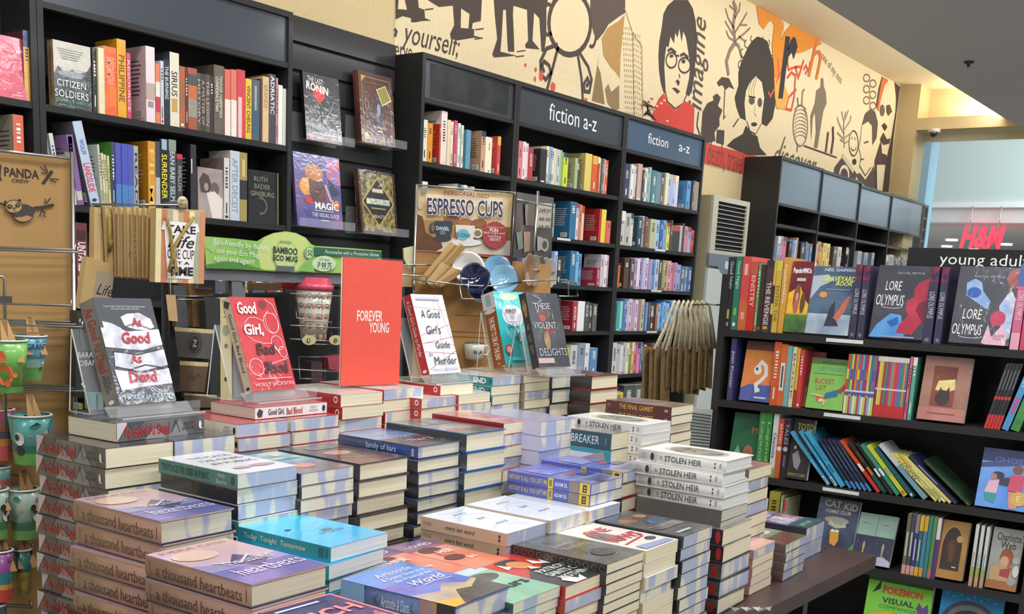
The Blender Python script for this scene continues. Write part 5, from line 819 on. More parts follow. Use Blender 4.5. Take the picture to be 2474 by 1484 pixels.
MMO = [('r', 0, 0, 1, .3, '#3c5c34|#5c8a40|12'), ('p', [(0, .25), (0, .55), (.5, .65), (.85, .45), (1, .4), (1, .25)], '#d88a34|#e8b83c|9'), ('e', .4, .48, .15, .2, '#8a4a30'), ('e', .42, .36, .12, .1, '#b8605c'), ('e', .42, .5, .07, .06, '#d89a80'), ('e', .72, .42, .12, .15, '#5c4424'), ('r', .2, .03, .7, .1, '#3a6c34'), tt('PopularMMOs', .5, .86, .86, .1, '#f2f0ee', b=.03), ('r', .3, .72, .72, .765, '#c0c0bc')]
ff('maroon and orange game comic with blocky white title, top shelf of the right bookshelf', 0, (1891, 806), (1942, 808), (1905, 636), T=.022, cover='#7c2a34|#5c2430|7', spine='#d87a2c', pages='white', front=MMO, sp=[tt('PopularMMOs', .35, .5, .5, .5, '#f4e8d8'), tt('ENTER THE', .75, .5, .3, .5, '#f4e8d8')])
ff('blue-grey graphic novel with yellow title and small penguin-like dark figure, top shelf', 0, (1943, 812), (2047, 818), (1972, 648), T=.02, cover='#41546c|#5f7488|7', pages='white', front=[('r', 0, .0, 1, .3, '#8296a8|#b8c4cc|10'), ('p', [(0, .85), (.35, .88), (.5, .8), (.2, .7), (.05, .55), (0, .5)], '#b4c0cc'), ('p', [(.42, .12), (.5, .4), (.6, .5), (.62, .3), (.75, .13)], '#252c3a'), ('p', [(.6, .25), (.85, .55), (.95, .6), (.85, .35), (.7, .2)], '#c86a50'), ('e', .3, .58, .09, .045, '#e09a4c'), tt('NEIL GAIMAN', .6, .95, .7, .045, '#e8ecf0', s=.15), tt('GRAVEYARD', .62, .82, .74, .08, '#e0e86a', s=.2, b=.02), tt('BOOK', .75, .75, .4, .06, '#e0e86a', s=.2, b=.02), ('r', .35, .66, .9, .668, '#a8b4c0')])
LSP = [('r', 0, 0, .2, 1, '#8c3044|#2c2c50|30'), tt('LORE OLYMPUS', .5, .5, .34, .6, '#d8d4dc'), ('e', .95, .5, .025, .25, '#7a7488')]
s.n = 12
for i, (a, c_) in enumerate(((2050, 2066), (2068, 2085), (2227, 2249), (2254, 2272))):
    s.px((1745, 796), (2474, 848), [(a, c_, 640 + i * 2, '#2f2a4c', dict(W=.2, sp=LSP, back='#3a3a44', dx=.12, desc='dark violet white-lettered', pages='grey'))])
LOV = '#3a3c46|#4a4c52|8'
ff('charcoal volume with blue and crimson profiles facing each other, top shelf, left of two', 0, (2097, 822), (2226, 828), (2120, 648), T=.03, cover=LOV, spine='#5a5854', pages='grey', skin='wrap',
   front=[('p', [(.0, 0), (.12, .18), (.35, .34), (.55, .32), (.6, .2), (.75, .12), (.6, 0)], '#4a8ac8|#6aa8dc|8'), ('p', [(.3, .22), (.5, .3), (.52, .2), (.4, .15)], '#2f5ca8'), ('p', [(1, .85), (.8, .78), (.72, .68), (.74, .58), (.62, .52), (.62, .4), (.68, .32), (.55, .2), (.5, .08), (.8, .06), (1, .3)], '#a82c44|#c0404c|8'), ('p', [(1, .55), (.85, .5), (.8, .4), (.9, .3), (1, .2)], '#7a2038'), tt('RACHEL SMYTHE', .62, .9, .5, .03, '#a8a4a4'), tt('LORE', .33, .72, .3, .13, '#eae6e2', s=.1), tt('OLYMPUS', .3, .52, .52, .15, '#eae6e2', s=.1), ('l', arc(.35, .44, .2, .03, 180, 360), .008, '#eae6e2'), ('r', .25, .01, .85, .03, '#9a98b8')])
ff('charcoal volume with white-haired figure and pink gown, top shelf, right of two', 0, (2290, 834), (2434, 846), (2306, 650), T=.03, cover=LOV, spine='#5a5854', pages='grey', skin='wrap',
   front=[('p', [(.18, .62), (.15, .78), (.28, .84), (.4, .8), (.45, .68), (.6, .55), (.55, .45), (.4, .52)], '#7a9cc8|#a8c0dc|10'), ('e', .3, .66, .12, .07, '#2c54a8'), ('p', [(.85, .95), (1, 1), (1, .75), (.9, .72), (.8, .85)], '#8c4038|#a85848|10'), ('p', [(.75, .5), (.85, .65), (.92, .7), (1, .6), (1, .1), (.9, .05), (.8, .3)], '#c8ccd8|#8ca4cc|14'), ('e', .76, .34, .13, .1, '#b83458'), ('p', [(.55, .02), (.62, .26), (.7, .1), (.85, .26), (.95, .12), (.95, 0), (.6, 0)], '#dcaab8'), tt('RACHEL SMYTHE', .52, .87, .5, .03, '#a8a4a4'), tt('LORE', .33, .38, .32, .13, '#eae6e2', s=.1), tt('OLYMPUS', .28, .18, .5, .14, '#eae6e2', s=.1), ('l', arc(.35, .1, .2, .03, 180, 360), .008, '#eae6e2'), tt('VOLUME\nTWO', .8, .1, .22, .07, '#8a5c6c')])
s.n = 18
s.px((1745, 796), (2474, 848), [(2438, 2460, 640, '#d0688c', dict(W=.19, sp=[('r', 0, 0, .25, 1, '#4a70b0'), tt('LORE OLYMPUS', .48, .5, .34, .6, '#f0d8e0'), ('r', .8, 0, 1, 1, '#e8a4b4')], dx=.12, desc='pink and blue')), (2462, 2474, 645, '#c8486c', dict(W=.19, dx=.12, desc='deep pink'))])
# second shelf
s = fsh(1)
s.px((1752, 966), (2474, 1048), [(1755, 1768, 818, '#34346c', dict(t=('Joan Procter', '#d8dcec', .5, .6), back='#4a342c|#6c4838|9', W=.16, dx=.1))])
ff('orange adventure cover with curled white dragon, second shelf of the right bookshelf', 1, (1785, 962), (1856, 968), (1806, 828), T=.02, cover='#d8743c|#e08c50|8', spine='#b8502c', pages='white', front=[('r', 0, 0, 1, .28, '#4a5a9c|#6470ac|9'), ('r', 0, .85, 1, 1, '#6a3024'), tt('ADVENTURE', .55, .76, .75, .09, '#d8a03c', b=.03), ('l', [(.45, .55), (.6, .66), (.75, .6), (.8, .45), (.65, .35), (.5, .28), (.55, .18), (.65, .2)], .12, '#e8e4dc'), ('e', .5, .52, .13, .08, '#ece8e0'), ('e', .47, .54, .04, .03, '#3c3a3a'), ('r', .5, .05, .9, .08, '#c8ccdc'), ('p', [(0, .3), (.2, .36), (.3, .28), (0, .2)], '#e08a5c')])
s.n = 2
s.px((1752, 966), (2474, 1048), [(1858, 1875, 826, '#dc5a24', dict(dx=.06, W=.16)), (1875, 1890, 832, '#e0661c', dict(dx=.06, sp=[('r', .3, .15, .75, .85, '#ece4d8'), ('r', .35, .35, .7, .65, '#44545c')])), (1890, 1902, 836, '#7ab0b0', dict(dx=.06)), (1903, 1913, 838, '#dcd8b0', dict(dx=.06, t=('BOOK', '#8c6c34'))), (1914, 1921, 842, '#e0a838', dict(dx=.06, sp=[('r', .7, 0, 1, 1, '#a83428')])), (1922, 1931, 846, '#d83c3c', dict(dx=.06, W=.15))])
ff('dark red cover with a small figure, behind the green story book, second shelf', 1, (1932, 984), (1975, 988), (1936, 850), T=.008, off=.05, cover='#a82c28|#7c2c20|6', pages='white', front=[('r', 0, 0, 1, .35, '#8a5c34|#a8702c|9'), ('e', .3, .42, .12, .06, '#2c2018'), ('l', [(.3, .4), (.25, .2)], .06, '#3c2c20')])
ff('lime green story cover with a red-haired girl flying, second shelf of the right bookshelf', 1, (1945, 985), (2034, 992), (1976, 868), T=.015, cover='#86c455', pages='white', front=[('r', 0, .88, 1, 1, '#5c7a3c'), tt('MEGAN MC', .6, .92, .6, .05, '#2c4020'), tt('JUDY MOODY', .58, .78, .8, .1, '#4aa0a8'), ('r', .1, .69, .9, .7, '#5c7c3c'), tt('BUCKET', .42, .55, .52, .1, '#c0502c'), tt('LIST', .35, .42, .28, .09, '#c0502c'), ('p', [(.45, .2), (.5, .32), (.85, .42), (.82, .28)], '#2c6c9c'), ('e', .38, .2, .12, .06, '#d85c2c'), ('e', .4, .17, .08, .04, '#f0c49c'), ('l', [(.85, .36), (1, .5)], .1, '#b8302c'), ('l', [(.45, .25), (.1, .28)], .04, '#f0c49c'), ('l', [(.5, .18), (.48, .08)], .04, '#f0c49c')])
s.n = 9
mg = 'd83c34 3c8c6c e0c840 8c2c5c d88a2c 4a7cb0 c83c50 5ca8b0 7c4890 c02c3c e8d060 4c6c9c 388c84 b84a84 d8622c'.split()
a_, c_ = s.s_at((2036, 994)), s.s_at((2106, 1003)); rn = random.Random(5)
for k in range(14):
    T = (c_[0] - a_[0]) / 14; cc = '#' + mg[k]; s.put(a_[0] + k * T, T - .0004, .2, cc, W=.15, desc='thin striped', sp=[('r', .25, 0, .42, 1, '#' + mg[(k * 3 + 2) % 15]), ('r', .6, 0, .63, 1, '#dcd8e0'), ('r', .63, 0, .67, 1, '#4a5ca8'), ('r', .7, 0, 1, 1, '#' + ('e8e0d8', 'c8d84c', 'b8486c', '7cb0c0')[k % 4])])
a_, c_ = s.s_at((2107, 1003)), s.s_at((2181, 1011))
for k in range(15):
    T = (c_[0] - a_[0]) / 15; cc = '#' + mg[(k * 7 + 3) % 15]; s.put(a_[0] + k * T, T - .0004, .2, cc, W=.15, desc='thin red-footed', sp=[('r', .52, 0, .55, 1, '#e0d8dc'), ('r', .8, 0, 1, 1, '#cc2c34'), ('r', .0, 0, .08, 1, '#dcd8d0')])
s.px((1752, 966), (2474, 1048), [(2182, 2189, 862, '#d86c84', dict(dx=.06)), (2190, 2200, 864, '#5ca890', dict(dx=.06, back='#3c4444'))])
ff('film-wrapped pinkish cover with glowing gold centre, second shelf of the right bookshelf', 1, (2213, 1017), (2326, 1028), (2228, 864), T=.025, cover='#9c6a5c|#b48470|6', spine='#5c4c48', pages='white', skin='wrap', front=[('r', .22, .22, .72, .85, '#7c3c2c|#94503c|8'), ('p', [(.3, .48), (.35, .62), (.7, .66), (.72, .5), (.5, .44)], '#e8c470|#f8eca8|16'), ('e', .48, .36, .16, .12, '#443430'), ('p', [(.35, .4), (.42, .52), (.5, .42), (.6, .54), (.62, .4)], '#443430'), ('r', 0, 0, 1, .2, '#c08074|#a86c60|9'), ('r', .2, .1, .8, .12, '#8c4c44')])
s.n = 41
s.px((1752, 966), (2474, 1048), [(2376 + k * 8, 2383.5 + k * 8, 876, '#26262a', dict(lean=-11, dx=0, W=.14, desc='black red-footed', sp=[('r', .5, 0, .55, 1, '#c83434'), ('r', .78, 0, 1, 1, '#c83434'), ('r', .1, .3, .4, .7, '#6c6c70')])) for k in range(5)] + [(2419, 2436, 878, '#4c98c8', dict(lean=-14, dx=0, sp=[tt('DIARY', .25, .5, .2, .6, '#e8f0f4'), ('r', .5, .2, .75, .8, '#b85c8c'), ('r', 0, 0, .12, 1, '#5c50a0')])), (2440, 2462, 886, '#3c7c44|#5c9c50|10', dict(lean=-14, dx=0, W=.16))])
# third shelf
s = fsh(2)
ff('dark green fantasy cover with a glowing figure, left end of the third shelf', 2, (1758, 1108), (1820, 1116), (1778, 1000), T=.02, cover='#1f5038|#2f6c48|7', pages='white', front=[('p', [(0, .1), (.3, .45), (.5, .2), (.4, 0), (0, 0)], '#7cb088'), ('e', .7, .3, .2, .16, '#a86c50|#804830|14'), ('l', [(.5, .3), (.95, .15)], .02, '#e8a890'), tt('M', .85, .72, .2, .1, '#c87838')])
s.px((1752, 1136), (2474, 1250), [(1823, 1838, 996, '#3c8c48', dict(t=('Legends', '#8cc878', .5, .7), dx=.08)), (1838, 1853, 997, '#358442', dict(t=('Legends', '#8cc878', .5, .7), dx=.08)), (1856, 1869, 1000, '#dcdcd8', dict(t=('Charlotte', '#44484c', .5, .4), sp=[('r', .85, 0, 1, 1, '#8ca858')], dx=.08)), (1869, 1882, 1012, '#c8402c', dict(t=('ARTEMIS', '#f0c0b4', .25, .35), sp=[('r', .5, 0, 1, 1, '#c85a24'), ('e', .5, .5, .04, .4, '#e8e0dc')], dx=.08)), (1883, 1897, 1013, '#2c2430', dict(t=('TALES', '#a89cb8', .25, .35), sp=[('e', .5, .5, .04, .4, '#b8b4bc'), ('r', .6, .3, .8, .7, '#6c5c6c')], dx=.08))])
ff('black cover with yellow-green title and a pale creature, third shelf of the right bookshelf', 2, (1898, 1152), (1948, 1157), (1904, 1014), T=.02, cover='#15151a', pages='white', front=[tt('TOTO', .6, .87, .8, .12, '#9ca830', b=.03), ('e', .4, .6, .25, .16, '#07070a'), ('p', [(.15, .4), (.4, .48), (.6, .3), (.5, .15), (.3, .2)], '#8c8a8c'), ('e', .25, .52, .06, .03, '#c8c8c8'), tt('DERMOT O LEARY', .5, .07, .85, .05, '#a8b84c')])
s.n = 7
def leans(items):
    """(x_bottom_left, x_bottom_right, x_top, y_top, colour, opts): leaning spines on the third shelf"""
    for xl, xr, xt, yt, col, o in items:
        f = lambda x: 1136 + (1250 - 1136) * (x - 1752) / 722
        a, z0 = s.s_at((xr, f(xr) - 1)); c0, _ = s.s_at((xl, f(xl) - 1)); tt_, zt = s.s_at((xt, yt))
        L = hypot(c0 - tt_, zt - s.z); ang = degrees(math.atan2(c0 - tt_, zt - s.z)); T = (a - c0) * cos(radians(ang))
        s.put(c0, max(T - .001, .005), L, col, lean=ang, W=o.pop('W', .13), **o)
def bx(u): return 1754 + u / 2.968
leans([(bx(728), bx(757), bx(458), 780 + 790 / 2.968, '#3ca0c8', dict(sp=[tt('BUNNY', .62, .5, .16, .6, '#c8e4f0'), ('r', .84, .15, .98, .85, '#e8ecec'), ('r', .86, .3, .96, .6, '#22262a')], W=.16)), (bx(782), bx(812), bx(520), 780 + 785 / 2.968, '#3ca0c8', dict(sp=[tt('BUNNY', .62, .5, .16, .6, '#c8e4f0'), ('r', .84, .15, .98, .85, '#e8ecec'), ('r', .86, .3, .96, .6, '#22262a')], W=.16)), (bx(825), bx(872), bx(562), 780 + 790 / 2.968, '#42a4cc', dict(sp=[tt('LOOKI AT', .4, .5, .3, .6, '#1c5c80'), ('r', .6, .3, .75, .7, '#2c6c90')], W=.16))] +
      [(bx(884 + k * 36), bx(912 + k * 36), bx(655 + k * 34), 780 + (830 + k * 6) / 2.968, '#1c2844', dict(desc='navy blue-footed', W=.14, sp=[('r', .85, 0, 1, 1, '#3c84c0'), ('r', .15, .35, .6, .6, '#5c6c8c')])) for k in range(5)] +
      [(bx(1085), bx(1120), bx(815), 780 + 850 / 2.968, '#d4502c', dict(sp=[('r', .46, .1, .6, .9, '#e8e4dc'), ('r', .6, 0, 1, 1, '#c83430')])), (bx(1130), bx(1172), bx(872), 780 + 862 / 2.968, '#26302c', dict(sp=[('r', .5, .2, .65, .8, '#c8782c'), ('r', .2, .3, .4, .7, '#7c3c2c'), ('r', .65, 0, .95, 1, '#1c5050')])), (bx(1180), bx(1215), bx(930), 780 + 872 / 2.968, '#232a26', dict(sp=[('r', .5, .15, .66, .85, '#d8dcd8')])), (bx(1222), bx(1262), bx(962), 780 + 880 / 2.968, '#3c8c74', dict(sp=[('r', .48, .15, .62, .85, '#d8dcd8')])), (bx(1272), bx(1318), bx(1005), 780 + 886 / 2.968, '#c4cc3c', dict(sp=[('r', .45, .15, .6, .85, '#8cac8c'), ('r', .9, .2, .97, .8, '#d86c2c')])),
       (bx(1330), bx(1372), bx(1060), 780 + 905 / 2.968, '#14585c', dict()), (bx(1415), bx(1462), bx(1092), 780 + 882 / 2.968, '#c8ccd4', dict(sp=[('r', .4, 0, 1, 1, '#6ca4b0')], back='#8c8c94')), (bx(1500), bx(1530), bx(1175), 780 + 945 / 2.968, '#e0d880', dict()), (bx(1530), bx(1560), bx(1205), 780 + 948 / 2.968, '#dcd47c', dict()), (bx(1562), bx(1596), bx(1240), 780 + 956 / 2.968, '#e4dc88', dict()), (bx(1600), bx(1636), bx(1275), 780 + 968 / 2.968, '#dcd47c', dict()), (bx(1640), bx(1680), bx(1306), 780 + 962 / 2.968, '#1c244c', dict(sp=[('r', .2, .35, .6, .6, '#c8ccd8')])), (bx(1738), bx(1776), bx(1415), 780 + 992 / 2.968, '#26382c|#3c5c38|12', dict(W=.15))])
ff('bright blue cover with two girls and gold seal, right end of third shelf', 2, (2354, 1221), (2478, 1238), (2380, 1088), T=.018, tilt=12, cover='#5c90dc|#7cb0f0|5', pages='white', front=[('r', 0, .78, 1, 1, '#2c3468|#3c4480|8'), ('p', [(0, .66), (.5, .72), (1, .8), (1, .9), (0, .74)], '#44508c'), tt('GHOSTS', .62, .82, .75, .1, '#6474b4', b=.02), ('e', .36, .56, .12, .06, '#2c2c44'), ('p', [(.38, .52), (.75, .55), (.65, .38), (.4, .4)], '#30304c'), ('e', .28, .53, .06, .05, '#c08070'), ('p', [(.2, .45), (.4, .48), (.38, .25), (.14, .25)], '#e8b8c8'), ('p', [(.14, .25), (.38, .25), (.36, .08), (.18, .12)], '#2c9c9c'), ('e', .72, .68, .1, .07, '#8c4c3c'), ('p', [(.6, .58), (.85, .6), (.86, .3), (.58, .32)], '#d8486c'), ('p', [(.6, .3), (.85, .3), (.8, .02), (.66, .02)], '#d89488'), ('e', .82, .2, .16, .12, '#d8b050'), tt('E', .82, .2, .08, .1, '#f0e0a0')])
# fourth shelf
s = fsh(3)
s.px((1840, 1330), (2474, 1441), [(1846, 1872, 1188, '#b8a830|#8c8030|9', dict(dx=.05, W=.15, back='#a89830')), (1874, 1880, 1198, '#9c9c80', dict(dx=.05)), (1882, 1888, 1206, '#c8c4a0', dict(dx=.05))])
ff('dark comic cover with cream title and orange cartoon character, fourth shelf', 3, (1958, 1325), (2056, 1340), (1972, 1206), T=.015, tilt=14, cover='#33384c|#5c6884|6', pages='white', front=[tt('CAT KID', .55, .9, .82, .12, '#b8b0a0', b=.03, r=-3), tt('COMIC CLUB', .5, .78, .62, .06, '#d8c8a8', b=.02), ('e', .5, .64, .3, .06, '#a8a898'), ('p', [(.3, .56), (.35, .64), (.45, .58), (.65, .58), (.72, .64), (.75, .54), (.5, .5)], '#c8c4b0'), ('p', [(.38, .46), (.6, .48), (.62, .3), (.55, .2), (.42, .24)], '#e0a030'), ('e', .45, .46, .05, .025, '#f0ece0'), ('e', .55, .46, .05, .025, '#f0ece0'), ('r', 0, 0, 1, .16, '#3c6c44|#5c8c50|9'), ('p', [(.7, 0), (1, .3), (1, 0)], '#5c9458')])
cat4 = dict(T=.014, tilt=20, cover='#8fb0a0|#9cbcac|5', pages='cream', front=[('r', 0, 0, 1, .56, '#1c2448'), ('e', .5, .34, .06, .1, '#b8a860'), ('r', .46, .18, .54, .32, '#a89c58'), ('p', [(0, 0), (.2, .16), (.6, .18), (1, .1), (1, 0)], '#b8b0c8'), ('e', .15, .42, .015, .008, '#e8e8f0'), ('e', .8, .3, .012, .006, '#e8e8f0'), ('r', .25, .8, .6, .81, '#6c8c80')])
ff('green and navy night-sky cover, left of a leaning pair on the fourth shelf', 3, (2056, 1352), (2100, 1362), (2068, 1246), **cat4)
ff('green and navy night-sky cover, right of a leaning pair on the fourth shelf', 3, (2101, 1362), (2146, 1376), (2120, 1254), **cat4)
s.n = 6
s.px((1840, 1330), (2474, 1441), [(2176 + k * 10.3, 2185.5 + k * 10.3, 1242 + k * 1.5, c, dict(dx=.12, W=.14, sp=sp)) for k, (c, sp) in enumerate((('#6c6850', [('r', .3, .3, .7, .7, '#c8c8b4'), ('r', .85, 0, 1, 1, '#d89c98')]), ('#4c4c54', [('r', .3, .3, .7, .7, '#c8c8c8'), ('r', .85, 0, 1, 1, '#d89c98')]), ('#3a3488', [('r', 0, 0, .3, 1, '#8c8888'), ('r', .4, .35, .75, .65, '#d8d8e0'), ('r', .85, 0, 1, 1, '#d89c98')]), ('#2c6c64', [('r', 0, 0, .25, 1, '#e0b82c'), ('r', .4, .35, .75, .65, '#c8dcd0'), ('r', .85, 0, 1, 1, '#e8b02c')]), ('#4c84a8', [('r', 0, 0, .25, 1, '#e0a82c'), ('r', .85, 0, 1, 1, '#e89c2c')]), ('#3c8480', []), ('#5c8c4c', [('r', .85, 0, 1, 1, '#c86c70')]), ('#5c3c7c', [('r', 0, 0, .35, 1, '#dcd8d4')])))])
ff('tan and brown illustrated cover with dark oval window and gold seal, fourth shelf', 3, (2258, 1399), (2322, 1411), (2266, 1260), T=.03, cover='#a87c44|#b88c50|8', spine='#8c6434', pages='cream', front=[('e', .45, .55, .36, .34, '#3c2c24'), ('r', .09, .15, .81, .55, '#3c2c24'), ('e', .45, .5, .2, .18, '#6c4c34|#4a3428|20'), ('r', .36, .3, .55, .6, '#5c4434'), ('e', .7, .7, .12, .06, '#c8a05c'), ('l', arc(.45, .55, .38, .36, 20, 160), .02, '#c8a878'), ('r', .55, .2, .7, .22, '#d8d4cc')])
s.px((1840, 1330), (2474, 1441), [(2338 + k * 13, 2347 + k * 13, 1268 + k * 3, '#d8dcd4', dict(dx=.12, W=.14, desc='white green-footed', sp=[tt('Charlotte', .56, .5, .22, .5, '#3c3c3c'), ('r', .68, 0, .84, 1, '#a0ac50'), ('r', .84, 0, 1, 1, '#c89c7c')], back='#8c9088')) for k in range(3)])
ff('grey cover of a girl holding a piglet, right end of fourth shelf', 3, (2378, 1419), (2452, 1437), (2390, 1276), T=.02, cover='#8c9088|#a8a8a0|6', pages='cream', front=[tt('Charlotte\'s', .6, .86, .9, .13, '#1c2428', b=.01), tt('Web', .55, .73, .5, .12, '#1c2428', b=.01), ('e', .55, .52, .22, .16, '#8c4c34|#a86444|10'), ('e', .5, .46, .14, .09, '#d8a888'), ('p', [(.1, .35), (.4, .42), (.75, .35), (.85, .1), (.1, .1)], '#c8a070'), ('p', [(.4, .32), (.75, .38), (.7, .2), (.4, .22)], '#a84440'), ('r', 0, 0, 1, .14, '#a86c3c'), ('e', .8, .16, .14, .07, '#a8a4a4'), ('e', .87, .5, .12, .06, '#b8b8ac'), ('e', .9, .33, .1, .1, '#dcd8cc')])
# lowest visible shelf
ff('lime green game companion book with red and yellow lettering, lowest shelf', 4, (2075, 1556), (2230, 1580), (2112, 1398), T=.03, off=.02, tilt=10, cover='#7ccc3c|#8cd850|5', pages='white', front=[('r', 0, .92, 1, 1, '#2c5c28|#3c7434|6'), ('p', [(.08, .72), (.2, .95), (.2, .8)], '#1c1c1c'), tt('POKEMON', .55, .8, .62, .12, '#d8582c', b=.05), tt('VISUAL', .5, .64, .5, .09, '#2c3c44', b=.02), tt('COMPANION', .52, .54, .6, .055, '#3c7c3c'), ('p', [(.05, .0), (.1, .4), (.4, .48), (.7, .4), (.8, 0)], '#f0b834'), ('p', [(.78, .6), (.82, .7), (.88, .62), (.95, .7), (.98, .55), (.88, .48)], '#6c4c8c')])
ff('blue round-windowed cover beside the lime green companion book, lowest shelf', 4, (2250, 1590), (2400, 1612), (2284, 1428), T=.03, off=.02, tilt=10, cover='#1f7cb0|#2c8cc0|7', pages='white', front=[('e', .5, .5, .46, .36, '#3c3c44'), ('e', .5, .5, .4, .3, '#6c7074'), ('e', .5, .46, .34, .26, '#1c2430')] + [('e', .1 + i * .11, .93 - (i % 2) * .04, .02, .012, '#6cc0e0') for i in range(8)])
for lab, p, i in (('white paper strip on the top shelf edge of the young adult bookshelf', (1996, 820), 0), ('white paper strip on the second shelf edge of the young adult bookshelf', (1991, 996), 1), ('white paper strip on the third shelf edge of the young adult bookshelf', (1988, 1178), 2)):
    q = onp(p, PF, DF); A = Vector((q.x, q.y, fz[i] - .016)) - DF * .0005; b = MB(); b.slab([A, A + RF * .125, A + RF * .125 + Z_ * .012, A + Z_ * .012], -DF, .0006, mat('#e4e4de')); tag(b.build('shelf_label'), lab, 'label', 'paper strips on the shelf edges')
# ================================================================ racks behind the table
WIRE = mat('#a9a8a4', 'metal'); KR = mat('#a5814f|#b18c5a|3', 'matte'); KRD = '#2c2420'
# --- left wire rack with kraft backing boards and hanging cups
ang = radians(-12); RL = Vector((cos(ang), sin(ang), 0)); DL = Vector((-sin(ang), cos(ang), 0)); q0 = hit((172, 700), 1, 1.98)
def PL(p, off=0): return onp(p, q0 + DL * off, DL)
kb = thing('kraft_board', 'brown kraft backing board printed with a panda and bamboo on the left wire rack', 'poster board', None)
b = MB(); A = [PL(p) for p in ((-60, 358), (172, 385), (178, 1500), (-60, 1500))]; b.slab(A, -DL, .006, KR)
F = MB(); F.ms = b.ms
def kraft(items, off):
    for it in items:
        if it[0] == 'p': b.poly(ccw([PL(p, -off) for p in it[1]], -DL), mat(it[2], 'matte'))
        elif it[0] == 'l':
            P = [PL(p, -off) for p in it[1]]
            for i in range(len(P) - 1):
                d = P[i + 1] - P[i]; n = DL.cross(d.normalized()) * it[2] / 2; b.poly(ccw([P[i] - n, P[i + 1] - n, P[i + 1] + n, P[i] + n], -DL), mat(it[3], 'matte'))
        elif it[0] == 't':
            a, c = PL(it[2], -off), PL(it[3], -off); d = c - a; U = d.normalized(); V = (-DL).cross(U); art(b, a, U, V, d.length, it[4], [('t', it[1], .5, 0, 1, 1, it[5], {'b': .02})], 'matte')
        off += .0003
def z3(x, y): return (x / 3.712, 340 + y / 3.71)
def zz(*a): return [z3(*p) for p in a]
def el(x, y, rx, ry, n=16, a0=0, a1=360): return [z3(x + rx * cos(radians(a0 + (a1 - a0) * i / n)), y + ry * sin(radians(a0 + (a1 - a0) * i / n))) for i in range(n + (a1 - a0 < 360))]
kraft([('t', 'PANDA', z3(38, 276), z3(350, 306), .0165, KRD), ('t', 'CREW', z3(105, 356), z3(262, 366), .0065, '#4a3a2c'), ('p', zz((372, 382), (455, 262), (482, 280), (398, 392)), KRD), ('p', zz((-20, 240), (15, 210), (5, 330), (20, 350), (-20, 365)), KRD), ('l', zz((430, 285), (400, 218)), .002, KRD), ('l', zz((425, 290), (362, 232)), .002, KRD), ('l', zz((420, 300), (370, 285)), .002, KRD), ('l', zz((450, 340), (530, 348)), .002, KRD), ('l', zz((450, 345), (500, 375)), .002, KRD),
       ('l', zz((0, 560), (50, 580)), .004, KRD), ('l', zz((300, 605), (400, 595), (484, 574)), .005, KRD), ('l', zz((408, 565), (405, 520)), .002, KRD), ('l', zz((412, 565), (455, 512)), .002, KRD), ('l', zz((375, 618), (355, 680)), .002, KRD), ('l', zz((378, 618), (405, 688)), .002, KRD), ('l', zz((372, 620), (415, 650)), .002, KRD),
       ('p', el(210, 650, 95, 78), '#ad8856'), ('l', el(210, 650, 95, 78, 18, 20, 175), .0012, KRD), ('p', zz((190, 570), (240, 570), (300, 600), (318, 640), (290, 682), (240, 665), (200, 680), (140, 685), (95, 655), (150, 655), (200, 620)), '#3c3632'), ('p', el(125, 590, 74, 58), '#b89463'), ('l', el(125, 590, 74, 58, 20, 0, 359), .0012, KRD), ('p', el(48, 552, 14, 14), KRD), ('p', el(175, 536, 16, 14), KRD), ('p', el(88, 590, 24, 20), KRD), ('p', el(160, 577, 22, 19), KRD), ('p', el(90, 588, 7, 7), '#b89463'), ('p', el(158, 576, 7, 7), '#b89463'), ('p', el(128, 606, 12, 8), KRD), ('l', zz((120, 628), (135, 634), (150, 628)), .001, KRD)], .0006)
b.build('printed_board', kb)
rk = thing('wire_rack', 'chrome wire rack at the left edge hung with printed cups', 'rack', None)
b = MB(); e_ = PL((186, 1500), -.012); b.tube([PL((174, 368), -.012), e_, Vector((e_.x, e_.y, 0))], .0045, WIRE, 8); b.build('upright', rk)
b = MB(); b.tube([PL((-60, 358), -.01), PL((180, 384), -.01)], .003, WIRE); b.build('top_bar', rk)
def bars(y0, n, x1=205, sp=.02, lift=0):
    for k in range(n):
        b = MB(); off = -.03 - k * sp; a = PL((-60, y0 + k * 6 - 4), off); c = PL((x1 + k * 6 - 8, y0 + k * 6 + 4), off)
        b.tube([a, c, c + Z_ * .012], .0022, WIRE); b.build('hook_bar', rk)
bars(600, 2, 190); bars(735, 1, 180); bars(775, 3, 195); bars(930, 3, 200); bars(1145, 1, 60); bars(1320, 2, 80); bars(1460, 2, 80)
b = MB(); b.tube([PL((-20, 668), -.1), PL((5, 668), -.1), PL((11, 676), -.1), PL((14, 1040), -.1)], .003, WIRE); b.build('hanger_loop', rk)
b = MB(); a = PL((-4, 715), -.1); b.box((a.x, a.y - .006, a.z - .012), (a.x + .022, a.y + .004, a.z), mat('#7c7a76', 'metal')); b.build('clip', rk)
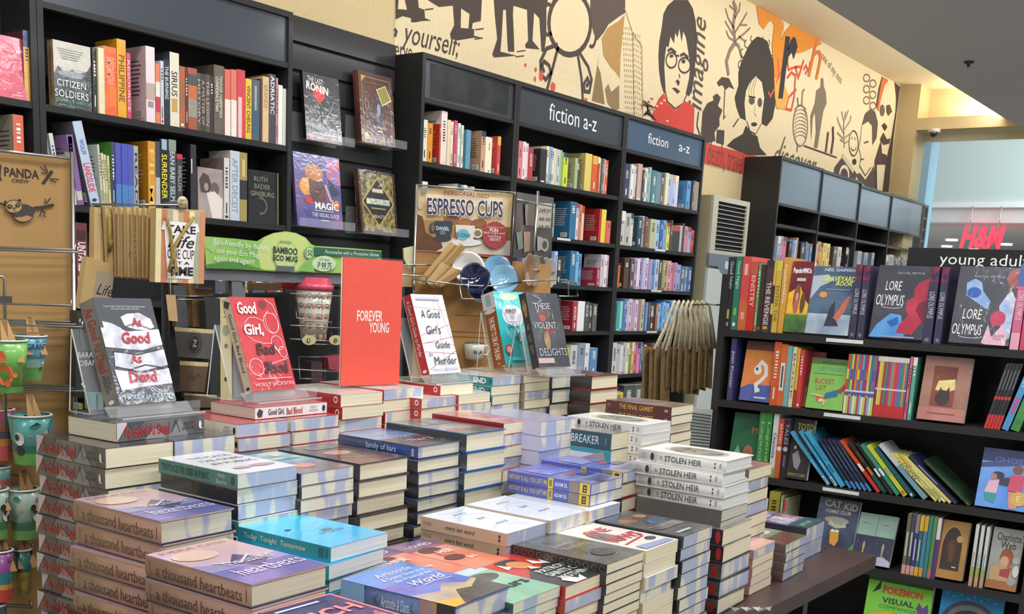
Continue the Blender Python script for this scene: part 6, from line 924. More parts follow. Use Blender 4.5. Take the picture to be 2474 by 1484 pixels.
def cup(lab, c, top, bot, off, base, deco, group='printed tumblers hanging on the left rack', hang=None, rim='#e8e6dc', name='tumbler'):
    """c/top/bot in photo pixels: rim centre, rim half width, base (x, y, half width)"""
    C = PL(c, off); B_ = PL((bot[0], bot[1]), off); r1 = (PL((c[0] + top, c[1]), off) - C).length; r0 = (PL((bot[0] + bot[2], bot[1]), off) - B_).length; h = C.z - B_.z
    t = thing(name, lab, 'cup', frame((C.x, C.y, B_.z), RL, DL, Z_), group)
    b = MB(); m = mat(base, 'gloss'); n = 28
    b.lathe([(0, 0), (r0, 0), (r0 + (r1 - r0) * .45, h * .5), (r0 + (r1 - r0) * .6, h * .53), (r1, h), (r1 - .002, h), (r0 - .002, .004)], m, n=n)
    def S(u, v, k): a = radians(-90 + u); rr = r0 + (r1 - r0) * v + .0006 + k * .0003 + (.001 if v > .5 else 0); return (rr * cos(a), rr * sin(a), h * v)
    for k, it in enumerate(deco):
        if it[0] == 'e':
            _, u, v, ru, rv, col = it; b.poly([S(u + ru * cos(i * pi / 8), v + rv * sin(i * pi / 8), k) for i in range(16)], mat(col, 'gloss'))
        elif it[0] == 'p': b.poly([S(u, v, k) for u, v in it[1]], mat(it[2], 'gloss'))
        elif it[0] == 'band':
            _, v0, v1, col = it
            for i in range(24): b.poly([S(i * 15 - 180, v0, k), S(i * 15 - 165, v0, k), S(i * 15 - 165, v1, k), S(i * 15 - 180, v1, k)], mat(col, 'gloss'), True)
        elif it[0] == 't':
            vs, fs = text_geo(it[1], .02, 0); _, _, u, v, wu, hv, col = it; b.mesh([S(u + x * wu, v + y * hv, k) for x, y in vs], fs, mat(col, 'gloss'))
    b.build('body', t); b = MB(); b.lathe([(r1 - .003, h - .001), (r1 + .0015, h - .001), (r1 + .0018, h + .002), (r1 - .003, h + .002)], mat(rim, 'gloss'), n=n); b.build('rim', t)
    if hang:
        b = MB(); ht = (hang - 0); zt = PL((c[0], hang), off).z - B_.z; s_ = MB(); w = .012
        for sx, dx in ((-1, -.008), (1, .018)):
            b.slab([(-w / 2, -.002, zt), (w / 2, -.002, zt), (dx + w / 2, -r1 * .9, h * .6), (dx - w / 2, -r1 * .9, h * .6)], (0, -1, 0), .0008, mat('#b9905c', 'matte'))
        b.box((-.014, -.012, h * .9), (.014, -.010, h * 1.02), mat('#2c1c14', 'matte')); b.build('hang_tag', t)
    return t
cup('green tumbler with an orange leafy shape, nearest on the left rack', (10, 822), 55, (22, 946, 40), -.12, '#6fae50|#8cc05c|8', [('band', .0, .12, '#5c9444'), ('e', -18, .35, 26, .2, '#e8702c'), ('e', -25, .7, 12, .12, '#e8702c'), ('e', 12, .35, 8, .05, '#e8884c'), ('e', -10, .2, 10, .08, '#d8602c'), ('p', [(30, .66), (38, .76), (36, .64)], '#e8d860'), ('e', 46, .5, 4, .1, '#4c8438')], hang=772)
cup('blue and green tumbler lettered GRAND behind the green one', (72, 812), 40, (85, 918, 24), -.05, '#5c9cb8|#7cb0bc|6', [('band', .0, .3, '#6ca84c'), ('band', .3, .5, '#8cb4a4'), ('t', 'GRAND', 10, .78, 80, .13, '#1c3040'), ('t', 'SPECIAL', 25, .9, 50, .06, '#1c3040'), ('e', 35, .65, 8, .04, '#f0f4f4'), ('e', 30, .28, 8, .04, '#2c4454'), ('p', [(28, .4), (44, .46), (44, .36)], '#e8f0f4')], hang=765)
cup('teal panda-scene tumbler in the middle of the left rack', (72, 1003), 51, (80, 1118, 38), -.08, '#4f9c94|#7cb8ac|6', [('band', 0, .25, '#5c9c4c|#6cac54|6'), ('band', .25, .4, '#2c6c54'), ('p', [(-20, .8), (0, .9), (14, .84), (-6, .76)], '#2c6458'), ('e', -50, .55, 16, .14, '#ecebe0'), ('e', -56, .58, 7, .07, '#22242a'), ('e', -50, .3, 14, .1, '#22242a'), ('e', 52, .62, 18, .08, '#2c4c74'), ('e', 60, .75, 20, .22, '#5cb0d0')], hang=952)
cup('pink and orange rainbow tumbler cut off by the left edge', (0, 990), 34, (8, 1110, 26), -.03, '#c85c54', [('band', .0, .3, '#d85c5c'), ('band', .3, .45, '#e0903c'), ('band', .45, .6, '#5c5464'), ('band', .6, .78, '#a85c4c'), ('band', .78, 1, '#b84c6c')], hang=955)
eco = [('band', 0, .2, '#6c9c50'), ('band', .2, .36, '#3c6c48'), ('t', 'ECO', 45, .8, 26, .1, '#20281f'), ('e', 42, .52, 24, .16, '#ecebe0'), ('e', 30, .58, 9, .08, '#202226'), ('e', 55, .42, 9, .08, '#202226'), ('e', 20, .66, 12, .07, '#202226'), ('e', -40, .85, 12, .06, '#3c8c7c')]
cup('grey-green panda tumbler lettered ECO, right of two', (56, 1182), 37, (58, 1300, 28), -.06, '#9cb4a4|#a8bcac|6', eco, hang=1135)
cup('grey-green panda tumbler lettered ECO, left of two at the photo edge', (-16, 1182), 36, (-12, 1300, 28), -.07, '#9cb4a4|#a8bcac|6', eco, hang=1150)
cup('small teal and cream tumbler behind the lettered pair', (-5, 1128), 30, (0, 1175, 28), -.03, '#3c9c9c|#c8d8d0|9', [('band', 0, .4, '#c85c64')])
cup('purple and teal tumbler near the lower left corner', (0, 1330), 31, (-12, 1452, 26), -.06, '#9c4c98', [('band', 0, .25, '#d8483c'), ('band', .25, .36, '#e0a03c'), ('band', .36, .6, '#3c8c8c'), ('t', 'LO', 30, .85, 30, .1, '#3c1c3c')], hang=1290)
cup('dark teal tumbler with yellow-green fronds, lower left rack', (55, 1328), 21, (55, 1432, 15), -.05, '#2c6c5c|#3c7c6c|9', [('band', 0, .5, '#a88c3c|#3c6c44|30')], hang=1290)
cup('pale tumbler with dark rim at the bottom left corner', (-8, 1462), 22, (-10, 1560, 18), -.06, '#5cb0b0', [('band', .5, 1, '#3c5464')])
# --- gift bags on hooks
def PB(p, y=2.08): return hit(p, 1, y)
gb = 'kraft gift bags hanging in a row'
rod = thing('bag_hook', 'clear-ended chrome hook bar carrying the row of gift bags', 'hook bar', None)
b = MB(); a, c = hit((222, 494), 1, 2.25), hit((452, 496), 1, 2.07); b.tube([a, c], .003, WIRE); m_ = hit((436, 492), 1, 2.10); b.tube([m_, m_ + Y_ * .06, Vector((m_.x, m_.y + .06, 0))], .009, mat('#55585c', 'matte'), 8); b.build('rod', rod)
b = MB(); q = hit((440, 489), 1, 2.055); b.lathe([(0, 0), (.013, 0), (.013, .003), (0, .003)], mat('#c8b890'), q, (0, -1, 0)); art(b, (q.x - .013, q.y - .0035, q.z - .008), X_, Z_, .026, .016, [tt('GIFT\nBAG', .5, .5, .7, .8, '#3c3428')]); b.build('round_label', rod)
def bagm(lab, quad, y, th, strip=None, rope=True, deco=(), front=False):
    A = [hit(p, 1, y) for p in quad]; t = thing('gift_bag', lab, 'gift bag', None, gb); b = MB(); K = mat('#c3a46c|#ccb07c|6', 'matte')
    b.slab(A, (0, -1, 0), th, K); O = A[3]; U = (A[2] - A[3]); V = (A[0] - A[3])
    w, h = U.length, V.length; art(b, O - Y_ * .0003, U.normalized(), V.normalized(), w, h, deco, 'matte'); b.build('paper_body', t)
    if rope:
        cx = (A[0] + A[1]) / 2; b = MB(); R_ = mat('#a8904c|#8c7438|200', 'matte')
        pts = rope if isinstance(rope, list) else [(quad[0][0] * .4 + quad[1][0] * .6, quad[0][1] + 20), (quad[0][0] * .5 + quad[1][0] * .5 + 4, quad[0][1] + 90), (quad[0][0] + 14, quad[0][1] + 110), (quad[0][0] + 20, quad[0][1] + 80)]
        P = [hit(p, 1, y - .008) for p in pts]; b.tube(P, .0035, R_, 6); b.build('rope_handle', t)
    return t
xs = [218, 248, 273, 285, 300, 318, 330, 344, 356]
for i, x in enumerate(xs):
    nx = (xs + [374])[i + 1]; y0 = 498 + i * .6
    bagm('edge-on brown gift bag, %s from the left in the hanging row' % ORD[i], [(x + 2, y0 + (2 if i == 0 else 0)), (x + 26 if i < 2 else nx + 12, y0 + 3), (nx + 10, y0 + 172 + i * .5), (x + (0, 12, 8, 3, 4, 3, 4, 2, 0)[i], y0 + 168)], 2.24 - i * .018, .006, rope=(i in (1, 4, 6)), deco=[('r', .0, 0, .18, 1, '#b08c54'), ('r', .45, 0, .55, 1, '#d8c090'), ('r', .75, 0, .85, 1, '#a8885a')] + ([('r', .2, .3 + k * .08, .4, .34 + k * .08, '#e0cc9c') for k in range(6)] if i % 3 == 2 else []))
st = [('r', i / 9, 0, (i + 1) / 9, 1, c) for i, c in enumerate(('#e4d6a8', '#c87c54', '#a8a88c', '#e4d6a8', '#c0a080', '#c87c54', '#e4d6a8', '#a8a88c', '#d08c60'))]
bagm('striped gift bag with white takeaway-cup print lettered TAKE life, front of the row', [(377, 503), (493, 508), (491, 686), (374, 682)], 2.06, .02,
     rope=[(402, 520), (412, 560), (418, 620), (408, 655), (414, 664), (426, 655), (420, 600), (440, 565), (468, 525)],
     deco=st + [('p', [(.1, .72), (.14, .84), (.84, .84), (.88, .72), (.82, .72), (.74, .06), (.24, .06), (.16, .72)], '#efe8e4'), tt('TAKE', .5, .74, .6, .11, '#1c1a1c', b=.03), tt('Life', .5, .57, .55, .17, '#1c1a1c', s=.4, b=.01), tt('ONE CUP', .5, .4, .55, .13, '#1c1a1c'), tt('AT A', .5, .28, .36, .04, '#1c1a1c', b=.02), tt('TIME', .5, .165, .52, .12, '#1c1a1c', b=.04)])
bagm('brown gift bag lettered Life hanging lower behind the leftmost display book', [(210, 620), (275, 640), (262, 760), (192, 745)], 2.22, .02, rope=False, deco=[('r', .4, 0, 1, .8, '#b0a088'), tt('Life', .75, .45, .55, .22, '#1c1a1c', s=.4)])
b = MB(); A = [hit(p, 1, 2.03) for p in ((401, 712), (424, 713), (430, 777), (408, 775))]; tg = thing('paper_tag', 'small kraft paper tag on a string below the striped gift bag', 'tag', None); b.slab(A, (0, -1, 0), .001, mat('#b9986a', 'matte')); b.build('tag_card', tg); b = MB(); b.tube([hit((411, 660), 1, 2.04), hit((412, 714), 1, 2.03)], .0008, mat('#c8b890')); b.build('string', tg)
# --- bamboo mug stand: green header, grey frame
ys = 2.20; angs = radians(-20); RS = Vector((cos(angs), sin(angs), 0)); DS = Vector((-sin(angs), cos(angs), 0)); q0s = hit((700, 650), 1, ys)
def PS(p, off=0): return onp(p, q0s + DS * off, DS)
sg = thing('header_sign', 'green arched sign about reusable bamboo mugs above the grey stand', 'sign', None)
b = MB(); OUT = [(494, 571), (520, 573), (570, 577), (622, 583), (640, 572), (662, 563), (690, 559), (715, 563), (738, 574), (752, 590), (760, 594), (850, 600), (922, 606), (920, 662), (700, 658), (560, 650), (498, 648)]
b.slab([PS(p) for p in OUT], -DS, .004, mat('#6fb04c|#a8cc6c|3', 'gloss'))
def sgart(items, off):
    for it in items:
        if it[0] == 'p': b.poly(ccw([PS(p, -off) for p in it[1]], -DS), mat(it[2], 'gloss'))
        elif it[0] == 't':
            a, c = PS(it[2], -off), PS(it[3], -off); d = c - a; U = d.normalized(); V = (-DS).cross(U); hz = (PS((it[2][0], it[2][1] - it[4] / 2), -off) - PS((it[2][0], it[2][1] + it[4] / 2), -off)).length; art(b, a, U, V, d.length, hz, [('t', it[1], .5, 0, 1, 1, it[5], it[6] if len(it) > 6 else {})], 'gloss')
        off += .0004
ov = lambda x, y, rx, ry: [(x + rx * cos(i * pi / 10), y + ry * sin(i * pi / 10)) for i in range(20)]
sgart([('p', [(640, 574), (662, 565), (690, 561), (715, 565), (738, 576), (750, 600), (752, 655), (630, 652), (622, 600)], '#c8d87c'), ('p', [(494, 640), (560, 630), (640, 652), (560, 650), (498, 648)], '#4c8c34'), ('p', [(500, 600), (520, 575), (540, 577), (515, 612)], '#9ccc70'), ('t', 'Eco-friendly by design,', (517, 586), (650, 601), 18, '#f2f4ea'), ('t', 'use your Eco Mug', (524, 607), (626, 619), 17, '#f2f4ea'), ('t', 'again and again!', (517, 624), (614, 635), 17, '#f2f4ea'), ('p', ov(690, 618, 29, 38), '#a8c870'), ('p', ov(690, 618, 26, 35), '#c4d888'), ('t', 'REUSABLE', (676, 584), (704, 588), 6, '#4c7c3c'), ('t', 'BAMBOO', (660, 603), (719, 609), 17, '#20302a', {'b': .03}), ('t', 'ECO MUG', (660, 622), (719, 627), 14, '#20302a', {'b': .03}), ('p', [(668, 642), (712, 644), (711, 656), (667, 655)], '#55605c'), ('p', ov(747, 611, 12, 15), '#6ca868'), ('p', ov(747, 611, 10, 13), '#b8d8a0'), ('t', '150', (739, 610), (755, 612), 14, '#1c3c2c'), ('p', [(758, 597), (922, 608), (921, 624), (760, 616)], '#1f5c3c'), ('t', 'Personalise with a Protective Sleeve', (785, 608), (915, 616), 9, '#e0ecdc', {'s': .3}), ('p', [(720, 655), (740, 630), (760, 620), (760, 658)], '#7cb858'), ('p', ov(783, 637, 29, 19), '#c8dcb0'), ('t', 'GIFT BAG', (772, 627), (796, 629), 5, '#4c6c4c'), ('t', 'P 99.75', (768, 641), (801, 644), 17, '#1c241c', {'s': .1})], .0005)
b.build('printed_panel', sg)
GM = mat('#6e7176', 'matte'); gs_ = thing('display_stand', 'grey metal stand holding the green mug sign and cup packaging', 'display stand', None)
def sbar(nm, quad, off, th, m=GM): b = MB(); b.slab([PS(p, off) for p in quad], -DS, th, m); b.build(nm, gs_)
sbar('cross_rail', [(478, 648), (925, 662), (925, 690), (478, 676)], .01, .05)
sbar('upright', [(560, 676), (585, 676), (592, 960), (566, 960)], .012, .03); sbar('upright', [(492, 676), (520, 678), (512, 700), (478, 698)], .05, .03); sbar('upright', [(420, 690), (447, 692), (455, 790), (425, 790)], .06, .03, mat('#55585c', 'matte'))
for px_ in ((576, 960), (905, 960)):
    b = MB(); e_ = PS(px_, .03); b.box((e_.x - .012, e_.y - .012, 0), (e_.x + .012, e_.y + .012, PS((px_[0], 680), .03).z), GM); b.build('leg', gs_)
sbar('back_sheet', [(428, 712), (925, 700), (925, 965), (440, 960)], .16, .006, mat('#1b1a1a', 'matte'))
for y in (709, 786, 819, 892): b = MB(); b.tube([PS((700, y), -.03), PS((840, y + 8), -.03)], .0018, WIRE); b.build('wire_shelf', gs_)
for x0, y0 in ((742, 716), (765, 778), (750, 862)): b = MB(); b.tube([PS((x0 - 28, y0), -.035), PS((x0 + 36, y0 + 1), -.035), PS((x0 + 36, y0 + 55), -.035), PS((x0 - 26, y0 + 53), -.035)], .0016, WIRE, closed=True); b.build('wire_basket', gs_)
b = MB(); b.tube([PS((425, 716), -.02), PS((494, 716), -.02), PS((494, 724), -.02), PS((430, 724), -.02)], .002, WIRE, closed=True); b.build('wire_shelf', gs_)
sl = thing('packaging_sleeve', 'tall grey mug box with pale yellow numbered side between the two display books', 'box', None)
b = MB(); b.slab([PS(p, .0) for p in ((494, 718), (536, 722), (536, 968), (510, 968))], -DS, .05, mat('#2f302f', 'matte')); b.build('dark_side', sl)
b = MB(); P4 = [PS(p, -.002) for p in ((532, 722), (559, 720), (560, 972), (533, 972))]; b.slab(P4, -DS, .06, mat('#c8bc84|#d4c890|9')); U, V = (P4[2] - P4[3]), (P4[0] - P4[3])
art(b, P4[3] - DS * .0003, U.normalized(), V.normalized(), U.length, V.length, [('e', .5, .88, .2, .022, '#1c1a18'), ('e', .5, .7, .32, .05, '#8c9468'), ('e', .5, .55, .16, .022, '#1c1a18'), ('e', .5, .23, .16, .022, '#1c1a18'), ('r', .3, .83, .7, .835, '#5c5438')]); b.build('pale_side', sl)
def sleeve(lab, quad, col, off, deco, rim='#d8c890'):
    t = thing('cup_sleeve', lab, 'cup sleeve', None, 'cardboard cup sleeves on the grey stand'); b = MB(); n = 8
    def PP_(u, v):
        a, c = Vector(quad[0]).lerp(Vector(quad[1]), u), Vector(quad[3]).lerp(Vector(quad[2]), u); p = a.lerp(c, v); return PS((p.x, p.y), off - .03 * sin(pi * u)) + Z_ * 0
    for k in range(n):
        for v0, v1, cc in ((0, .14, rim), (.14, 1, col)): b.poly([PP_((k) / n, v1), PP_((k + 1) / n, v1), PP_((k + 1) / n, v0), PP_(k / n, v0)], mat(cc, 'matte'), True)
    for k in range(n): b.poly([PP_(k / n, 0) + DS * .0012, PP_((k + 1) / n, 0) + DS * .0012, PP_((k + 1) / n, 1) + DS * .0012, PP_(k / n, 1) + DS * .0012], mat(col, 'matte'), True)
    O = PS(quad[3], off - .033); Uv = PS(quad[2], off - .033) - O; Vv = PS(quad[0], off - .033) - O; art(b, O, Uv.normalized(), ((-DS).cross(Uv.normalized())), Uv.length, abs(Vv.z), deco, 'matte'); b.build('card_band', t)
sleeve('grey cup sleeve with a round Z monogram, upper of two', [(421, 790), (519, 797), (506, 868), (430, 862)], '#5c5a55', -.02, [('l', arc(.5, .5, .2, .34, 0, 360, 20), .03, '#2c2a28'), ('e', .5, .5, .14, .25, '#22201f'), tt('Z', .5, .5, .14, .24, '#a8a498', b=.02), ('l', arc(.5, .5, .26, .42, 0, 360, 20), .012, '#3a3836')])
sleeve('brown cup sleeve with faint script, lower of two', [(434, 872), (504, 876), (494, 948), (436, 944)], '#6a513a', -.02, [('l', [(.25, .4), (.4, .6), (.5, .42), (.7, .6), (.8, .5)], .03, '#3c2c20')])
sleeve('pale cup sleeve edge below the brown one', [(445, 950), (524, 955), (520, 985), (446, 985)], '#6a5a48', -.02, [])
mg_ = thing('travel_mug', 'patterned travel mug with bright pink lid between red book and orange sign', 'mug', None)
C = PS((757, 700), .03); s_ = 2.3 / 2580
qa = PS((757, 822), .03); h = C.z - qa.z; r1 = (PS((798, 705), .03) - C).length; r0 = r1 * .68; mg_.location = qa
b = MB(); b.lathe([(0, 0), (r0, 0), (r1, h), (0, h)], mat('#ddd8c4', 'gloss'), n=30)
for i in range(11):
    for j in range(5):
        a = i * 2 * pi / 11 + (j % 2) * 0; v = (j + .5) / 5; rr = r0 + (r1 - r0) * v + .0004; f = lambda u, w_, e=0: ((rr + e) * cos(a + u), (rr + e) * sin(a + u), h * v + w_)
        b.poly([f(.2 * cos(k * pi / 6), .0085 * sin(k * pi / 6)) for k in range(12)], mat('#cf8a72', 'gloss')); b.poly([f(.07 * cos(k * pi / 4), .0045 * sin(k * pi / 4), .0004) for k in range(8)], mat('#e4b8a4', 'gloss'))
        for s1 in (1, -1): b.poly([f(.285 + s1 * .1, .002), f(.285 + s1 * .04, .011), f(.285, .002)], mat('#2c5c5c', 'gloss')); b.poly([f(.285 + s1 * .1, -.002), f(.285 + s1 * .04, -.011), f(.285, -.002)], mat('#2c5c5c', 'gloss'))
b.build('mug_body', mg_)
b = MB(); b.lathe([(0, h - .001), (r1 + .003, h - .001), (r1 + .004, h + .014), (r1 - .004, h + .016), (r1 - .007, h + .032), (0, h + .033)], mat('#d8405c', 'gloss'), n=30); b.build('lid', mg_)
for i, x in enumerate((747, 812)):
    t = thing('number_tag', 'oval cream number tag on the wire shelf, %s' % ('reading 1' if i == 0 else 'partly behind the orange sign'), 'tag', None); b = MB(); P_ = [PS(p, -.04) for p in ov(x, 822, 17, 12)]; b.slab(P_, -DS, .0012, mat('#c8bc84')); O = PS((x - 6, 828), -.0425); art(b, O, RS, Z_, .011, .012, [('e', .5, .5, .45, .5, '#22201c'), tt('12'[i], .5, .5, .3, .6, '#f0ecd8')]); b.build('oval_card', t)
for lab, quad, col, off in (('pink lidded box behind the orange sign', [(792, 865), (830, 860), (832, 900), (795, 892)], '#b03c50', .05), ('bamboo mug box on the stand, upper left', [(455, 672), (512, 674), (515, 716), (458, 716)], '#a07c4c', .08), ('kraft box lettered CO on the stand shelf', [(464, 724), (490, 724), (492, 790), (466, 790)], '#8c7040', .08), ('tan box top seen above the red display book', [(612, 684), (680, 684), (680, 702), (612, 702)], '#a8844c', .08), ('red box seen above the red display book', [(680, 682), (722, 684), (722, 700), (680, 698)], '#c83034', .08), ('small dark clear-fronted box low on the stand', [(752, 875), (778, 876), (780, 925), (752, 925)], '#4a343c', .06)):
    t = thing('gift_box', lab, 'box', None); b = MB(); b.slab([PS(p, off) for p in quad], -DS, .05, mat(col, 'gloss')); b.build('carton', t)
# dark portrait book leaning behind the left stand
t = thing('paperback_book', 'black portrait-cover book with spaced white capitals, behind the leftmost book stand', 'book', None); P_ = [PL(p, -.0) for p in ((190, 755), (262, 770), (262, 965), (182, 960))]; P_ = [hit(p, 1, 1.93) for p in ((186, 750), (262, 762), (262, 965), (182, 960))]
b = MB(); b.slab(P_, (0, -1, 0), .025, mat('#1d1c1c', 'gloss')); b.poly(ccw([hit(p, 1, 1.9285) for p in ((192, 790), (230, 830), (228, 850), (196, 845))], -Y_), mat('#4c4a48', 'gloss')); a, c = hit((188, 858), 1, 1.928), hit((245, 862), 1, 1.928)
art(b, a, X_, Z_, c.x - a.x, .011, [('t', 'BARACK', .5, 0, 1, 1, '#e8e8e4', {})], 'gloss'); a, c = hit((191, 878), 1, 1.928), hit((245, 882), 1, 1.928); art(b, a, X_, Z_, c.x - a.x, .011, [('t', 'OBAMA', .5, 0, 1, 1, '#e8e8e4', {})], 'gloss'); b.build('cover', t)
for i, (x0, x1, c) in enumerate(((190, 200, '#b8a030'), (218, 232, '#8cb04c'), (238, 250, '#a8b850'), (254, 263, '#5c8cac'))):
    t = thing('small_box', 'small green and yellow packet low behind the left stand, %s of four' % ORD[i], 'packet', None, 'small packets behind the left stand'); b = MB(); y0 = 950 + (i == 0) * 25; b.slab([hit(p, 1, 1.9) for p in ((x0, y0), (x1, y0), (x1, 990), (x0, 990))], (0, -1, 0), .02, mat(c + '|#5c9cb8|40', 'gloss')); b.build('carton', t)
# --- espresso cup stand
qe = hit((1120, 560), 1, 2.12); ae = radians(-30); RE = Vector((cos(ae), sin(ae), 0)); DE = Vector((-sin(ae), cos(ae), 0))
def PE(p, off=0): return onp(p, qe + DE * off, DE)
sg = thing('poster_board', 'printed board reading PERSONALISED ESPRESSO CUPS with two cups and pastries', 'sign', None); b = MB()
b.slab([PE(p) for p in ((1008, 451), (1240, 470), (1230, 626), (1004, 605))], -DE, .003, mat('#7c5a38|#a88050|4', 'gloss'))
def egart(items, off, B=None, f=None):
    f = f or PE; N = -DE if f is PE else -D2
    for it in items:
        if it[0] == 'p': b.poly(ccw([f(p, -off) for p in it[1]], N), mat(it[2], 'gloss'))
        elif it[0] == 't':
            a, c = f(it[2], -off), f(it[3], -off); d = c - a; U = d.normalized(); V = N.cross(U); hz = (f((it[2][0], it[2][1] - it[4] / 2), -off) - f((it[2][0], it[2][1] + it[4] / 2), -off)).length; art(b, a, U, V, d.length, hz, [('t', it[1], .5, 0, 1, 1, it[5], it[6] if len(it) > 6 else {})], 'gloss')
        off += .0004
def e5(x, y): return (940 + x / 3.0917, 420 + y / 3.0917)
def E5(*a): return [e5(*p) for p in a]
ev = lambda x, y, rx, ry: [e5(x + rx * cos(i * pi / 10), y + ry * sin(i * pi / 10)) for i in range(20)]
egart([('p', E5((212, 100), (925, 150), (905, 400), (206, 340)), '#c4a068|#ecdcb0|5'), ('p', E5((206, 470), (908, 500), (903, 615), (203, 572)), '#b8a894|#d4c8b4|9'), ('p', E5((270, 150), (850, 180), (840, 240), (290, 300)), '#ecdcb4'), ('p', ev(470, 345, 60, 32), '#9c6034'), ('p', ev(570, 365, 55, 32), '#a86a38'), ('p', ev(670, 370, 62, 32), '#94582c'), ('p', E5((206, 300), (250, 320), (275, 440), (390, 510), (400, 550), (350, 575), (206, 565)), '#553019|#6c4024|9'), ('p', ev(235, 235, 20, 32), '#c8b090'), ('p', ev(395, 485, 70, 22), '#33302e'), ('p', E5((340, 350), (475, 356), (470, 430), (455, 480), (370, 478), (345, 430)), '#22303a'), ('p', ev(325, 405, 22, 40), '#22303a'), ('p', ev(327, 405, 13, 28), '#7c5c3c'), ('t', 'DANIEL', e5(352, 405), e5(450, 412), 9, '#d8dce0', {'b': .02}), ('p', ev(400, 440, 24, 18), '#5c6c78'), ('p', ev(570, 515, 122, 26), '#e4e2da'), ('p', E5((498, 380), (642, 388), (638, 450), (622, 520), (520, 518), (500, 450)), '#ddd8c8'), ('p', ev(660, 445, 40, 36), '#ddd8c8'), ('p', ev(662, 445, 26, 24), '#8c6c48'), ('p', ev(552, 455, 46, 42), '#6cb0bc'), ('t', 'SUSAN', e5(500, 452), e5(605, 462), 10, '#2c7c8c', {'b': .02}), ('p', [e5(790 + (90 + 6 * (i % 2)) * cos(i * pi / 20), 458 + (98 + 6 * (i % 2)) * sin(i * pi / 20)) for i in range(40)], '#a8302c'), ('t', 'FUN', e5(752, 418), e5(815, 424), 9, '#f0e8dc', {'b': .03}), ('t', 'little cups and', e5(708, 440), e5(862, 448), 7, '#f0e8dc'), ('t', 'matching', e5(738, 466), e5(836, 472), 7, '#f0e8dc'), ('t', 'saucers', e5(752, 488), e5(828, 494), 7, '#f0e8dc'), ('t', 'THE PERFECT GIFT', e5(725, 398), e5(858, 405), 4, '#e8c8bc'), ('t', 'PERSONALISED', e5(412, 140), e5(746, 168), 10, '#8c2c28', {'b': .01}), ('t', 'ESPRESSO CUPS', e5(282, 240), e5(852, 268), 44, '#f0e8d8', {'b': .07}), ('t', 'ESPRESSO CUPS', e5(284, 240), e5(850, 268), 41, '#2a2550', {'b': .02}), ('p', E5((240, 98), (284, 102), (284, 146), (240, 140)), '#8c8c80'), ('p', E5((203, 572), (903, 612), (902, 625), (203, 582)), '#8c2c24')], .0004)
b.build('printed_panel', sg)
rk = thing('wire_stand', 'chrome wire stand of the espresso cup display', 'rack', None)
def wt(nm, pts, off=-.01, r=.0025, closed=False, f=None): b = MB(); b.tube([(f or PE)(p, off) for p in pts], r, WIRE, 6, closed); b.build(nm, rk)
wt('upright', [(1007, 447), (990, 960)], r=.004); wt('upright', [(1245, 465), (1232, 690)], r=.003); wt('top_bar', [(1006, 447), (1246, 466)], r=.003)
wt('basket_wire', [(945, 640), (1060, 640)], -.02); wt('basket_wire', [(940, 662), (1030, 668), (1028, 695)], -.05); wt('basket_wire', [(1000, 675), (1110, 688), (1175, 692), (1260, 682)], -.09); wt('basket_wire', [(1110, 690), (1115, 722), (1165, 724), (1168, 688)], -.09); wt('basket_wire', [(1132, 678), (1130, 718)], -.09); wt('basket_wire', [(1000, 676), (1000, 700)], -.05)
kbk = thing('kraft_board', 'brown corrugated backing board below the espresso cup sign', 'poster board', None); b = MB(); b.slab([PE(p, .004) for p in ((1003, 606), (1330, 640), (1330, 960), (985, 960))], -DE, .005, mat('#a67a48|#b08654|5', 'matte'))
for p in ((1100, 760), (1090, 800), (1090, 812)): b.poly(ccw([PE(x, .003) for x in (p, (p[0] + 90, p[1] + 4), (p[0] + 90, p[1] + 6), (p[0], p[1] + 2))], -DE), mat('#7c5830', 'matte'))
b.build('board', kbk)
def saucer(lab, c, rx, ry, off, col, rim):
    t = thing('saucer', lab, 'saucer', None, 'small saucers in the wire basket'); C = PE(c, off); R_ = (PE((c[0] + rx, c[1]), off) - C).length; ax = (-DE * .95 + Z_ * .25 - RE * .15).normalized(); b = MB()
    m = mat(col, 'glaze'); b.lathe([(0, .002), (R_ * .38, .002), (R_ * .42, .004), (R_ * .9, .011), (R_ * .93, .012), (R_ * .93, .009), (R_ * .4, -.002), (0, -.002)], m, C, ax, 32); b.lathe([(R_ * .92, .0105), (R_, .0125), (R_, .0105), (R_ * .92, .008)], mat(rim, 'glaze'), C, ax, 32); b.build('dish', t)
saucer('cream saucer standing at the back of the wire basket', (1130, 650), 38, 40, -.035, '#d4d0c4', '#e4e0d4')
saucer('rear pale blue saucer with white centre', (1200, 655), 34, 42, -.04, '#7cabc8', '#3c5c74')
saucer('front pale blue saucer in the basket', (1215, 676), 34, 38, -.07, '#84b4cc', '#44647c')
saucer('glossy navy saucer in front, beside the brown card envelopes', (1146, 674), 35, 44, -.075, '#141c3c', '#0c1228')
saucer('lower cream-rimmed navy saucer half hidden behind the white display book', (1160, 700), 30, 20, -.04, '#1c2448', '#d8d4c8')
